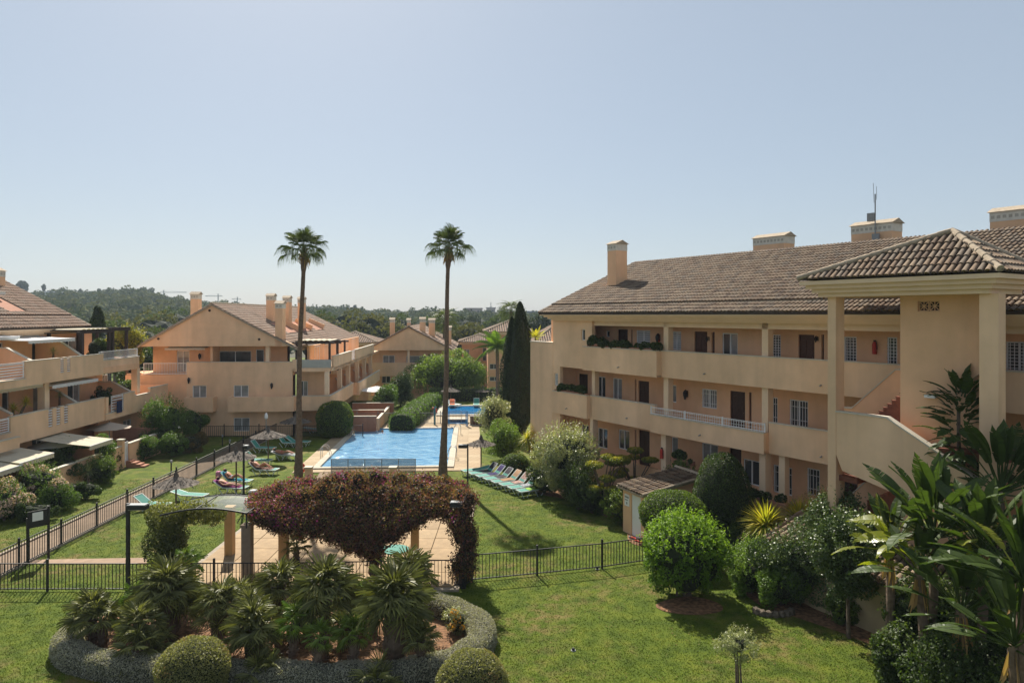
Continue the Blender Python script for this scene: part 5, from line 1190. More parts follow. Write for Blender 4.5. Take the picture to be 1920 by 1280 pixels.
# fan palms of the bed: px, py of crown centre, ground row, height factor
FP = [('silvery fan palm at the left end of the palm bed, low and bushy', 175, 1130, 21.3, 24, .95, 2, 0), ('largest grey-green fan palm left of the bed centre, in front of the vine column', 320, 1070, 22.6, 38, 1.25, 3, 0),
      ('low fan palm under the largest left palm, behind the left ball', 250, 1150, 20.4, 22, .85, 2, 0), ('slim leaning fan palm just right of the largest left palm', 408, 1105, 21.6, 26, .95, 2, 0), ('dark fan palm with bare soil round its foot, centre left of the bed', 445, 1150, 20.3, 26, 1.0, 2, 0),
      ('fan palm with drooping pale fronds below the stone pillar', 515, 1075, 22.7, 30, 1.0, 1, 0), ('tall-stemmed fan palm in the middle of the bed', 608, 1085, 20.9, 40, 1.25, 1, 0), ('bright green young fan palm beside the tall-stemmed palm', 545, 1140, 20.2, 20, .8, 1, 1),
      ('thick-trunked fan palm with the widest crown, right of the bed centre', 738, 1100, 20.3, 46, 1.35, 1, 0), ('bluish fan palm behind the thick-trunked one', 760, 1055, 22.8, 28, 1.1, 1, 0), ('small fan palm at the foot of the tall-stemmed palm', 660, 1160, 19.9, 18, .7, 1, 1),
      ('small dark fan palm near the orange flowers', 790, 1165, 20.0, 18, .7, 1, 0), ('low green fan palm behind the bright young one', 590, 1170, 19.6, 16, .7, 1, 1), ('fan palm between the drooping one and the left cluster', 480, 1115, 21.3, 20, .8, 2, 0), ('rounded fan palm half behind the largest left palm, near the fence', 345, 1035, 24.6, 20, .75, 1, 1)]
for i, (lab, px, py, Y, n, s, st, yg) in enumerate(FP):
    X_, Y_, Zc = AT(px, py, Y); fanpalm(lab, X_, Y_, max(.25, Zc-.45), int(n*1.25), s*1.12, trunk_r=.30 if 'thick' in lab else .12, stems=st, mes=cham_me2 if yg else None)
for i, (px, py, Y, h_, n_, lab) in enumerate(((290, 1165, 20.6, .5, 18, 'small fan palm low between the two left palms, in the shade'), (375, 1160, 20.0, .3, 16, 'low fan palm right behind the left clipped ball'), (410, 1185, 19.5, .25, 14, 'tiny fan palm just inside the hedge, right of the left ball'), (500, 1180, 19.6, .3, 16, 'low dark fan palm near the hedge, centre left'), (640, 1120, 21.8, .7, 22, 'fan palm half hidden behind the tall-stemmed one'), (690, 1085, 23.0, .9, 22, 'pale fan palm between the tall-stemmed and thick-trunked ones'), (700, 1185, 19.2, .2, 14, 'tiny fan palm at the hedge below the thick trunk'), (460, 1075, 23.2, .8, 20, 'fan palm in front of the fence by the stone pillar'), (235, 1105, 23.0, .7, 20, 'fan palm behind the leftmost ones, near the lamp post'), (560, 1110, 22.3, .7, 20, 'leafy fan palm filling the gap left of the tall-stemmed one'))):
    fanpalm(lab, (px-960)/F*Y, Y, h_, n_, .85+.02*i, stems=2, mes=cham_me2 if i % 3 == 2 else None)
yucca('grey tufted grass at the right side of the thick-trunked palm', *G(800, 1215), 0, .5, g_grey, 90, .1, .02)
for px, py, lab in ((760, 1205, 'dark blue-green tuft right of the thick trunk'), (835, 1185, 'orange-flowered tuft inside the right curve of the silver hedge')):
    x, y = G(px+20, py); t = bush('flowering_bush', lab, 'bush', x, y, (.5, .5, .38), g_grey if px > 800 else g_mid, 2200, .05, sprig=60, flowers=(g_orangef, 260, .07) if px > 800 else None)
# debris
m = MB()
for _ in range(260):
    px, py = rnd.uniform(200, 860), rnd.uniform(1150, 1250); x, y = G(px, py); s = rnd.uniform(.02, .07); a = rnd.random()*6; m.add([(x, y, .03), (x+s*math.cos(a), y+s*math.sin(a), .035+s*.3), (x+s*math.cos(a+2), y+s*math.sin(a+2), .03)], [(0, 1, 2)])
m.build('leaf_litter', g_brown, None, kind='stuff', label='dry leaf litter scattered on the soil of the palm bed')
# ---------------------------------------------------------------- bougainvillea on its pergola
bt = thing('bougainvillea', 'large purple-brown bougainvillea spread like an umbrella over the plaza pergola', 'climbing shrub', (-5.6, 28.2, 0))
bc = []
def bpt(px, py, Y, r): X_, Y_, Z_ = AT(px, py, Y); bc.append((X_+5.6, Y_-28.2, Z_, r))
TOPL = [(478, 928, 975), (500, 918, 985), (520, 908, 995), (545, 902, 1000), (570, 898, 1000), (600, 893, 1008), (630, 888, 1020), (655, 884, 1036), (690, 882, 1048), (720, 884, 1030), (755, 888, 1000), (785, 890, 982), (815, 892, 968), (845, 897, 975), (868, 905, 1000)]
for (pa_, ta, ba), (pb_, tb, bb_) in zip(TOPL, TOPL[1:]):
    for k in range(34): u = rnd.random(); f = (k+rnd.random())/34; pt = ta+(tb-ta)*u+9; pb = ba+(bb_-ba)*u-8; bpt(pa_+(pb_-pa_)*u, pt+(pb-pt)*f, 26.8+2.6*(1-f)**1.5*rnd.uniform(.6, 1.1), rnd.uniform(.28, .42))
for py in range(930, 1080, 16):
    for k in range(3): bpt(868+rnd.uniform(-16, 14), py+rnd.uniform(-6, 6), 26.6+rnd.uniform(-.4, .7), .38)
for py in range(1000, 1058, 12): bpt(700+rnd.uniform(-20, 20), py, 27.4, .40)
bc = np.array(bc)
P, N, idx = clump_points(bc, 135000); tone = rng.uniform(0, 1, len(bc))[idx]*.5+rng.uniform(0, .5, len(P))
P = P+rng.normal(0, .05, P.shape); V, Q = leaves(P, N, .075, .7, .3); link('leaves', npmesh('leaves', V, Q, g_boug, np.clip(tone, 0, 1)), bt)

P, N, idx = clump_points(bc, 26000); k = (N[:, 2] > .1) & (((np.sin(P[:, 0]*1.9+1.2)*np.sin(P[:, 1]*2.3+P[:, 0]*2)+rng.normal(0, .2, len(P)) > .55) & (P[:, 2] > 2.3)) | ((P[:, 0] < -2.6) & (rng.uniform(0, 1, len(P)) < .5) & (P[:, 2] > 2.1))); V, Q = leaves(P[k]*1.01, N[k], .08, .8, .5); link('magenta_flowers', npmesh('magenta_flowers', V, Q, g_flow, rng.uniform(0, 1, len(Q))), bt, kind='stuff')
m = MB()
for c in bc:
    q = lump_core((c[3]*.62, c[3]*.62, c[3]*.6), 3, nz=4, nr=6); m.add([(v[0]+c[0], v[1]+c[1], v[2]+c[2]) for v in q.v], q.f)
m.build('inner_branches', pmat('boug_twigs', (.03, .022, .016), .95, .4, 8), bt)  # dark lumps inside the clumps, their inner shade given as colour
m = MB()
for c in bc[::6]:
    s0 = Vector((rnd.uniform(-.3, .3), -.6, .9)); e = Vector(c[:3])
    if (e-s0).length < 2.6: m.tube([s0, s0.lerp(e, .5)+Vector((0, 0, -.15)), e], [.05, .03, .015], 5)
m.tube([(0, -.6, -.05), (.1, -.6, 1.0), (0, -.5, 1.8)], [.16, .12, .08], 8); m.tube([(3.6, -1.6, -.05), (3.7, -1.6, 1.6)], [.1, .06], 7); m.build('trunk', barkm, bt)
P = rng.normal(size=(1, 3))
# vine mass on the left part of the pergola
vc = []
for py in range(965, 1060, 12):
    for k in range(4): X_, Y_, Z_ = AT(312+rnd.uniform(-26, 26), py, 27.2+rnd.uniform(-.5, .6)); vc.append((X_, Y_, Z_, .42))
for px in range(290, 420, 12):
    for k in range(3): X_, Y_, Z_ = AT(px, 948+rnd.uniform(0, 26), 27.6+rnd.uniform(-.6, .8)); vc.append((X_, Y_, Z_, .33))
vc = np.array(vc); vo = np.array([-13.3, 27.2, 0, 0]); vc = vc-vo
vt = thing('climbing_vine', 'dark green vine covering the left end of the plaza pergola like a column', 'climbing shrub', tuple(vo[:3])); P, N, idx = clump_points(vc, 26000); k = P[:, 2] > .02; V, Q = leaves(P[k], N[k], .075, .65, .3)
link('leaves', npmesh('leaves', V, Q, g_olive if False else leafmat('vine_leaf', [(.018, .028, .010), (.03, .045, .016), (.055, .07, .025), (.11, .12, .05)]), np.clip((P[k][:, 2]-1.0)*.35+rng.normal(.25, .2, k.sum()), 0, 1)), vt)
m = MB(); m.tube([(.2, 0, -.05), (.1, .1, 1.2), (.3, .1, 2.4)], [.12, .1, .05], 7); m.build('trunk', barkm, vt)
# ---------------------------------------------------------------- shrubs on the right
x, y = G(1290, 1128); bush('leafy_bush', 'big bright-green loose bush standing on the lawn below the little tiled shed', 'bush', x, y+.5, (1.62, 1.5, 1.32), g_bright, 21000, .12, zc=1.5, clump=110, sc=.19, sprig=420, trunk=(6, .05), asp=.42, core=.80)
x, y = (1262-960)/F*29.5, 29.2; clipped('trimmed_bush', 'dark mushroom-shaped clipped bush between the shed and the bright bush', x, y+.4, (1.40, 1.25, .92), g_mid, 17000, .07, 1.95, power=2.2, cat='bush')
x, y = (1357-960)/F*30.2, 29.6; clipped('clipped_conifer', 'tall dark egg-shaped clipped conifer right of the tiled shed', x, y+.8, (1.25, 1.25, 2.15), g_dark, 26000, .06, 2.15, power=2.15)
CY = [(968, 812, 588, .95, 'left of the cypress pair, shorter'), (988, 815, 566, 1.05, '')]
def cypress(lab, px, py, ptop, rad, n=15000):
    x, y = G(px, py); h = H-(ptop-HY)/F*y; t = thing('cypress', lab, 'tree', (x, y, 0), 0, 'cypresses by the right block')
    z = rng.uniform(0, 1, n)**.9; prof = np.clip(np.minimum(1, z*6)*(1-z**2.2)**.75+.03, 0, 1)*rad; a = rng.uniform(0, 6.28, n); lum = 1+.16*np.sin(a*3+z*9)+.1*np.sin(a*7-z*23)+rng.normal(0, .06, n)
    P = np.stack([prof*np.cos(a)*lum, prof*np.sin(a)*lum, .3+z*(h-.3)], 1); N = np.stack([np.cos(a)*.5, np.sin(a)*.5, np.ones(n)*.7], 1); V, Q = leaves(P, N, .17, .3, .3); link('crown', npmesh('crown', V, Q, g_cyp, np.clip(rng.normal(.5, .25, n), 0, 1)), t)
    MB().lathe([(rad*.3, .4), (rad*.86, h*.2), (rad*.82, h*.5), (rad*.55, h*.8), (.05, h*.97)], n=12, jit=.12).build('inner_branches', core_m, t); MB().tube([(0, 0, -.05), (0, 0, 1)], .12, 7).build('trunk', barkm, t)
cypress('shorter cypress, left one of the pair at the corner of the right block', 960, 822, 594, 1.0); cypress('taller cypress, right one of the pair at the corner of the right block', 975, 824, 566, 1.22, 20000)
bush('oleander_bush', 'pale green shrub with white blossoms in front of the cypresses', 'bush', *G(925, 838), (1.15, 1.1, 1.55), g_bright if False else g_grey, 12000, .10, zc=2.4, clump=30, sc=.35, sprig=130, flowers=(g_white, 40, .16), asp=.35, trunk=(4, .06))
bush('leafy_bush', 'green leafy bush at the foot of the cypresses, beside the right thatched parasol', 'bush', G(945, 870)[0], G(945, 862)[1], (1.3, 1.2, 1.2), leafmat('leaf_fresh', [(.03, .06, .012), (.05, .095, .018), (.08, .14, .025)]), 12000, .10, zc=1.3, clump=28, sprig=120)
clipped('trimmed_bush', 'small rusty-topped rounded bush right of the thatched parasol by the pool', *G(966, 893), (.95, .9, .72), g_mid, 7000, .07, .75, rust=g_brown, cat='bush')
yucca('tall yellow-green yucca beside the cypresses', *G(998, 880), 0, .78, g_yellow, 120, 1.9, .06, heads=((-.3, 0, .1, 1), (.2, .2, .7, 1), (.1, -.2, -.35, .9)))
yucca('green yucca behind the grey-green bush, against the gallery wall', *G(1035, 870), 0, .8, g_palm, 130, 2.4, .06, heads=((0, 0, 0, 1),))
bush('oleander_bush', 'large silvery grey-green bush in front of the lower left galleries', 'bush', *G(1062, 935), (2.05, 1.5, 1.85), g_grey, 26000, .10, zc=2.15, clump=46, sc=.28, sprig=300, asp=.45, trunk=(5, .06), corem=core_m)
bush('dark_bush', 'dark bush below the big grey-green one, touching the lawn', 'bush', *G(1020, 925), (1.2, 1.0, .9), g_dark, 8000, .09, zc=.85, clump=22, sprig=80)
bush('oleander_bush', 'dark oleander with a few pink flowers at the bed edge', 'bush', *G(1085, 955), (1.1, .9, 1.2), g_dark, 9000, .10, zc=1.15, clump=24, sprig=120, flowers=(g_pink, 30, .12), asp=.3)
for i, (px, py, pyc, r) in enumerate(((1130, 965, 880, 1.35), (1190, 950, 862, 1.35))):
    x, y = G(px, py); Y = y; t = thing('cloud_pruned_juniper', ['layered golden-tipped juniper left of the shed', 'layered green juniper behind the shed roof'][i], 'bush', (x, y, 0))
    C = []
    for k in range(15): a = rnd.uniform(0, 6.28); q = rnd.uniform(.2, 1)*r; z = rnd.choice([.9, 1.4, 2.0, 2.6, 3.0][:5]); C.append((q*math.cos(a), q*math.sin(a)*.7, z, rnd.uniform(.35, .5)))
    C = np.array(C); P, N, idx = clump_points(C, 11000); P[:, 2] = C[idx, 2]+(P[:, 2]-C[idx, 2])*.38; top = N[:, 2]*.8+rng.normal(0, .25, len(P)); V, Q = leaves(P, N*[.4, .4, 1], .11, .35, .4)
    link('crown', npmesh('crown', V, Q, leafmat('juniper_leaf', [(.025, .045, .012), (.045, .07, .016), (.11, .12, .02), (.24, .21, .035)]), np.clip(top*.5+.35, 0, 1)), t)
    m = MB()
    for c in C: m.tube([(0, 0, -.05), (c[0]*.4, c[1]*.4, c[2]*.6), (c[0], c[1], c[2]-.1)], [.06, .045, .02], 6)
    m.build('trunk', barkm, t)
yucca('yellow-green spiky yucca left of its twin, below the barred windows', *G(1436, 1075), 0, 1.2, g_yellow, 260, 1.9, .08, group=None)
yucca('yellow-green spiky yucca right of its twin, beside the tower column', *G(1500, 1062), 0, 1.1, g_yellow, 230, 1.9, .07)
drk = leafmat('leaf_camellia', [(.012, .025, .010), (.02, .04, .014), (.035, .06, .022), (.07, .10, .045)], .42, .2, .4)
bush('camellia_tree', 'dark glossy small tree with a thin trunk in front of the yellowish wall', 'tree', *G(1592, 1195), (1.25, 1.1, 1.35), drk, 15000, .085, zc=2.55, clump=40, sc=.3, sprig=160, trunk=(2, .07), asp=.65, core=.5)
bush('camellia_bush', 'dark glossy bush left of the small camellia tree', 'bush', *G(1500, 1130), (1.5, 1.2, 1.25), drk, 15000, .085, zc=1.35, clump=40, sc=.3, sprig=150, asp=.65)
bush('camellia_bush', 'dark glossy bush above the camellia tree, against the stair tower foot', 'bush', 12.1, 25.8, (1.2, 1.2, 1.45), drk, 13000, .085, zc=2.3, clump=36, sc=.3, sprig=140, asp=.65)
bush('twiggy_shrub', 'brownish twiggy shrub with few leaves right of the yuccas', 'bush', *G(1545, 1060), (1.2, 1.0, 1.2), g_brown, 5000, .06, zc=1.8, clump=30, core=0, sprig=120, trunk=(9, .025))
frs = leafmat('leaf_fresh2', [(.03, .06, .012), (.05, .095, .018), (.085, .14, .03)])
bush('leafy_bush', 'mid-green leafy shrub right of the big bright bush, at the bed corner', 'bush', *G(1415, 1095), (1.0, .9, .8), frs, 10000, .08, zc=.85, clump=26, sprig=110)
bush('leafy_bush', 'low fresh-green shrub spilling over the stone-edged planter', 'bush', *G(1465, 1135), (.95, .75, .68), frs, 9000, .075, zc=.75, clump=24, sprig=120)
bush('dark_bush', 'dark shrub in the shade between the egg-shaped conifer and the yuccas', 'bush', *G(1400, 1060), (.9, .8, .9), g_dark, 6000, .08, zc=.9, clump=20, sprig=60)
bush('leafy_bush', 'pale shrub behind the left yucca, below the flower box', 'bush', *G(1460, 1020), (1.3, .8, .9), g_grey, 7000, .08, zc=1.1, clump=22, sprig=80)
t = thing('stone_planter', 'rough stone planter edge at the corner of the right bed on the lawn', 'planter', (*G(1452, 1150), 0))
for k in range(9): a = math.pi*(1.0+.95*k/8); s = MB().lathe([(.10, -.05), (.13, .06), (.11, .17), (.05, .2)], n=7, jit=.15); s.build('stone', pmat('rough_stone', (.14, .11, .08), .95, .4, 8, .6, 20), t, loc=(math.cos(a)*.62, math.sin(a)*.34+.1, 0), rot=(0, 0, rnd.random()*3))
x, y = G(1385, 1290); bush('olive_tree', 'very small olive tree on the near lawn at the bottom edge', 'tree', x, y, (.60, .5, .42), g_grey, 4200, .055, zc=1.2, clump=30, sc=.30, core=.35, sprig=50, trunk=(3, .032), asp=.3)
# ---------------------------------------------------------------- giant bird-of-paradise
def paddle(L, W, pet, droop, tears, seed, mat):
    rr = random.Random(seed); m = MB(); n = 16; rows = []
    m.tube([(0, 0, 0), (pet*.6, 0, -.02), (pet, 0, -.06*droop)], [.028, .022, .016], 6)
    for side in (-1, 1):
        prev = None
        for i in range(n+1):
            f = i/n; w_ = W*.5*math.sin(math.pi*min(1, f*.93+.07))**.6*(1 if f < .75 else (1-(f-.75)/.25*.75)); x = pet+L*f; z = -.06*droop-droop*L*.55*f*f; c = Vector((x, 0, z)); e = Vector((x+.05*L*f, side*w_, z+.22*w_-.25*droop*w_)); cur = (c, e)
            if prev:
                if rr.random() < tears: g = .78; a, b = prev[1], cur[1]; b = prev[1].lerp(cur[1], g)+Vector((0, 0, -.04*rr.random())); m.add([prev[0], cur[0], b, prev[1]], [(0, 1, 2, 3) if side < 0 else (3, 2, 1, 0)], .3+.4*rr.random())
                else: m.add([prev[0], cur[0], cur[1], prev[1]], [(0, 1, 2, 3) if side < 0 else (3, 2, 1, 0)], .35+.3*rr.random())
            prev = cur
    m.tube([(pet, 0, -.06*droop+.006)]+[(pet+L*f, 0, -.06*droop-droop*L*.55*f*f+.006) for f in (.25, .5, .75, 1)], [.014, .012, .01, .007, .003], 5)
    return m.data('leaf', mat)
g_strely = leafmat('banana_leaf_yellow', [(.05, .075, .012), (.09, .115, .016), (.15, .16, .022)], .35, .45, .5)
pad = [paddle(1.15, .38, .85, .25, .12, 1, g_strel), paddle(1.2, .40, .9, .5, .35, 2, g_strel), paddle(1.0, .36, .75, .05, .05, 3, g_strel), paddle(1.15, .38, .85, .9, .6, 4, g_strel)]; pady = [paddle(1.0, .42, .8, .8, .6, 5, g_strely), paddle(1.1, .44, .7, .4, .4, 6, g_strely)]
def strel(lab, x, y, h, n, s=1.0, fan=0.0, yellow=.2, up=1.5, low=.1, z=0):
    t = thing('giant_bird_of_paradise', lab, 'plant', (x, y, z), 0, 'banana-like plants on the right'); h = h*.95; n = int(n*1.6); k = 8; lean = rnd.uniform(-.15, .15)
    m = MB(); m.tube([(lean*i/k, .05*math.sin(i), -.05+h*i/k) for i in range(k+1)], [.11*(1+.1*(i % 2)) for i in range(k+1)], 9); m.build('trunk', palmbark, t)
    m = MB()
    for i in range(10): a = rnd.uniform(0, 6.28); m.add([(lean, 0, h-.1), (lean+math.cos(a)*.12, math.sin(a)*.12, h-.2), (lean+math.cos(a)*.28, math.sin(a)*.28, h-.9-rnd.random()*.4), (lean+math.cos(a+.3)*.2, math.sin(a+.3)*.2, h-.8)], [(0, 1, 2, 3)], rnd.random())
    m.build('dead_leaves', g_brown, t)
    for i in range(n):
        f = i/max(1, n-1); el = up+(low-up)*f+rnd.uniform(-.1, .1); az = (0 if i % 2 else math.pi)+rnd.uniform(-.75, .75)+fan if rnd.random() < .6 else rnd.uniform(0, 6.28)
        yl = rnd.random() < yellow*(f+.3); me = rnd.choice(pady) if yl else (pad[2] if f < .2 else rnd.choice(pad[:2]) if f < .65 else rnd.choice(pad[1:4]))
        o = link('leaf', me, t); o.matrix_local = Matrix.Translation((lean, 0, h-.15*f)) @ rotZY(az, el, rnd.uniform(-.5, .5)) @ Matrix.Scale(s*rnd.uniform(.85, 1.1), 4)
    return t
for lab, px, py, Y, n, s, yl in (('banana-like plant with upright glossy leaves below the tower wall', 1745, 985, 19.5, 26, 1.15, .15), ('banana-like plant with the biggest leaves at the right edge', 1912, 1060, 15.2, 24, 1.05, .15),
    ('banana-like plant at the right edge, under the dark opening', 1875, 900, 20.5, 22, 1.1, 0), ('leaning banana-like plant with yellowing leaves left of the group', 1668, 1010, 20.2, 18, .8, .5), ('low banana-like plant in the shade between the stems', 1800, 1130, 17.2, 18, .85, .1), ('banana-like plant with torn lower leaves right of the leaning one', 1735, 1060, 18.6, 14, .8, .25), ('banana-like plant between the upright one and the biggest one', 1835, 1010, 18.2, 20, 1.0, .15), ('banana-like plant low at the bottom right corner', 1900, 1190, 15.2, 14, .9, 0)):
    X_, Y_, Z_ = AT(px, py, Y); strel(lab, X_, Y_, max(.6, Z_), n, s, yellow=yl)
X_, Y_, Z_ = AT(1800, 800, 22.5)
t = thing('rubber_plant', 'tall column of dark drooping leaves rising against the tower wall', 'plant', (X_, Y_, 0)); m = MB(); m.tube([(-.1, 0, -.05), (0, 0, 3), (-.05, 0, Z_+.6)], [.12, .09, .05], 8); m.build('trunk', barkm, t)
rl = [paddle(.62, .27, .12, dr_, .1, 30+i, g_strel) for i, dr_ in enumerate((.3, .7, 1.1))]
for i in range(170):
    f = i/169; z = Z_+1.55-f*3.3; w0 = (.08+.42*math.sin(math.pi*min(1, f*.9+.1)))*rnd.uniform(.4, 1); az = i*2.399; o = link('leaf', rl[i % 3], t); el = 1.4 if f < .04 else (1.05-1.7*f+rnd.uniform(-.4, .4))
    o.matrix_local = Matrix.Translation((math.cos(az)*w0, math.sin(az)*w0, z-.25)) @ rotZY(az, el, rnd.uniform(-.5, .5)) @ Matrix.Scale(rnd.uniform(.8, 1.15), 4)
bush('dark_bush', 'dark ivy-like undergrowth below the banana-like plants, bottom right', 'bush', 11.9, 17.3, (2.2, 1.2, 1.3), g_dark, 18000, .09, zc=1.1, clump=36, sprig=100)
bush('dark_bush', 'dark undergrowth behind the banana-like stems', 'bush', 13.6, 18.9, (2.2, 1.0, 1.7), g_dark, 14000, .10, zc=1.6, clump=30, sprig=80)
bush('variegated_shrub', 'pale variegated low shrub at the bottom edge, right of the lawn', 'bush', *G(1745, 1300), (.65, .5, .42), g_silver if False else g_grey, 5200, .06, zc=.42, clump=20, sprig=60, flowers=(g_pink, 80, .05))
bush('dark_bush', 'dark round shrub at the lawn edge, left of the variegated shrub', 'bush', *G(1735, 1235), (.95, .8, .75), g_dark, 7000, .08, zc=.7, clump=22, sprig=60)

# more planting along the right block
for lab, x, y, R3, mt, n, zc, kw in (('mid-green shrub filling the bed between the junipers and the shed', 5.6, 34.6, (1.2, .9, .8), g_mid, 8000, .8, {}), ('dark shrub under the layered junipers', 4.2, 36.4, (1.4, .9, .8), g_dark, 8000, .7, {}), ('light green shrub at the foot of the left yucca, next to the conifer', 10.3, 27.2, (.9, .8, .9), frs, 9000, .95, {}),
    ('glossy dark shrub below the left yucca', 11.0, 26.2, (1.0, .8, 1.0), drk, 9000, 1.1, {}), ('pinkish flowering shrub against the tower column', 13.0, 27.6, (.9, .7, .8), g_brown, 4000, 1.9, dict(flowers=(g_pink, 90, .09))), ('fresh green low shrub spilling from the bed corner by the bright bush', 8.9, 25.9, (.9, .8, .7), frs, 8000, .7, {}),
    ('low leafy plants along the foot of the yellowish wall', 11.2, 23.4, (.7, .6, .45), g_mid, 4000, .4, {}), ('deep green shrub behind the tiled shed', 8.6, 35.2, (1.0, .8, 1.3), g_mid, 7000, 1.6, {})):
    bush('leafy_bush', lab, 'bush', x, y, R3, mt, n, .085, zc=zc, clump=30, sc=.3, sprig=120, **kw)

for lab, x, y, R3, zc in (('dark leafy mass between the banana-like stems and the yellowish wall', 12.0, 20.2, (1.2, .9, 1.3), 1.5), ('dark shrub against the stems of the biggest banana-like plant', 11.6, 15.9, (1.0, .7, 1.1), 1.2), ('tall dark shrub behind the stems at the right edge', 14.6, 20.6, (1.8, 1.0, 1.9), 2.4), ('dark shrub under the leaning banana-like plant', 10.9, 19.3, (.8, .7, .8), .8)):
    bush('dark_bush', lab, 'bush', x, y, R3, g_dark, 9000, .10, zc=zc, clump=34, sc=.3, sprig=120)
m = MB()
for _ in range(420):
    px, py = rnd.uniform(930, 1640), rnd.uniform(1085, 1280); x, y = G(px, py); s = rnd.uniform(.02, .05); a = rnd.random()*6; m.add([(x, y, .035), (x+s*math.cos(a), y+s*math.sin(a), .045), (x+s*math.cos(a+2), y+s*math.sin(a+2), .035)], [(0, 1, 2)])
m.build('fallen_leaves', g_brown, None, kind='stuff', label='dry fallen leaves dotted over the near lawn on the right')
# ---------------------------------------------------------------- left beds
def fbush(lab, px, py, R3, mat, n, size, zc=None, name='leafy_bush', fl=None, **k):
    x, y = G(px, py); return bush(name, lab, 'bush', x, y, R3, mat, n, size, zc=zc, flowers=fl, **k)
frs2 = leafmat('leaf_fresh3', [(.025, .05, .012), (.04, .08, .018), (.07, .12, .03)])
fbush('tall rounded oleander at the end of the left block, with a grey-green crown', 308, 842, (1.75, 1.5, 1.75), frs2, 17000, .13, 2.1, name='oleander_bush', clump=36, sprig=150, fl=(g_white, 20, .15), asp=.35)
fbush('dark bush behind the tall oleander, beside the red blossoms', 360, 828, (1.2, 1.1, 1.3), frs2, 8000, .12, 1.4)
fbush('rusty-brown rounded bush at the right foot of the tall oleander', 357, 848, (1.35, 1.0, .75), g_brown if False else leafmat('leaf_rusty', [(.03, .03, .012), (.06, .05, .02), (.11, .075, .03)]), 8000, .10, .75)
fbush('bright low bush left of the tall oleander, next to the garden gate', 268, 862, (.95, .85, .85), frs2, 7000, .10, .85)
fbush('dark red-flowered bush left of the middle block entrance', 398, 812, (1.3, 1.0, 1.1), g_dark, 7000, .12, 1.3, fl=(g_flow, 120, .13))
fbush('small dark bush in front of the middle block wall', 425, 812, (.9, .8, .9), frs2, 5000, .12, .9)
fbush('low round green bush under the middle block window', 470, 800, (1.1, .7, .5), frs2, 4000, .10, .45)
fbush('pale pink flowering bush at the lower left edge of the photo', 70, 950, (1.35, 1.0, 1.1), frs2, 10000, .08, 1.15, name='flowering_bush', fl=(g_pink, 4200, .085), sprig=140)
fbush('pale pink flowering bush cut by the left edge', 8, 975, (1.0, .9, .9), frs2, 7000, .08, .95, name='flowering_bush', fl=(g_pink, 2600, .085), sprig=100)
fbush('dark green bush between the pink bush and the spiky plant on the left', 120, 915, (1.05, .95, .95), g_dark, 8000, .09, 1.1)
fbush('green bush by the white garden gate on the left', 182, 892, (1.1, 1.0, 1.05), frs2, 8000, .09, 1.35)
fbush('dark low shrubs along the lawn edge below the spiky plant', 150, 935, (1.3, .7, .55), g_dark, 7000, .08, .5)
fbush('dark shrub at the lawn edge, lower left', 60, 975, (1.4, .7, .5), g_dark, 7000, .08, .45)
yucca('pale green spiky plant in the left bed', *G(165, 912), 0, .62, g_grey, 110, .9, .035)
yucca('feathery yellow-green grass clump by the left gate', *G(204, 885), 0, .9, g_yellow, 130, .5, .02)
# potted / rooted plants on the left terraces
def on_lb(lab, px, py, y, fn):
    x, z = LB.hy(px, py, y); wx, wy = LB.wor(x, y); fn(lab, wx, wy, z)
on_lb('spiky palm pot on the upper terrace divider of the left block', 100, 660, .9, lambda l, x, y, z: yucca(l, x, y, Lf[0], .5, g_olive, 70, z-Lf[0], .03))
on_lb('yellow-green dracaena pair on the lower terrace of the left block', 25, 767, .7, lambda l, x, y, z: yucca(l, x, y, Lf[1], .55, g_yellow, 80, z-Lf[1], .04, heads=((0, 0, 0, 1), (.1, .9, .25, 1))))
on_lb('small spiky palm on the middle terrace divider of the left block', 112, 742, .9, lambda l, x, y, z: yucca(l, x, y, Lf[1], .42, g_olive, 70, z-Lf[1], .03))
on_lb('leafy potted bush on the middle terrace of the left block', 192, 725, 1.3, lambda l, x, y, z: bush('potted_bush', l, 'bush', x, y, (.75, .7, .6), g_dark, 4000, .09, z=Lf[1], zc=.9))
on_lb('green bush at the far end of the middle terrace, left block', 232, 712, 1.5, lambda l, x, y, z: bush('potted_bush', l, 'bush', x, y, (.8, .7, .8), frs2, 4000, .1, z=Lf[1], zc=1.0))
on_lb('dark creeper on the top terrace pergola of the left block', 185, 640, 1.5, lambda l, x, y, z: bush('climbing_vine', l, 'climbing shrub', x, y, (.75, 1.0, .95), g_dark, 5000, .1, z=Lf[0], zc=1.1, core=.8))
x_, y_, z_ = AT(240, 650, 60); bush('yellow_shrub', 'yellow-green tree between the left block and the middle block', 'tree', x_, y_, (1.9, 1.5, 1.5), leafmat('leaf_yellowgreen', [(.05, .07, .012), (.09, .10, .018), (.14, .14, .025)]), 8000, .16, zc=z_, trunk=(3, .12), sprig=80)
for i, (px, py, Y, r, mt, lab) in enumerate(((262, 690, 66, 2.2, g_dark, 'dark bush below the yellow-green tree between the two left blocks'), (240, 662, 70, 2.4, frs2, 'bushy tree behind the yellow-green tree between the two left blocks'))):
    X_, Y_, Z_ = AT(px, py, Y); bush('bushy_tree', lab, 'tree', X_, Y_, (r, r, r*.8), mt, 7000, .2, zc=max(1, Z_), trunk=(3, .12))
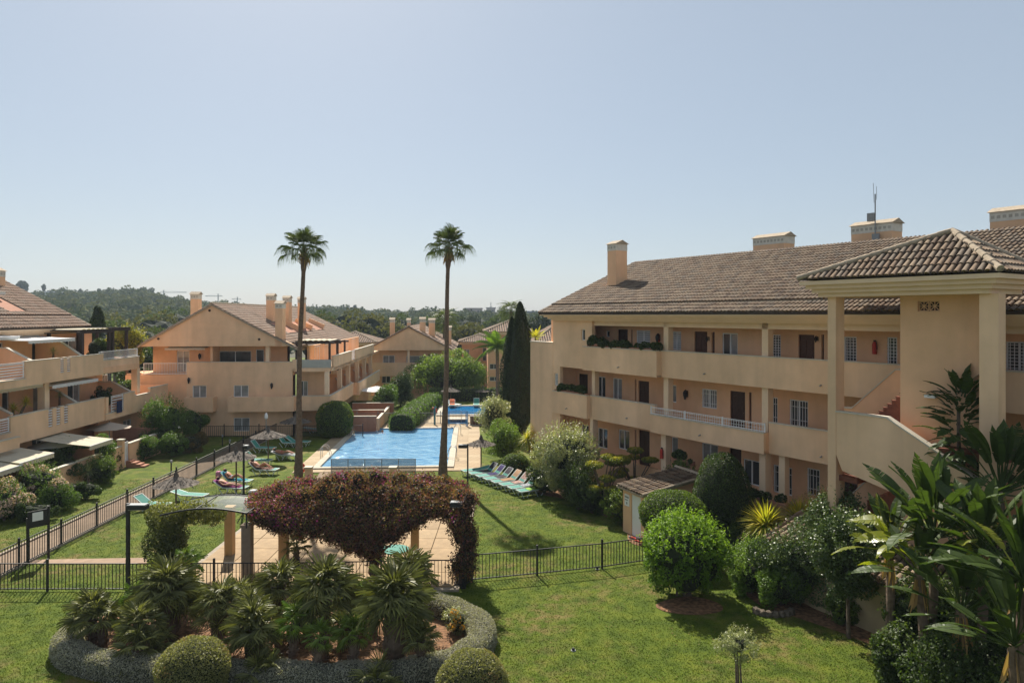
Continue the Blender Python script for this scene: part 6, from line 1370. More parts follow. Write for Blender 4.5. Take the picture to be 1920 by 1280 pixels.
# middle distance
x, y = (628-960)/F*59.2, 58.7; clipped('clipped_conifer', 'dome-shaped clipped bush with a yellow top beside the pool fence', x, y+.5, (1.5, 1.5, 1.55), g_mid, 13000, .10, 1.45, power=2.5, rust=g_yellow)
fbush('dense round green bush right of the white parasol', 722, 778, (1.35, 1.3, 1.35), frs2, 9000, .13, 1.6, clump=30)
fbush('darker round bush behind the dense green one, right of the white parasol', 751, 762, (1.75, 1.5, 1.75), g_dark, 9000, .15, 2.0, clump=30)
H1 = [G(735, 808, .5), G(765, 782, .5), G(795, 758, .5)]
hedge('clipped_hedge', 'tall green clipped hedge running diagonally beyond the pool fence', [G(752, 808), G(770, 793), G(786, 779), G(800, 768), G(812, 760)], 2.1, 1.5, frs2, 90, .14)
hedge('clipped_hedge', 'dark clipped hedge behind the small pool', [G(806, 752), G(850, 751), G(900, 751), G(940, 751)], 1.3, 1.55, g_mid, 80, .15)
bush('dark_bush', 'dark bush at the fence foot beside the diagonal hedge', 'bush', *G(745, 802), (1.0, .5, .8), g_dark, 4000, .11, zc=.7)
# drooping pepper tree
x, y = G(826, 762)
t = thing('pepper_tree', 'wide drooping light-green tree behind the small pool', 'tree', (x, 88, -1.5)); C = clumps((5.2, 3.5, 2.4), 52, .42, top=True); P, N, idx = clump_points(C, 16000); tone = rng.uniform(.2, .8, 52)[idx]+rng.normal(0, .15, len(P)); P[:, 2] += 4.6
V, Q = leaves(P, N, .30, .35, .3); VP, QP, TP = [V], [Q], [tone]
k = rng.integers(0, len(P), 900); st = P[k][(N[k][:, 2] < .3)]; L = 14; dr = (st[:, None, :]*[1.03, 1.03, 1]+np.array([0, 0, -1])*np.linspace(0, 2.4, L)[None, :, None]*rng.uniform(.3, 1, (len(st), 1, 1))+rng.normal(0, .07, (len(st), L, 3))).reshape(-1, 3); dr = dr[dr[:, 2] > .4]
V2, Q2 = leaves(dr, np.tile([0, -.5, .5], (len(dr), 1)), .26, .35, .3); VP.append(V2); QP.append(Q2+len(V)); TP.append(rng.uniform(.2, .9, len(dr)))
link('crown', npmesh('crown', np.concatenate(VP), np.concatenate(QP), leafmat('pepper_leaf', [(.04, .07, .02), (.065, .105, .03), (.10, .15, .045)], tr=.4), np.clip(np.concatenate(TP), 0, 1)), t)
lump_core((3.6, 2.3, 1.7), 3).build('inner_branches', core_m, t, loc=(0, 0, 4.3)); m = MB()
for a in (0, 1.5, 3, 4.6): m.tube([(0, 0, -.1), (math.cos(a)*.5, math.sin(a)*.4, 1.8), (math.cos(a)*2.2, math.sin(a)*1.5, 4)], [.22, .16, .08], 7)
m.build('trunk', barkm, t)
def feather_palm(lab, px, py, Y, base_z, s, n, mat, droop=1.1, seed=0, thin=False):
    X_, Y_, Z_ = AT(px, py, Y); t = thing('feather_palm', lab, 'palm', (X_, Y_, base_z)); h = Z_-base_z; MB().tube([(.1, 0, -.1), (.05, 0, h*.5), (0, 0, h)], [.2*s, .14*s, .12*s], 8).build('trunk', palmbark, t)
    rr = random.Random(seed); me = []
    for q in range(2):
        m = MB(); K = 14; ax = [(1.9*f, 0, .35*f-droop*1.3*f*f) for f in [i/K for i in range(K+1)]]; m.tube(ax, [.02]*K+[.006], 4)
        for i in range(1, K+1):
            for sd in (-1, 1):
                for o in (0, .5):
                    if i+o > K: continue
                    f = (i+o)/K; p = Vector((1.9*f, 0, .35*f-droop*1.3*f*f)); L = .55*math.sin(math.pi*min(1, f*.85+.15)); e = p+Vector((L*.45, sd*L*.75, -L*.5)); m.add([p, p+Vector((.07, 0, 0)), e+Vector((.02, 0, 0)), e], [(0, 1, 2, 3)], rr.random())
        me.append(m.data('frond', mat))
    for i in range(n):
        o = link('frond', me[i % 2], t); o.matrix_local = Matrix.Translation((0, 0, h)) @ rotZY(i*2.399, 1.3-1.5*i/n+rr.uniform(-.1, .1), rr.uniform(-.3, .3)) @ Matrix.Scale(s*rr.uniform(.85, 1.1), 4)
feather_palm('feathery green palm left of the cypresses, behind the pool', 932, 652, 76, 0, 1.35, 26, g_bright if False else frs2, seed=2)
feather_palm('yellow-green palm top showing right of the cypresses, over the wing wall', 1004, 632, 58, 0, .55, 12, g_yellow, droop=.4, seed=3)
def mini_fan(lab, px, py, Y, s):
    X_, Y_, Z_ = AT(px, py, Y); t = thing('tall_fan_palm', lab, 'palm', (X_, Y_, -2)); MB().tube([(0, 0, 0), (0, 0, Z_+2)], [.3, .2], 8).build('trunk', palmbark, t); me = fan_leaf(.9, 14, 1.2, 1.7, pet=.8, split=.5, seed=3).data('frond', g_palm)
    for i in range(26): o = link('frond', me, t); o.matrix_local = Matrix.Translation((0, 0, Z_+2)) @ rotZY(i*2.399, 1.4-2.0*i/26, 0) @ Matrix.Scale(s, 4)
mini_fan('distant fan palm crown rising behind the taller cypress', 958, 584, 80, .95); mini_fan('distant fan palm crown hidden half behind the second tall palm', 833, 604, 105, 1.5)
# ---------------------------------------------------------------- trees beyond
def far_tree(lab, px, py, Y, r, rz_, mat, n=3000, size=.55, seed=0, name='distant_tree', cone=False):
    py += rz_*F/Y*.6 if 115 < Y < 300 else 0; X_, Y_, Z_ = AT(px, py, Y); t = thing(name, lab, 'tree', (X_, Y_, Z_-rz_*1.5), 0, 'trees beyond the blocks'); C = clumps((r, r, rz_), 22, .42, top=True); P, N, idx = clump_points(C, n)
    if cone: P[:, 0] *= np.clip(1.1-(P[:, 2]+rz_)/(2*rz_), .05, 1); P[:, 1] *= np.clip(1.1-(P[:, 2]+rz_)/(2*rz_), .05, 1)
    P[:, 2] += rz_*1.5; V, Q = leaves(P, N, size, .7, .4); link('crown', npmesh('crown', V, Q, mat, np.clip(rng.uniform(.2, .8, 22)[idx]+rng.normal(0, .15, n), 0, 1)), t)
    lump_core((r*(.35 if cone else .85), r*(.35 if cone else .85), rz_*.85), seed).build('inner_branches', core_m, t, loc=(0, 0, rz_*1.4)); MB().tube([(0, 0, -rz_*.8), (0, 0, rz_)], [r*.08, r*.05], 6).build('trunk', barkm, t)
fol = leafmat('far_olive', [(.035, .042, .018), (.055, .06, .025), (.08, .082, .035)], .8, .2, .1); fgr = leafmat('far_green', [(.022, .036, .014), (.035, .055, .020), (.055, .08, .03)], .8, .2, .1); fdk = leafmat('far_dark', [(.012, .02, .010), (.02, .032, .015), (.032, .046, .022)], .8, .15, .1)
desc = ['olive', 'dark green', 'green']; spots = ['behind the left block pergola', 'beyond the gap between the left and middle blocks', 'behind the middle block chimneys', 'right of the middle block roof', 'beyond the gabled block']
k = 0
for px, py, Y, r, rz_, mt, lab in ((183, 618, 75, 1.5, 3.0, fdk, 'dark cone-shaped tree right behind the left block roof tip'), (205, 618, 130, 6, 4.5, fgr, 'round green tree beyond the left roof tip'), (240, 615, 160, 8, 6, fol, 'broad olive tree in the gap between the left and middle blocks'), (290, 612, 150, 7, 5, fol, 'olive tree partly behind the left eave of the middle gable'), (270, 650, 110, 4, 3, fgr, 'low green tree just left of the middle block top floor'),
    (215, 650, 105, 3.5, 3, fdk, 'dark low tree behind the dark terrace pergola'), (330, 596, 190, 8, 5.5, fgr, 'green tree behind the left chimney of the middle block'), (650, 606, 170, 9, 6, fol, 'broad olive tree right of the middle block roof'), (600, 606, 180, 7, 5.5, fgr, 'green tree behind the right roof slope of the middle block'), (690, 612, 150, 6, 5, fol, 'dull olive tree between the middle and gabled blocks'),
    (720, 612, 170, 6, 4.5, fol, 'olive tree behind the left chimney of the gabled block'), (745, 606, 210, 7, 5, fgr, 'green tree above the left slope of the gabled block'), (860, 622, 150, 7, 5, fol, 'olive tree right of the second tall palm'), (905, 615, 200, 8, 5, fgr, 'green umbrella-like tree above the orange hip roof'), (880, 605, 230, 9, 5, fdk, 'dark green tree mass right of the second tall palm'), (935, 606, 190, 7, 5, fgr, 'green tree left of the cypress tips'), (1020, 606, 160, 7, 4, fdk, 'dark tree showing over the wing wall of the right block'), (820, 605, 210, 7, 5, fgr, 'green tree behind the right chimneys of the gabled block')):
    far_tree(lab, px, py, Y, r, rz_, mt, seed=k, cone='cone' in lab, size=.32 if Y < 120 else .7); k += 1
# wooded hill as one mass
tr_v, tr_f, tr_t = [], [], []; cnt = 0; ico = []
bm_ = lump_core((1, 1, .75), 5, nz=5, nr=8, amp=.10); bv = np.array(bm_.v); bf = np.array([f for f in bm_.f if len(f) == 4])
for k in range(3000):
    kk = rng.uniform(0, 1)**.75*1.0; px = rng.uniform(-150, 1250) if k < 2200 else rng.uniform(-700, 2500); p = hill_pt(px, kk); s = rng.uniform(3.2, 6.5)*(.55 if kk > .9 else .8); sz = s*rng.uniform(.7, 1.15); ct = rng.uniform(0, 1)
    q = bv*[s*.8, s*.8, sz*.8]; tr_v.append(q+np.array([p[0], p[1], p[2]+sz*.35])); tr_f.append(bf+cnt); tr_t.append(np.clip(np.full(len(bf), ct*.6)+rng.uniform(-.1, .1, len(bf)), 0, 1)); cnt += len(bv)
    n = 70; d = rng.normal(size=(n, 3)); d /= np.linalg.norm(d, axis=1)[:, None]; P = d*[s, s, sz]*rng.uniform(.75, 1.1, n)[:, None]; V, Q = leaves(P+np.array([p[0], p[1], p[2]+sz*.35]), d, s*.42, .8, .5); tr_v.append(V); tr_f.append(Q+cnt); tr_t.append(np.clip(ct*.7+rng.uniform(0, .3, n), 0, 1)); cnt += len(V)
fm = leafmat('wood_canopy', [(.014, .024, .013), (.025, .042, .018), (.045, .055, .022), (.065, .075, .03)], .9, .12, .05)
link('woodland', npmesh('woodland', np.concatenate(tr_v), np.concatenate(tr_f), fm, np.concatenate(tr_t)), None, kind='stuff', label='wooded hillside of dark pines and scrub along the horizon')
far_tree('tall pine standing above the hill skyline on the far left', 42, 539, 560, 4, 7, fdk, n=1800, size=1.2, name='pine_tree')
far_tree('dark broad pine crown on the hill skyline above the left gap', 276, 551, 600, 6, 5, fdk, n=1500, size=1.2, name='pine_tree')
for px, pt, lab in ((82, 532, 'slim dark cypress on the left hill skyline'), (150, 541, 'small palm-like tree on the left hill skyline'), (186, 540, 'thin pale tree on the left hill skyline'), (665, 571, 'slim tree breaking the skyline right of the first tall palm'), (800, 578, 'small dark tree on the skyline left of the second tall palm')):
    far_tree(lab, px, pt+7, 600, 1.6, 3.5, fdk, n=400, size=.8, name='skyline_tree')
def far_block(lab, px0, px1, pt, pb, Y, col, kind='building', d=14):
    x0, _, z1 = AT(px0, pt, Y); x1, _, z0 = AT(px1, pb, Y); t = thing('far_building', lab, 'building', (x0, Y, z0)); w_, h_ = x1-x0, z1-z0; mt = pmat('far_%d' % int(px0), col, .9, .06, .2)
    MB().box(0, w_, 0, d, -6, h_).build('wall', mt, t); MB().box(-.5, w_+.5, -.5, d+.5, h_, h_+.8).build('roof', mt, t); n = max(2, int(w_/4)); wm = MB().box(0, 1.6, -.12, .02, 0, 1.6).data('window', MATS['window_glass'])
    for i in range(n):
        for z in ([h_*.25, h_*.65] if h_ > 6 else [h_*.4]): link('window', wm, t, loc=((i+.25)*w_/n, 0, z))
far_block('pale pinkish flat-roofed building on the hill right of the second tall palm', 871, 903, 579, 590, 560, (.42, .33, .30)); far_block('pale square building with an aerial on the hill crest', 912, 928, 578, 590, 560, (.40, .35, .34)); far_block('white building edge on the hill left of the cypress tips', 936, 948, 578, 590, 580, (.6, .6, .6)); far_block('dark blue building on the hill just left of the right block roof', 989, 1008, 585, 591, 540, (.06, .09, .16))
far_block('white house half hidden in trees on the left hill', 84, 103, 548, 553, 520, (.65, .65, .66)); far_block('pale billboard-like box on the hillside above the gap', 272, 289, 581, 588, 420, (.45, .46, .50), d=1)
def crane(lab, px, pt, jib0, jib1, Y):
    x, _, z = AT(px, pt, Y); xa, xb = AT(jib0, pt, Y)[0], AT(jib1, pt, Y)[0]; t = thing('tower_crane', lab, 'crane', (x, Y, z-30)); MB().box(-.5, .5, -.5, .5, 0, 33).build('mast', grey, t); MB().box(xa-x, xb-x, -.35, .35, 29.6, 30.4).build('jib', grey, t); m = MB(); m.bar((0, 0, 33), (xa-x, 0, 30.4), .15); m.bar((0, 0, 33), (xb-x, 0, 30.4), .15); m.build('tie', grey, t)
crane('faint tower crane over the skyline left of the middle block', 307, 548, 300, 350, 900); crane('faint tower crane right of the middle block left chimney', 409, 555, 385, 417, 900); crane('small faint crane with the lowest jib above the middle gable', 445, 561, 435, 452, 900)
x, _, z = AT(920, 566, 560); t = thing('aerial_mast', 'thin aerial mast on the hill building left of the cypresses', 'antenna', (x, 566, z-9)); MB().box(-.25, .25, -.25, .25, 0, 9).build('pole', grey, t); MB().box(-1, 1, -.1, .1, 5, 5.4).build('crossbar', grey, t)
# ---------------------------------------------------------------- plants in the gallery boxes
def boxplant(lab, px0, px1, py, y, h=.45, d=.4, mt=g_dark):
    a = RB.hy(px0, py, y); b = RB.hy(px1, py, y); wx, wy = RB.wor((a[0]+b[0])/2, y); L = b[0]-a[0]; t = thing('planter_plants', lab, 'plant', (wx, wy, (a[1]+b[1])/2), RB.a); n = int(1500*L); C = np.array([(rnd.uniform(-L/2, L/2), rnd.uniform(-d/2, d/2), rnd.uniform(.05, h*.6), rnd.uniform(.12, .26)) for _ in range(max(5, int(L*5)))]); P, N, idx = clump_points(C, n); V, Q = leaves(P, N, .09, .6, .3); link('foliage', npmesh('foliage', V, Q, mt, rng.uniform(0, 1, n)), t)
    MB().box(-L/2, L/2, -d/2+.05, d/2-.05, -.18, .02).build('planter_box', gb, t)
boxplant('dark bushy plants along the top gallery parapet, left end', 1106, 1232, 651, -.2, .35); boxplant('taller dark plant heaped at the left tip of the top gallery parapet', 1104, 1130, 645, -.2, .55)
boxplant('trailing dark plants on the small middle balcony at the left end', 1043, 1104, 734, -.08, .55)
boxplant('dark plants in the terrace box beside the ground-floor column', 1262, 1300, 862, .1, .4); boxplant('plants in the flower box under the barred ground-floor window', 1412, 1478, 938, -.1, .35)

frs3 = frs2
for lab, px, py, R3, mt, zc in (('leafy shrub in front of the cream wall on the left, behind the pink bush', 110, 900, (1.2, .8, 1.2), frs3, 1.4), ('dark green shrub below the garden gate pier', 205, 880, (.9, .7, .7), g_dark, .7), ('green shrub between the pink bush and the lawn', 105, 955, (1.2, .7, .65), frs3, .6), ('bushy shrub right of the spiky plant', 190, 905, (.9, .8, .8), g_mid, .8), ('dark shrub linking the gate bush and the tall oleander', 285, 850, (1.0, .8, .9), g_dark, .9), ('green shrub filling the corner under the tall oleander', 325, 856, (1.1, .8, .8), frs3, .8)):
    fbush(lab, px, py, R3, mt, 7000, .09, zc, clump=26, sprig=90)
# ================================================================ fences
def picket_fence(lab, pts, h=1.12, sp=.135, bay=2.3, mat=black, pw=.022, group=None, post_w=.07, first=True):
    t = thing('picket_fence', lab, 'fence', (pts[0][0], pts[0][1], 0)); me_p = MB().box(-pw/2, pw/2, -pw/2, pw/2, .06, h-.05).data('picket', mat); me_o = MB().box(-post_w/2, post_w/2, -post_w/2, post_w/2, -.05, h+.12).data('post', mat)
    for k in range(len(pts)-1):
        a = Vector((pts[k][0]-pts[0][0], pts[k][1]-pts[0][1], 0)); b = Vector((pts[k+1][0]-pts[0][0], pts[k+1][1]-pts[0][1], 0)); L = (b-a).length; nb = max(1, round(L/bay)); ang = math.atan2((b-a).y, (b-a).x)
        for i in range(nb):
            p, q = a.lerp(b, i/nb), a.lerp(b, (i+1)/nb)
            if not (k > 0 and i == 0) or True: link('post', me_o, t, loc=p, rot=(0, 0, ang))
            for z in (.10, h-.06): MB().bar(p+Vector((0, 0, z)), q+Vector((0, 0, z)), .035, .035).build('rail', mat, t)
            n = int((q-p).length/sp)
            for j in range(1, n): link('picket', me_p, t, loc=p.lerp(q, j/n), rot=(0, 0, ang))
        if k == len(pts)-2: link('post', me_o, t, loc=b, rot=(0, 0, ang))
    return t
FH = 1.1
picket_fence('black picket fence across the near lawn on the left, before the pink path', [G(-60, 1108), G(238, 1108)], FH, .134, 2.9)
picket_fence('black picket fence behind the palm bed, along the plaza edge', [G(242, 1108), G(560, 1106), G(868, 1100)], FH, .134, 2.6)
picket_fence('black picket fence crossing the right lawn towards the tiled shed', [G(872, 1100), G(885, 1090), G(1007, 1078.5), G(1129, 1066), G(1215, 1053)], FH, .134, 2.45)
g0, g1 = G(44, 1056), FC
picket_fence('long black picket fence beside the brick footpath, running away on the left', [FA, FB_, FC], FH, .15, 2.55)
fx = FC
picket_fence('black picket fence in front of the middle block lawn', [FC, (FC[0]+.0, FC[1]-.01), G(640, 788)] if False else [(FC[0]-13, 60.2-1.5), (FC[0]+7.5, 60.2-.9)], 1.0, .16, 3.0)
cs = [PF.wor(x0-1.4, y1+2.9), PF.wor(x1+2.2, y1+2.9)]
picket_fence('grey picket fence across the far end of the large pool', [PF.wor(x0-4.5, y1+3.0), PF.wor(x1+2.6, y1+3.0)], 1.15, .14, 1.9, grey)
# gate frame with the notice board
a = G(52, 1056); t = thing('notice_board', 'dark notice board with a white sheet, on posts by the near left fence gate', 'notice board', (a[0], a[1], 0), .9)
MB().box(-.05, .05, -.04, .04, 0, 1.9).build('post', black, t); MB().box(.72, .80, -.04, .04, 0, 2.25).build('post', black, t); MB().box(.0, .78, -.02, .02, 1.45, 2.15).build('board', black, t); MB().box(.16, .55, -.032, -.021, 1.72, 2.08).build('notice_sheet', white, t)
# low kerb stones under fence already in place; pool screen
sx0, sx1 = G(621, 893), G(779, 893); yy = (sx0[1]); mesh_m = bpy.data.materials.new('screen_mesh'); mesh_m.use_nodes = True; q = mesh_m.node_tree; bs = q.nodes['Principled BSDF']; bs.inputs['Base Color'].default_value = (.05, .06, .07, 1); tr_ = q.nodes.new('ShaderNodeBsdfTransparent'); ms_ = q.nodes.new('ShaderNodeMixShader'); ms_.inputs[0].default_value = .42; q.links.new(tr_.outputs[0], ms_.inputs[1]); q.links.new(bs.outputs[0], ms_.inputs[2]); q.links.new(ms_.outputs[0], q.nodes['Material Output'].inputs[0])
t = thing('mesh_screen', 'low dark see-through mesh screen at the near end of the large pool', 'screen', (sx0[0], yy, 0)); L = sx1[0]-sx0[0]
for i in range(6): MB().box(L*i/5-.02, L*i/5+.02, -.02, .02, 0, 1.15).build('post', grey, t)
for i in range(5): MB().box(L*i/5+.02, L*(i+1)/5-.02, -.003, .003, .06, 1.12).build('mesh_panel', mesh_m, t)
MB().box(0, L, -.012, .012, 1.12, 1.15).build('rail', grey, t)
# brick pier, bin
a = G(579, 905); t = thing('masonry_pier', 'short orange stucco pier at the near left corner of the large pool', 'pier', (a[0], a[1], 0)); MB().box(-.2, .2, -.2, .2, 0, .95).build('pier', stucco2, t); MB().box(-.25, .25, -.25, .25, .95, 1.02).build('cap', coping, t)
a = G(737, 905); t = thing('masonry_pier', 'short stucco pier half hidden behind the bougainvillea top', 'pier', (a[0], a[1], 0)); MB().box(-.2, .2, -.2, .2, 0, .95).build('pier', stucco2, t); MB().box(-.25, .25, -.25, .25, .95, 1.02).build('cap', coping, t)
a = G(475, 950); t = thing('litter_bin', 'dark round litter bin with a pale lid on the lawn by the bougainvillea', 'litter bin', (a[0], a[1], 0)); MB().lathe([(.22, 0), (.24, .05), (.25, .78), (.23, .8)], n=16).build('body', black, t); MB().lathe([(.26, .80), (.26, .86), (.18, .93), (.02, .95)], n=16).build('lid', grey, t)
def lamp_post(lab, px, py, top, arm, s=1.0, g='lamp posts along the lawns'):
    x, y = G(px, py); h = H-(top-HY)/F*y; t = thing('lamp_post', lab, 'lamp post', (x, y, 0), 0, g); MB().box(-.055*s, .055*s, -.055*s, .055*s, 0, h).build('post', black, t); MB().box(-.09, .09, -.09, .09, 0, .06).build('base', black, t)
    a0, a1 = (.0, arm) if arm > 0 else (arm, 0); o = MB().box(a0, a1, -.15, .15, h-.22, h-.06).build('lamp_head', black, t); MB().box(a0+.02, a1-.02, -.14, .14, h-.0599, h-.03).build('head_cover', grey, o); MB().box(a0+.06, a1-.06, -.11, .11, h-.24, h-.2201).build('diffuser', pmat('lamp_diffuser', (.7, .7, .66), .3, .05, 5), o)
lamp_post('lamp post in front of the vine column, its lamp head pointing right', 240, 1110, 943, .72); lamp_post('lamp post in front of the right end of the bougainvillea', 869, 1102, 938, -.5)
lamp_post('lamp post just left of the litter bin, by the sunbathers', 457, 955, 833, .25, .8); lamp_post('lamp post right of the second tall palm, its head pointing left', 877, 920, 832, -.55, .8); lamp_post('lamp post beside the first tall palm, in front of the middle block', 549, 815, 744, -.35, .8)
def bollard(lab, px, py): x, y = G(px, py); t = thing('bollard_light', lab, 'bollard light', (x, y, 0), 0, 'bollard lights on the left lawn'); MB().tube([(0, 0, 0), (0, 0, .72)], .045, 8).build('post', black, t); MB().lathe([(.07, .72), (.07, .86), (.09, .87), (.02, .92)], n=10).build('lamp_head', grey, t)
bollard('bollard light nearest on the left lawn, behind the footpath fence', 321, 888); bollard('middle bollard light on the left lawn, below the tall oleander', 417, 836); bollard('small bollard light farthest along the left lawn', 431, 846)
# ---------------------------------------------------------------- plaza pillars and arched canopy
pillar_m = pmat('pillar_stucco', (.55, .36, .18), .9, .08, 3, .2, 50, stain=.15)
pc = [('orange stucco pillar left of the front stone pillar, on the plaza', 431, 1040, pillar_m, .17), ('grey-brown front pillar carrying the arched canopy rail', 464, 1082, pmat('stone_pillar', (.30, .235, .17), .9, .12, 5, .3, 40, stain=.2), .18), ('orange stucco pillar under the left half of the bougainvillea', 532, 1052, pillar_m, .17), ('orange stucco pillar under the right half of the bougainvillea', 778, 1040, pillar_m, .16)]
for lab, px, py, mt, w_ in pc:
    x, y = G(px, py, zp); t = thing('pillar', lab, 'pillar', (x, y, zp-.02)); MB().box(-w_, w_, -w_, w_, 0, 2.05).build('shaft', mt, t); MB().box(-w_-.03, w_+.03, -w_-.03, w_+.03, 2.05, 2.12).build('cap', mt, t)
ct = thing('arched_canopy', 'thin black steel arch with sagging green shade net between the vine and the pillars', 'pergola', (-13, 27, 0)); P0 = Vector(AT(300, 966, 26.6)); P1 = Vector(AT(462, 962, 25.8)); P2 = Vector(AT(345, 938, 29)); P3 = Vector(AT(500, 935, 28.6)); o = Vector((13, -27, 0))
def arc(p, q, up, n=12): return [p.lerp(q, i/n)+Vector((0, 0, up*math.sin(math.pi*i/n)))+o for i in range(n+1)]
A1, A2 = arc(P0, P1, .22), arc(P2, P3, .2); MB().tube(A1, .035, 6).build('front_rail', black, ct); MB().tube(A2, .03, 6).build('back_rail', black, ct); MB().tube([A1[-1], A1[-1]-Vector((0, 0, .55))], .03, 6).build('strut', black, ct); MB().tube([A1[-1], A2[-1]], .025, 6).build('cross_rail', black, ct); MB().tube([A1[5], A2[5]], .025, 6).build('cross_rail', black, ct); MB().tube([A2[-3], A2[-3]-Vector((-.5, .6, .9))], .02, 6).build('brace', black, ct); MB().tube([A2[-3], A2[-3]-Vector((.4, .6, .9))], .02, 6).build('brace', black, ct)
V, Fc = [], []
for i in range(13):
    for j in range(7): f = j/6; p = A1[i].lerp(A2[i], f); V.append((p.x, p.y, p.z-.13*math.sin(math.pi*f)))
for i in range(12):
    for j in range(6): a_ = i*7+j; Fc.append((a_, a_+1, a_+8, a_+7))
net = mesh_m.copy(); net.name = 'shade_net'; net.node_tree.nodes['Principled BSDF'].inputs['Base Color'].default_value = (.05, .09, .06, 1)
m = MB(); m.add(V, Fc); m.build('shade_net', net, ct)
# furniture glimpsed on the plaza
a = G(740, 1062, zp); t = thing('garden_table', 'pale green plastic garden table glimpsed behind the thick-trunked palm', 'table', (a[0], a[1], zp)); MB().lathe([(.55, .68), (.58, .70), (.58, .73)], n=20).build('tabletop', teal, t)
for k in range(4): MB().bar((.35*math.cos(k*1.57+.7), .35*math.sin(k*1.57+.7), 0), (.28*math.cos(k*1.57+.7), .28*math.sin(k*1.57+.7), .68), .05).build('leg', teal, t)
fanpalm('small fan palm growing at the foot of the pillar on the plaza', *G(555, 1052, zp)[:2], .6, 18, .8, z=zp, group=None); t = None
# ---------------------------------------------------------------- tiled shed
SF = Frame(5.35, 33.4, math.atan2(-.916, .40)); sh = thing('garden_shed', 'small orange shed with a single-pitch tiled roof and white door, right lawn', 'shed', (*SF.o, 0), SF.a)
SW, SD, z0s, z1s = 1.85, 3.0, 2.22, 2.66
MB().wall(0, SW, 0, z0s-.1, 0, .12, [(.72, 1.5, 0, 1.95)]).build('door_wall', stucco2, sh)
for xx in (0, SW-.12): m = MB(); m.prism([(.121, 0), (SD, 0), (SD, z1s-.08), (.121, z0s-.08)], xx, xx+.12, 'x'); m.build('long_wall', stucco2, sh)
MB().box(.121, SW-.121, SD-.12, SD-.001, 0, z1s-.1).build('back_wall', stucco2, sh)
MB().box(.74, 1.48, .03, .07, .02, 1.93).build('door', white, sh); MB().box(1.36, 1.40, -.02, .029, .95, 1.05).build('door_handle', grey, sh)
MB().box(.16, .56, -.02, -.001, 1.3, 1.85).build('notice', white, sh)
nm = MB(); nm.box(.20, .52, -.026, -.0205, 1.68, 1.76); nm.box(.20, .44, -.026, -.0205, 1.56, 1.61); nm.box(.30, .40, -.026, -.0205, 1.38, 1.48); nm.build('notice_print', grey, sh)
RO = Vector((-.18, -.28, z0s-.04)); RV = Vector((0, SD+.5, z1s-z0s+.07)); RL = RV.length
m = MB(); slab(m, [RO, RO+Vector((SW+.36, 0, 0)), RO+Vector((SW+.36, 0, 0))+RV, RO+RV], .07); m.build('roof', ridge_m, sh)
tiles('tiles', sh, RO+Vector((0, 0, .01)), (1, 0, 0), RV.normalized(), SW+.36, RL, tilem, pu=.22, tl=.38, single=lambda u, v: True, lift=.01)
ridge(sh, RO+RV+Vector((0, 0, .07)), RO+RV+Vector((SW+.36, 0, .07)), ridge_m, r=.1, tl=.3); ridge(sh, RO+Vector((SW+.36, 0, .05)), RO+RV+Vector((SW+.36, 0, .05)), ridge_m, r=.06)
# ---------------------------------------------------------------- pool fittings
def ladder(lab, px, py, flip=1, s=1.0):
    x, y = G(px, py); t = thing('pool_ladder', lab, 'pool ladder', (x, y, .15), PF.a, 'pool ladders')
    for k in (-.27, .27): MB().tube([(-.55*flip, k, -.1), (-.55*flip, k, .6), (-.42*flip, k, .78), (-.18*flip, k, .78), (.0, k, .55), (.12*flip, k, .1), (.14*flip, k, -.1)], .022, 7).build('handrail', steel, t)
    MB().box(.06*flip, .14*flip, -.26, .26, -.06, -.03).build('step', steel, t)
ladder('steel pool ladder at the near left edge of the large pool', 617, 858); ladder('steel pool ladder at the far left corner of the large pool', 662, 818); ladder('steel handrail ladder at the near right edge, just right of the second palm', 842, 860, -1); ladder('steel pool ladder at the far right corner of the large pool', 852, 815, -1)
def ring(lab, px, py, Y, r, mt, z=None):
    X_, Y_, Z_ = AT(px, py, Y); t = thing('life_ring', lab, 'life ring', (X_, Y_, Z_)); m = MB(); N_, K = 24, 8; V, Fc = [], []
    for i in range(N_):
        a = 2*math.pi*i/N_
        for k in range(K): b = 2*math.pi*k/K; V.append(((r+r*.24*math.cos(b))*math.cos(a), r*.2*math.sin(b), (r+r*.24*math.cos(b))*math.sin(a)))
    for i in range(N_):
        for k in range(K): Fc.append((i*K+k, i*K+(k+1) % K, ((i+1) % N_)*K+(k+1) % K, ((i+1) % N_)*K+k))
    m.add(V, Fc); m.build('ring', mt, t, smooth=True); b = MB()
    for k in range(4): a = k*math.pi/2+.4; b.box(r*math.cos(a)-r*.12, r*math.cos(a)+r*.12, -r*.22, r*.22, r*math.sin(a)-r*.28, r*math.sin(a)+r*.28)
    MB().box(-.04, .04, .08, .14, -Z_+.02, .1).build('stand', grey, t)
ring_red = pmat('ring_red', (.55, .10, .06), .5, .05, 6)
ring('red life ring hanging on the fence at the far left of the pool', 636, 793, PF.wor(0, y1+2.9)[1]+.0, .36, ring_red); ring('dark red life ring on a stand beside the small pool', 812, 771, 72.5, .36, ring_red); ring('red life ring half hidden behind the first tall palm', 562, 877, 43.6, .30, ring_red)
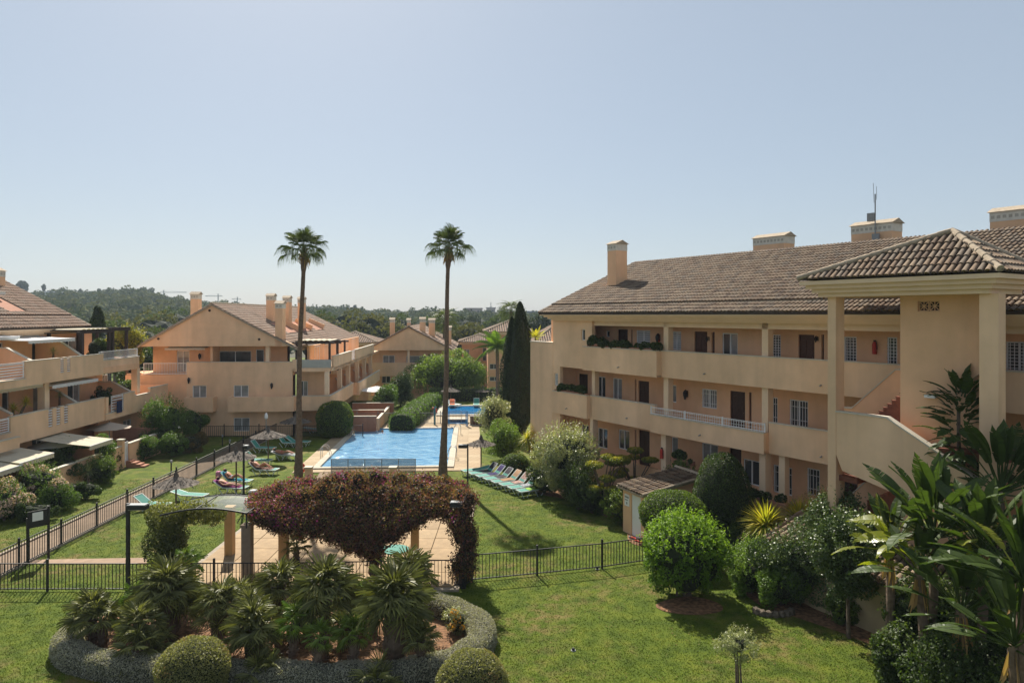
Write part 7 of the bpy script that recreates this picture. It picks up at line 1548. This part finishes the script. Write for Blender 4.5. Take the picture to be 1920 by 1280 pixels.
# blue gear, low brown box and shower by the second pool
x, y = G(815, 797); t = thing('pool_shower', 'slim teal pool shower column in front of the small pool', 'shower', (x, y, 0)); MB().tube([(0, 0, 0), (0, 0, 1.6), (.1, 0, 1.75)], .09, 8).build('column', pmat('teal_paint', (.04, .16, .2), .5), t); MB().lathe([(.14, 0), (.14, .05)], n=10).build('base', grey, t)
x, y = G(874, 800); t = thing('deck_gate', 'bright blue metal gate frame between the two pools', 'gate', (x, y, 0)); bl = pmat('blue_paint', (.05, .22, .5), .5)
for q in (-1.6, 0, .12): MB().box(q-.04, q+.04, -.04, .04, 0, 1.5).build('post', bl, t)
MB().box(-1.6, 0, -.03, .03, .3, .38).build('rail', bl, t); MB().box(-1.6, 0, -.03, .03, 1.42, 1.5).build('rail', bl, t)
x, y = G(905, 797); t = thing('equipment_box', 'low brown slatted equipment box right of the blue gate', 'box', (x, y, 0)); 
for i in range(9): MB().box(-1.15+i*.26, -1.15+i*.26+.22, -.4, .4, .12, .85).build('slat', brownwood if i % 3 else timber, t)
MB().box(-1.2, 1.25, -.45, .45, .85, .9).build('lid', darkwood, t); MB().box(-1.2, 1.25, -.42, .42, 0, .12).build('base', grey, t)
x, y = G(853, 793); t = thing('deck_bench', 'low blue-sided basin between the two pools', 'basin', (x, y, 0)); MB().box(-1.0, 1.2, -.5, .5, 0, .4).build('side', pmat('navy_paint', (.02, .08, .2), .5), t); MB().box(-1.05, 1.25, -.55, .55, .4, .48).build('rim', coping, t)
# ---------------------------------------------------------------- thatched parasols
def thatched(lab, px, py, rim, Y=None, rad=1.12, zt=None):
    if Y is None: x, y = G(px, py)
    else: x, y = (px-960)/F*Y, Y
    zr0 = H-(rim-HY)/F*y; t = thing('thatched_parasol', lab, 'parasol', (x, y, 0), rnd.random()*3, 'thatched parasols on the lawns'); hh = rad*.36
    m = MB(); V, Fc = [], []; n = 40; prof = [(.04, hh+.30), (.10, hh+.16), (.14, hh), (rad*.45, hh*.58), (rad*.8, hh*.2), (rad, 0)]; T = []
    for r_, z in prof:
        for k in range(n): a = 2*math.pi*k/n; q = r_*(1+rnd.uniform(-.03, .03)); V.append((q*math.cos(a), q*math.sin(a), z+rnd.uniform(-.015, .015)))
    for i in range(len(prof)-1):
        for k in range(n): m_ = (i*n+k, i*n+(k+1) % n, (i+1)*n+(k+1) % n, (i+1)*n+k); Fc.append(m_)
    m.v = V; m.f = Fc; m.t = [rnd.random() for _ in Fc]
    for k in range(150):                 # loose straw fringe and ridges
        a = rnd.uniform(0, 6.28); r0 = rad*rnd.uniform(.25, .97); z0 = hh*(1-r0/rad)+.02; r1 = r0+rad*.14; z1 = hh*(1-r1/rad)-rnd.uniform(.0, .09); w_ = .03; s = Vector((-math.sin(a), math.cos(a), 0))*w_
        p, q = Vector((r0*math.cos(a), r0*math.sin(a), z0+.03)), Vector((r1*math.cos(a), r1*math.sin(a), z1)); m.add([p-s, p+s, q+s*.5, q-s*.5], [(0, 1, 2, 3)], rnd.random())
    m.build('thatch', thatch, t, loc=(0, 0, zr0)); MB().tube([(0, 0, -.05), (0, 0, zr0+hh*.9)], .045, 8).build('pole', timber, t)
    r_ = MB()
    for k in range(8): a = math.pi*k/4; r_.bar((0, 0, hh*.85), (rad*.93*math.cos(a), rad*.93*math.sin(a), -.01), .03)
    r_.build('ribs', timber, t, loc=(0, 0, zr0)); return t
thatched('thatched parasol nearest the camera, over the teal loungers by the fence', 330, 962, 908); thatched('thatched parasol with a tall topknot above the striped sunbathers', 443, 925, 858); thatched('thatched parasol in the middle of the left row, blue lounger beneath', 503, 868, 818, rad=1.2); thatched('farthest thatched parasol of the left row, beside the first tall palm', 554, 826, 791, rad=1.25)
thatched('thatched parasol on the right lawn beside the row of loungers', 902, 882, 833, rad=.95); thatched('small thatched parasol behind the small pool', 845, 760, 733, Y=82, rad=1.15); thatched('thatched parasol half hidden by the white-flowered bush', 905, 758, 733, Y=84, rad=1.1)
# ---------------------------------------------------------------- loungers
def lounger(lab, x, y, rz, frame=None, sling=None, back=.55, group='sun loungers on the lawns', tilt=True):
    """foot at the origin, head towards +x"""
    fr = frame or plastic; slg = sling or teal; t = thing('sun_lounger', lab, 'sun lounger', (x, y, 0), rz, group); L, Wd, hz = 1.32, .62, .36
    m = MB(); 
    for s in (-Wd/2, Wd/2): m.bar((0, s, hz), (L, s, hz), .05)
    m.bar((0, -Wd/2, hz), (0, Wd/2, hz), .05); m.bar((L, -Wd/2, hz), (L, Wd/2, hz), .05); m.build('frame', fr, t)
    for s in (-Wd/2, Wd/2):
        for x0_, x1_ in ((.28, .10), (.28, .50), (L-.12, L-.30), (L-.12, L+.12)): MB().bar((x0_+(x1_-x0_)*1.6, s, hz), (x0_ if False else (x0_+x1_)/2, s, 0), .035).build('leg', fr, t)
    MB().box(.03, L-.02, -Wd/2+.03, Wd/2-.03, hz+.006, hz+.03).build('seat_sling', slg, t)
    c, s_ = math.cos(back), math.sin(back); b = MB(); B_ = .68
    b.add([(L, -Wd/2+.03, hz+.01), (L, Wd/2-.03, hz+.01), (L+B_*c, Wd/2-.03, hz+B_*s_), (L+B_*c, -Wd/2+.03, hz+B_*s_), (L, -Wd/2+.03, hz+.035), (L, Wd/2-.03, hz+.035), (L+B_*c, Wd/2-.03, hz+B_*s_+.025), (L+B_*c, -Wd/2+.03, hz+B_*s_+.025)], [(0, 1, 2, 3), (7, 6, 5, 4), (0, 3, 7, 4), (1, 5, 6, 2), (2, 6, 7, 3)])
    b.build('backrest', slg, t); f = MB()
    for s in (-Wd/2, Wd/2): f.bar((L, s, hz+.01), (L+B_*c, s, hz+.01+B_*s_), .045)
    f.bar((L+B_*c, -Wd/2, hz+.01+B_*s_), (L+B_*c, Wd/2, hz+.01+B_*s_), .045); f.build('back_frame', fr, t)
    return t
def towel(lab, x, y, rz, mat, x0=.5, back=.55, name='towel', hang=.18, w_=.56):
    """towel lying over seat and backrest"""
    t = thing(name, lab, 'towel', (x, y, .36), rz, 'towels on the loungers'); L, B_ = 1.32, .68; c, s_ = math.cos(back), math.sin(back)
    prof = [(x0, .045), ((x0+L)/2, .05), (L-.05, .05), (L+.06, .075), (L+B_*.5*c, .05+B_*.5*s_), (L+B_*c+.02, .06+B_*s_), (L+B_*c+.06, .04+B_*s_), (L+B_*c+.07, .04+B_*s_-hang)]
    V, Fc, T = [], [], []; K = 6; m = MB()
    for i, (a, b) in enumerate(prof):
        for k in range(K+1): V.append((a, -w_/2+w_*k/K, b+.012*math.sin(i*2.1+k*1.7)))
    for i in range(len(prof)-1):
        for k in range(K): a_ = i*(K+1)+k; Fc.append((a_, a_+1, a_+K+2, a_+K+1))
    m.add(V, Fc); m.t = [((k % K)+.5)/K for k in range(len(Fc))]; m.build('cloth', mat, t, smooth=True)
tw_m = lambda n, c, var=.1, sc_=6: pmat('towel_'+n, tuple(v*.62 for v in c), .95, var, sc_, .2, 60)
rowm = [None, tw_m('charcoal', (.06, .055, .065)), tw_m('purple', (.05, .035, .14)), tw_m('slate', (.07, .06, .075)), tw_m('tan', (.50, .30, .17)), tw_m('stripe', (.50, .32, .27), .5, 9), tw_m('pattern', (.42, .44, .47), .8, 14), tw_m('lime', (.42, .72, .12))]
rowl = ['green lounger without a towel at the far end of the right row', 'green lounger under a charcoal towel, second from the far end', 'green lounger under a purple towel in the right row', 'green lounger under a dark slate towel, right row', 'green lounger under a tan towel, right row', 'green lounger under a pink striped towel, right row', 'green lounger under a grey patterned towel, next to the lime one', 'green lounger under a lime towel, nearest end of the right row']
rowt = [None, 'charcoal towel on the second lounger from the far end of the right row', 'purple towel on the right row of loungers', 'dark slate towel left of the tan towel', 'plain tan towel on the right row of loungers', 'pink and cream striped towel on the right row', 'grey and white patterned towel beside the lime towel', 'bright lime-green towel on the nearest lounger of the right row']
Afoot, Bfoot = G(868, 893), G(972, 932)
rdir = math.atan2(-(Afoot[0]-Bfoot[0])*1.0, (Afoot[1]-Bfoot[1])*1.0)
rdir = R(28)
for i in range(8):
    f = i/7; x, y = Afoot[0]+(Bfoot[0]-Afoot[0])*f, Afoot[1]+(Bfoot[1]-Afoot[1])*f; bk = .25 if i == 7 else (.15 if i == 0 else .78)
    lounger(rowl[i], x, y, rdir, back=bk)
    if rowm[i]: towel(rowt[i], x, y, rdir, rowm[i], x0=.55 if i in (4, 7) else .75, back=bk)
blue_t = tw_m('blue', (.03, .32, .45)); mag_t = tw_m('magenta', (.35, .06, .25)); brown_t = tw_m('brown', (.30, .16, .12)); white_t = tw_m('white', (.6, .6, .62))
LL = [('teal lounger under the nearest thatched parasol, closer to the fence', 316, 958, R(168), .6, None), ('teal lounger under the nearest thatched parasol, closer to the camera', 386, 940, R(170), .25, None), ('lounger with a blue towel left of the lamp post', 470, 912, R(170), .75, blue_t), ('lounger with a magenta towel nearest the lamp post', 462, 925, R(172), .55, mag_t),
      ('lounger with a brown towel and a sunbather, left of the first palm', 520, 890, R(172), .7, brown_t), ('lounger behind the striped sunbathers', 508, 872, R(172), .8, None), ('lounger with a sunbather right behind the first tall palm', 560, 862, R(172), .3, white_t), ('empty teal lounger with raised back, middle of the left row', 515, 848, R(174), .9, None),
      ('teal lounger left of the far thatched parasol', 563, 838, R(174), .9, None), ('teal lounger right of the far thatched parasol', 580, 836, R(174), .6, None)]
for lab, px, py, rz, bk, tm in LL:
    x, y = G(px, py); lounger(lab, x, y, rz, back=bk)
    if tm: towel(lab.replace('lounger with a ', '').replace('lounger', 'towel on the lounger').replace(' and a sunbather', '') if False else {'blue': 'blue towel on the lounger left of the lamp post', 'magenta': 'magenta towel on the lounger nearest the lamp post', 'brown': 'brown towel under the sunbather left of the first palm', 'white': 'white towel under the sunbather behind the first tall palm'}[tm.name[6:]], x, y, rz, tm, x0=.3, back=bk)
x, y = G(612, 811); lounger('white lounger lying flat by the fence at the far left of the pool', x, y, R(178), back=.15, sling=plastic)
x, y = G(862, 764); lounger('pale lounger behind the small pool, right of the orange towel', x, y, R(150), back=.7, sling=plastic); x, y = G(848, 766); lounger('lounger with an orange towel behind the small pool', x, y, R(95), back=.7); towel('orange towel on the lounger behind the small pool', x, y, R(95), tw_m('orange', (.7, .16, .06)), x0=.3, back=.7)
x, y = G(893, 765); lounger('teal lounger behind the small pool, left of the white-flowered bush', x, y, R(92), back=.9)
for lab, px, py, c in (('pink beach bag hanging at the head of the nearest lounger', 410, 893, (.5, .2, .3)), ('small white bag on the lawn beside the purple towel', 918, 890, (.7, .7, .7))):
    x, y = G(px, py); t = thing('beach_bag', lab, 'bag', (x, y, 0)); MB().lathe([(.16, 0), (.2, .08), (.18, .3), (.14, .34)], n=10, jit=.06).build('body', pmat('bag_%d' % px, c, .8), t); MB().tube([(-.12, 0, .32), (-.05, 0, .5), (.05, 0, .5), (.12, 0, .32)], .012, 5).build('handle', white, t)
# ---------------------------------------------------------------- people
def person(lab, loc, rz, J, edges, suit=None, hair=True, head=(0, 0, 0), hr=.105, face=0):
    """one skin-grown body; J joints with radii"""
    t = thing('person', lab, 'person', loc, rz); me = bpy.data.meshes.new('body'); me.from_pydata([j[:3] for j in J], edges, []); o = bpy.data.objects.new('body', me); COL.objects.link(o); o.parent = t
    mo = o.modifiers.new('skin', 'SKIN'); 
    for i, j in enumerate(J): me.skin_vertices[0].data[i].radius = (j[3], j[3]*(j[4] if len(j) > 4 else 1))
    me.skin_vertices[0].data[0].use_root = True; su = o.modifiers.new('sub', 'SUBSURF'); su.levels = 2; su.render_levels = 2; me.materials.append(skin)
    h = Vector(head); m = lump_core((hr*.82, hr*.9, hr*1.05), 2, nz=12, nr=14, amp=.0); m.box(hr*.78, hr*.98, -.015, .015, -.03, .02); 
    for s in (-1, 1): m.box(-.02, .02, s*hr*.86, s*hr*1.0, -.03, .03)
    o2 = m.build('head', skin, t, loc=h, rot=(0, -face, 0), smooth=True)
    for s in (-1, 1): MB().box(hr*.72, hr*.84, s*.035-.012, s*.035+.012, .01, .026).build('eye', black, o2)
    MB().box(hr*.74, hr*.83, -.025, .025, -.062, -.05).build('mouth', red, o2)
    if hair: lump_core((hr*.95, hr*1.02, hr*.95), 4, amp=.05).build('hair', hairm, o2, loc=(-.03, 0, .03), smooth=True)
    return t
def reclining(lab, x, y, rz, back, knee=.0, suitc=(.05, .05, .08), z=.42, hair=True):
    c, s = math.cos(back), math.sin(back); L = 1.30; hip = (L-.02, 0, .10)
    ch = (L+.28*c, 0, .09+.28*s); nk = (L+.46*c, 0, .10+.46*s); hd = (L+.60*c-.02*s, 0, .12+.60*s)
    J = [(*hip, .13, 1.25), (L+.12*c, 0, .09+.14*s, .115, 1.15), (*ch, .125, 1.2), (*nk, .055)]; E = [(0, 1), (1, 2), (2, 3)]
    for sd in (-1, 1):
        b = len(J); J += [(ch[0]+.08*c, sd*.17, ch[2]+.08*s, .055), (L+.05, sd*.25, .12, .04), (L-.2, sd*.20, .10, .032), (L-.30, sd*.17, .10, .028, 1.3)]; E += [(2, b), (b, b+1), (b+1, b+2), (b+2, b+3)]
        kz = .12+(knee if sd > 0 else knee*.5); b = len(J); J += [(L-.08, sd*.09, .10, .085), (L-.48, sd*.11, kz, .065), (L-.88+knee*.3, sd*.10, .07, .045), (L-.95+knee*.3, sd*.10, .12, .035, .8)]; E += [(0, b), (b, b+1), (b+1, b+2), (b+2, b+3)]
    t = person(lab, (x, y, z), rz, J, E, head=hd, face=back+.5 if False else math.pi/2-back*.4, hair=hair)
    sm = pmat('swim_%d' % int(suitc[0]*1000+suitc[2]*100), suitc, .7); m = lump_core((.16, .175, .125), 1, amp=.0, nz=8, nr=12); m.build('swimwear', sm, t, loc=(L-.04, 0, .105), smooth=True); return t
PL = [('person lying on the blue towel with one knee raised, left of the lamp post', 2, .22, (.05, .25, .4)), ('person in a dark swimsuit sitting back on the brown towel, left of the first palm', 4, .25, (.03, .03, .05)), ('person lying flat on the white towel behind the first tall palm', 6, .1, (.45, .08, .06)), ('person lying on the magenta towel nearest the lamp post', 3, .0, (.30, .04, .14))]
for lab, i, kn, c in PL: q = LL[i]; x, y = G(q[1], q[2]); reclining(lab, x, y, q[3], q[4], kn, c)
x, y = G(463, 893)
# swimmer
x, y = G(717, 812); J = [(0, 0, -.32, .14, 1.3), (0, 0, -.12, .15, 1.35), (0, 0, .02, .055), (0, -.2, -.05, .06), (.25, -.32, -.02, .04), (.5, -.3, .0, .03), (0, .2, -.05, .06), (.25, .34, -.04, .04), (.48, .36, -.01, .03)]
person('swimmer with dark wet hair, head above the water at the far edge of the pool', (x, y, .03), R(-90), J, [(0, 1), (1, 2), (1, 3), (3, 4), (4, 5), (1, 6), (6, 7), (7, 8)], head=(0, 0, .14))
# shower / white statue-like sprinkler post beside the left parasol
x, y = G(499, 838); t = thing('garden_shower', 'thin pale post with a white head standing among the left parasols', 'shower', (x, y, 0)); MB().tube([(0, 0, 0), (0, 0, 2.2)], .03, 7).build('post', grey, t); MB().lathe([(.05, 2.2), (.14, 2.3), (.12, 2.55), (.05, 2.7)], n=8).build('head', white, t)
# terrace furniture of the left block
def on_terr(lab, px, py, y, zf, fn): x, z = LB.hy(px, py, y); wx, wy = LB.wor(x, y); fn(lab, wx, wy, zf)
def chairset(lab, x, y, z):
    t = thing('terrace_table', lab, 'table', (x, y, z), .4); MB().lathe([(.5, .7), (.52, .72), (.5, .75)], n=16).build('tabletop', plastic, t)
    for k in range(4): MB().bar((.3*math.cos(k*1.57), .3*math.sin(k*1.57), 0), (.25*math.cos(k*1.57), .25*math.sin(k*1.57), .7), .04).build('leg', plastic, t)
on_terr('white table on the middle terrace of the left block, by the planter gap', 246, 725, 1.2, Lf[1], chairset); on_terr('pale table on the middle terrace behind the slatted railing, left block', 180, 735, 1.2, Lf[1], chairset)
def chair(lab, x, y, z, rz=0, mt=plastic):
    t = thing('terrace_chair', lab, 'chair', (x, y, z), rz); MB().box(-.22, .22, -.22, .22, .42, .45).build('seat', mt, t); MB().box(-.22, .22, .2, .23, .46, .88).build('backrest', mt, t)
    for a in (-.19, .19):
        for b in (-.19, .19): MB().box(a-.015, a+.015, b-.015, b+.015, 0, .42).build('leg', mt, t)
for lab, px, y_ in (('white chair left of the table on the middle terrace of the left block', 236, 1.6), ('white chair right of the table on the middle terrace of the left block', 256, .9)): on_terr(lab, px, 725, y_, Lf[1], lambda l, x, y, z: chair(l, x, y, z, rnd.random()*3))
t_ = LB.hy(221, 762, -.2); wx, wy = LB.wor(t_[0], -.25); t = thing('towel', 'dark blue towel hung over the slatted railing of the left block', 'towel', (wx, wy, t_[1]), LB.a); MB().box(-.25, .45, -.03, .0, -.45, .42).build('cloth', tw_m('navy', (.02, .04, .12)), t)
# small marks on the lawn
for lab, px, py in (('black sprinkler head on the near lawn, left of the olive tree', 1075, 1219), ('small dark valve box at the foot of the right fence', 1120, 1067)):
    x, y = G(px, py); t = thing('sprinkler_head', lab, 'sprinkler', (x, y, 0)); MB().lathe([(.05, 0), (.05, .07), (.03, .09)], n=8).build('cap', black, t); MB().lathe([(.08, .0), (.08, .02)], n=10).build('collar', grey, t)
x, y = G(1172, 1005); t = thing('garden_hose', 'dark red hose lying curled at the foot of the shed door', 'hose', (x, y, .03)); MB().tube([(.2+.5*f+.1*math.sin(f*9), -.3-.9*f, .02+.02*math.sin(f*5)) for f in [i/16 for i in range(17)]], .035, 6).build('hose', red, t); MB().tube([(.15, -.25, .03), (.2, -.3, .03)], .05, 6).build('nozzle', grey, t)
# ---------------------------------------------------------------- grass blades on the near lawn
def in_poly(P, poly):
    ins = np.zeros(len(P), bool); n = len(poly)
    for i in range(n):
        (xa, ya), (xb, yb) = poly[i], poly[(i+1) % n]; c = ((ya > P[:, 1]) != (yb > P[:, 1])); xi = (xb-xa)*(P[:, 1]-ya)/((yb-ya) or 1e-9)+xa; ins ^= c & (P[:, 0] < xi)
    return ins
NG = 380000
Yg = 15.8+(rng.uniform(0, 1, NG)**1.7)*28; Xg = rng.uniform(-.78, .78, NG)*Yg; PG = np.stack([Xg, Yg], 1)
hk = in_poly(PG, [h for h in hs]+[BED[k] for k in (9, 8)]) | in_poly(PG, BED) | in_poly(PG, [(px0-.3, py0_-.3), (px1+.3, py0_-.3), (px1+.3, py1_), (px0-.3, py1_)]) | in_poly(PG, pa) | in_poly(PG, [G(40, 1057), G(275, 1057), G(275, 1044), G(62, 1048)]) | in_poly(PG, [G(1225, 1130), G(1290, 1115), G(1360, 1130), G(1350, 1160), G(1230, 1155)]) | in_poly(PG, [G(1370, 1085), G(1425, 1135), G(1500, 1160), G(1600, 1195), G(1690, 1240), G(1720, 1320), (16, 16), (14, 22), (11, 27), (9, 29)])
PG = PG[~hk]; n = len(PG); a = rng.uniform(0, 6.28, n); hgt = rng.uniform(.014, .034, n); wdt = .007+.0004*PG[:, 1]; ln_ = rng.uniform(-.03, .03, (n, 2))
b0 = np.stack([PG[:, 0]-np.cos(a)*wdt, PG[:, 1]-np.sin(a)*wdt, np.zeros(n)], 1); b1 = np.stack([PG[:, 0]+np.cos(a)*wdt, PG[:, 1]+np.sin(a)*wdt, np.zeros(n)], 1); b2 = np.stack([PG[:, 0]+ln_[:, 0], PG[:, 1]+ln_[:, 1], hgt], 1)
V = np.stack([b0, b1, b2], 1).reshape(-1, 3)
blade_m = lawn_m.copy(); blade_m.name = 'grass_blades'; q = blade_m.node_tree; bs = q.nodes['Principled BSDF']; tr_ = q.nodes.new('ShaderNodeBsdfTranslucent'); ms_ = q.nodes.new('ShaderNodeMixShader'); ms_.inputs[0].default_value = .4; src = bs.inputs['Base Color'].links[0].from_socket; q.links.new(src, tr_.inputs[0]); q.links.new(bs.outputs[0], ms_.inputs[1]); q.links.new(tr_.outputs[0], ms_.inputs[2]); q.links.new(ms_.outputs[0], q.nodes['Material Output'].inputs[0])
for l_ in list(q.links):
    if l_.to_node == bs and l_.to_socket.name == 'Normal': q.links.remove(l_)
link('grass', npmesh('grass', V, np.arange(n*3).reshape(-1, 3), blade_m, k=3), None, kind='stuff', label='short mown grass blades on the near lawn')
# ---------------------------------------------------------------- air
hz = bpy.data.materials.new('haze'); hz.use_nodes = True; q = hz.node_tree; q.nodes.clear(); pv = q.nodes.new('ShaderNodeVolumePrincipled'); pv.inputs['Color'].default_value = (.72, .86, 1, 1); pv.inputs['Density'].default_value = .00024; pv.inputs['Anisotropy'].default_value = .1; ou = q.nodes.new('ShaderNodeOutputMaterial'); q.links.new(pv.outputs[0], ou.inputs['Volume'])
HAZE = MB().box(-1900, 1900, -60, 1050, -70, 75).build('haze', hz, None, kind='stuff', label='thin pale summer haze over the whole valley')
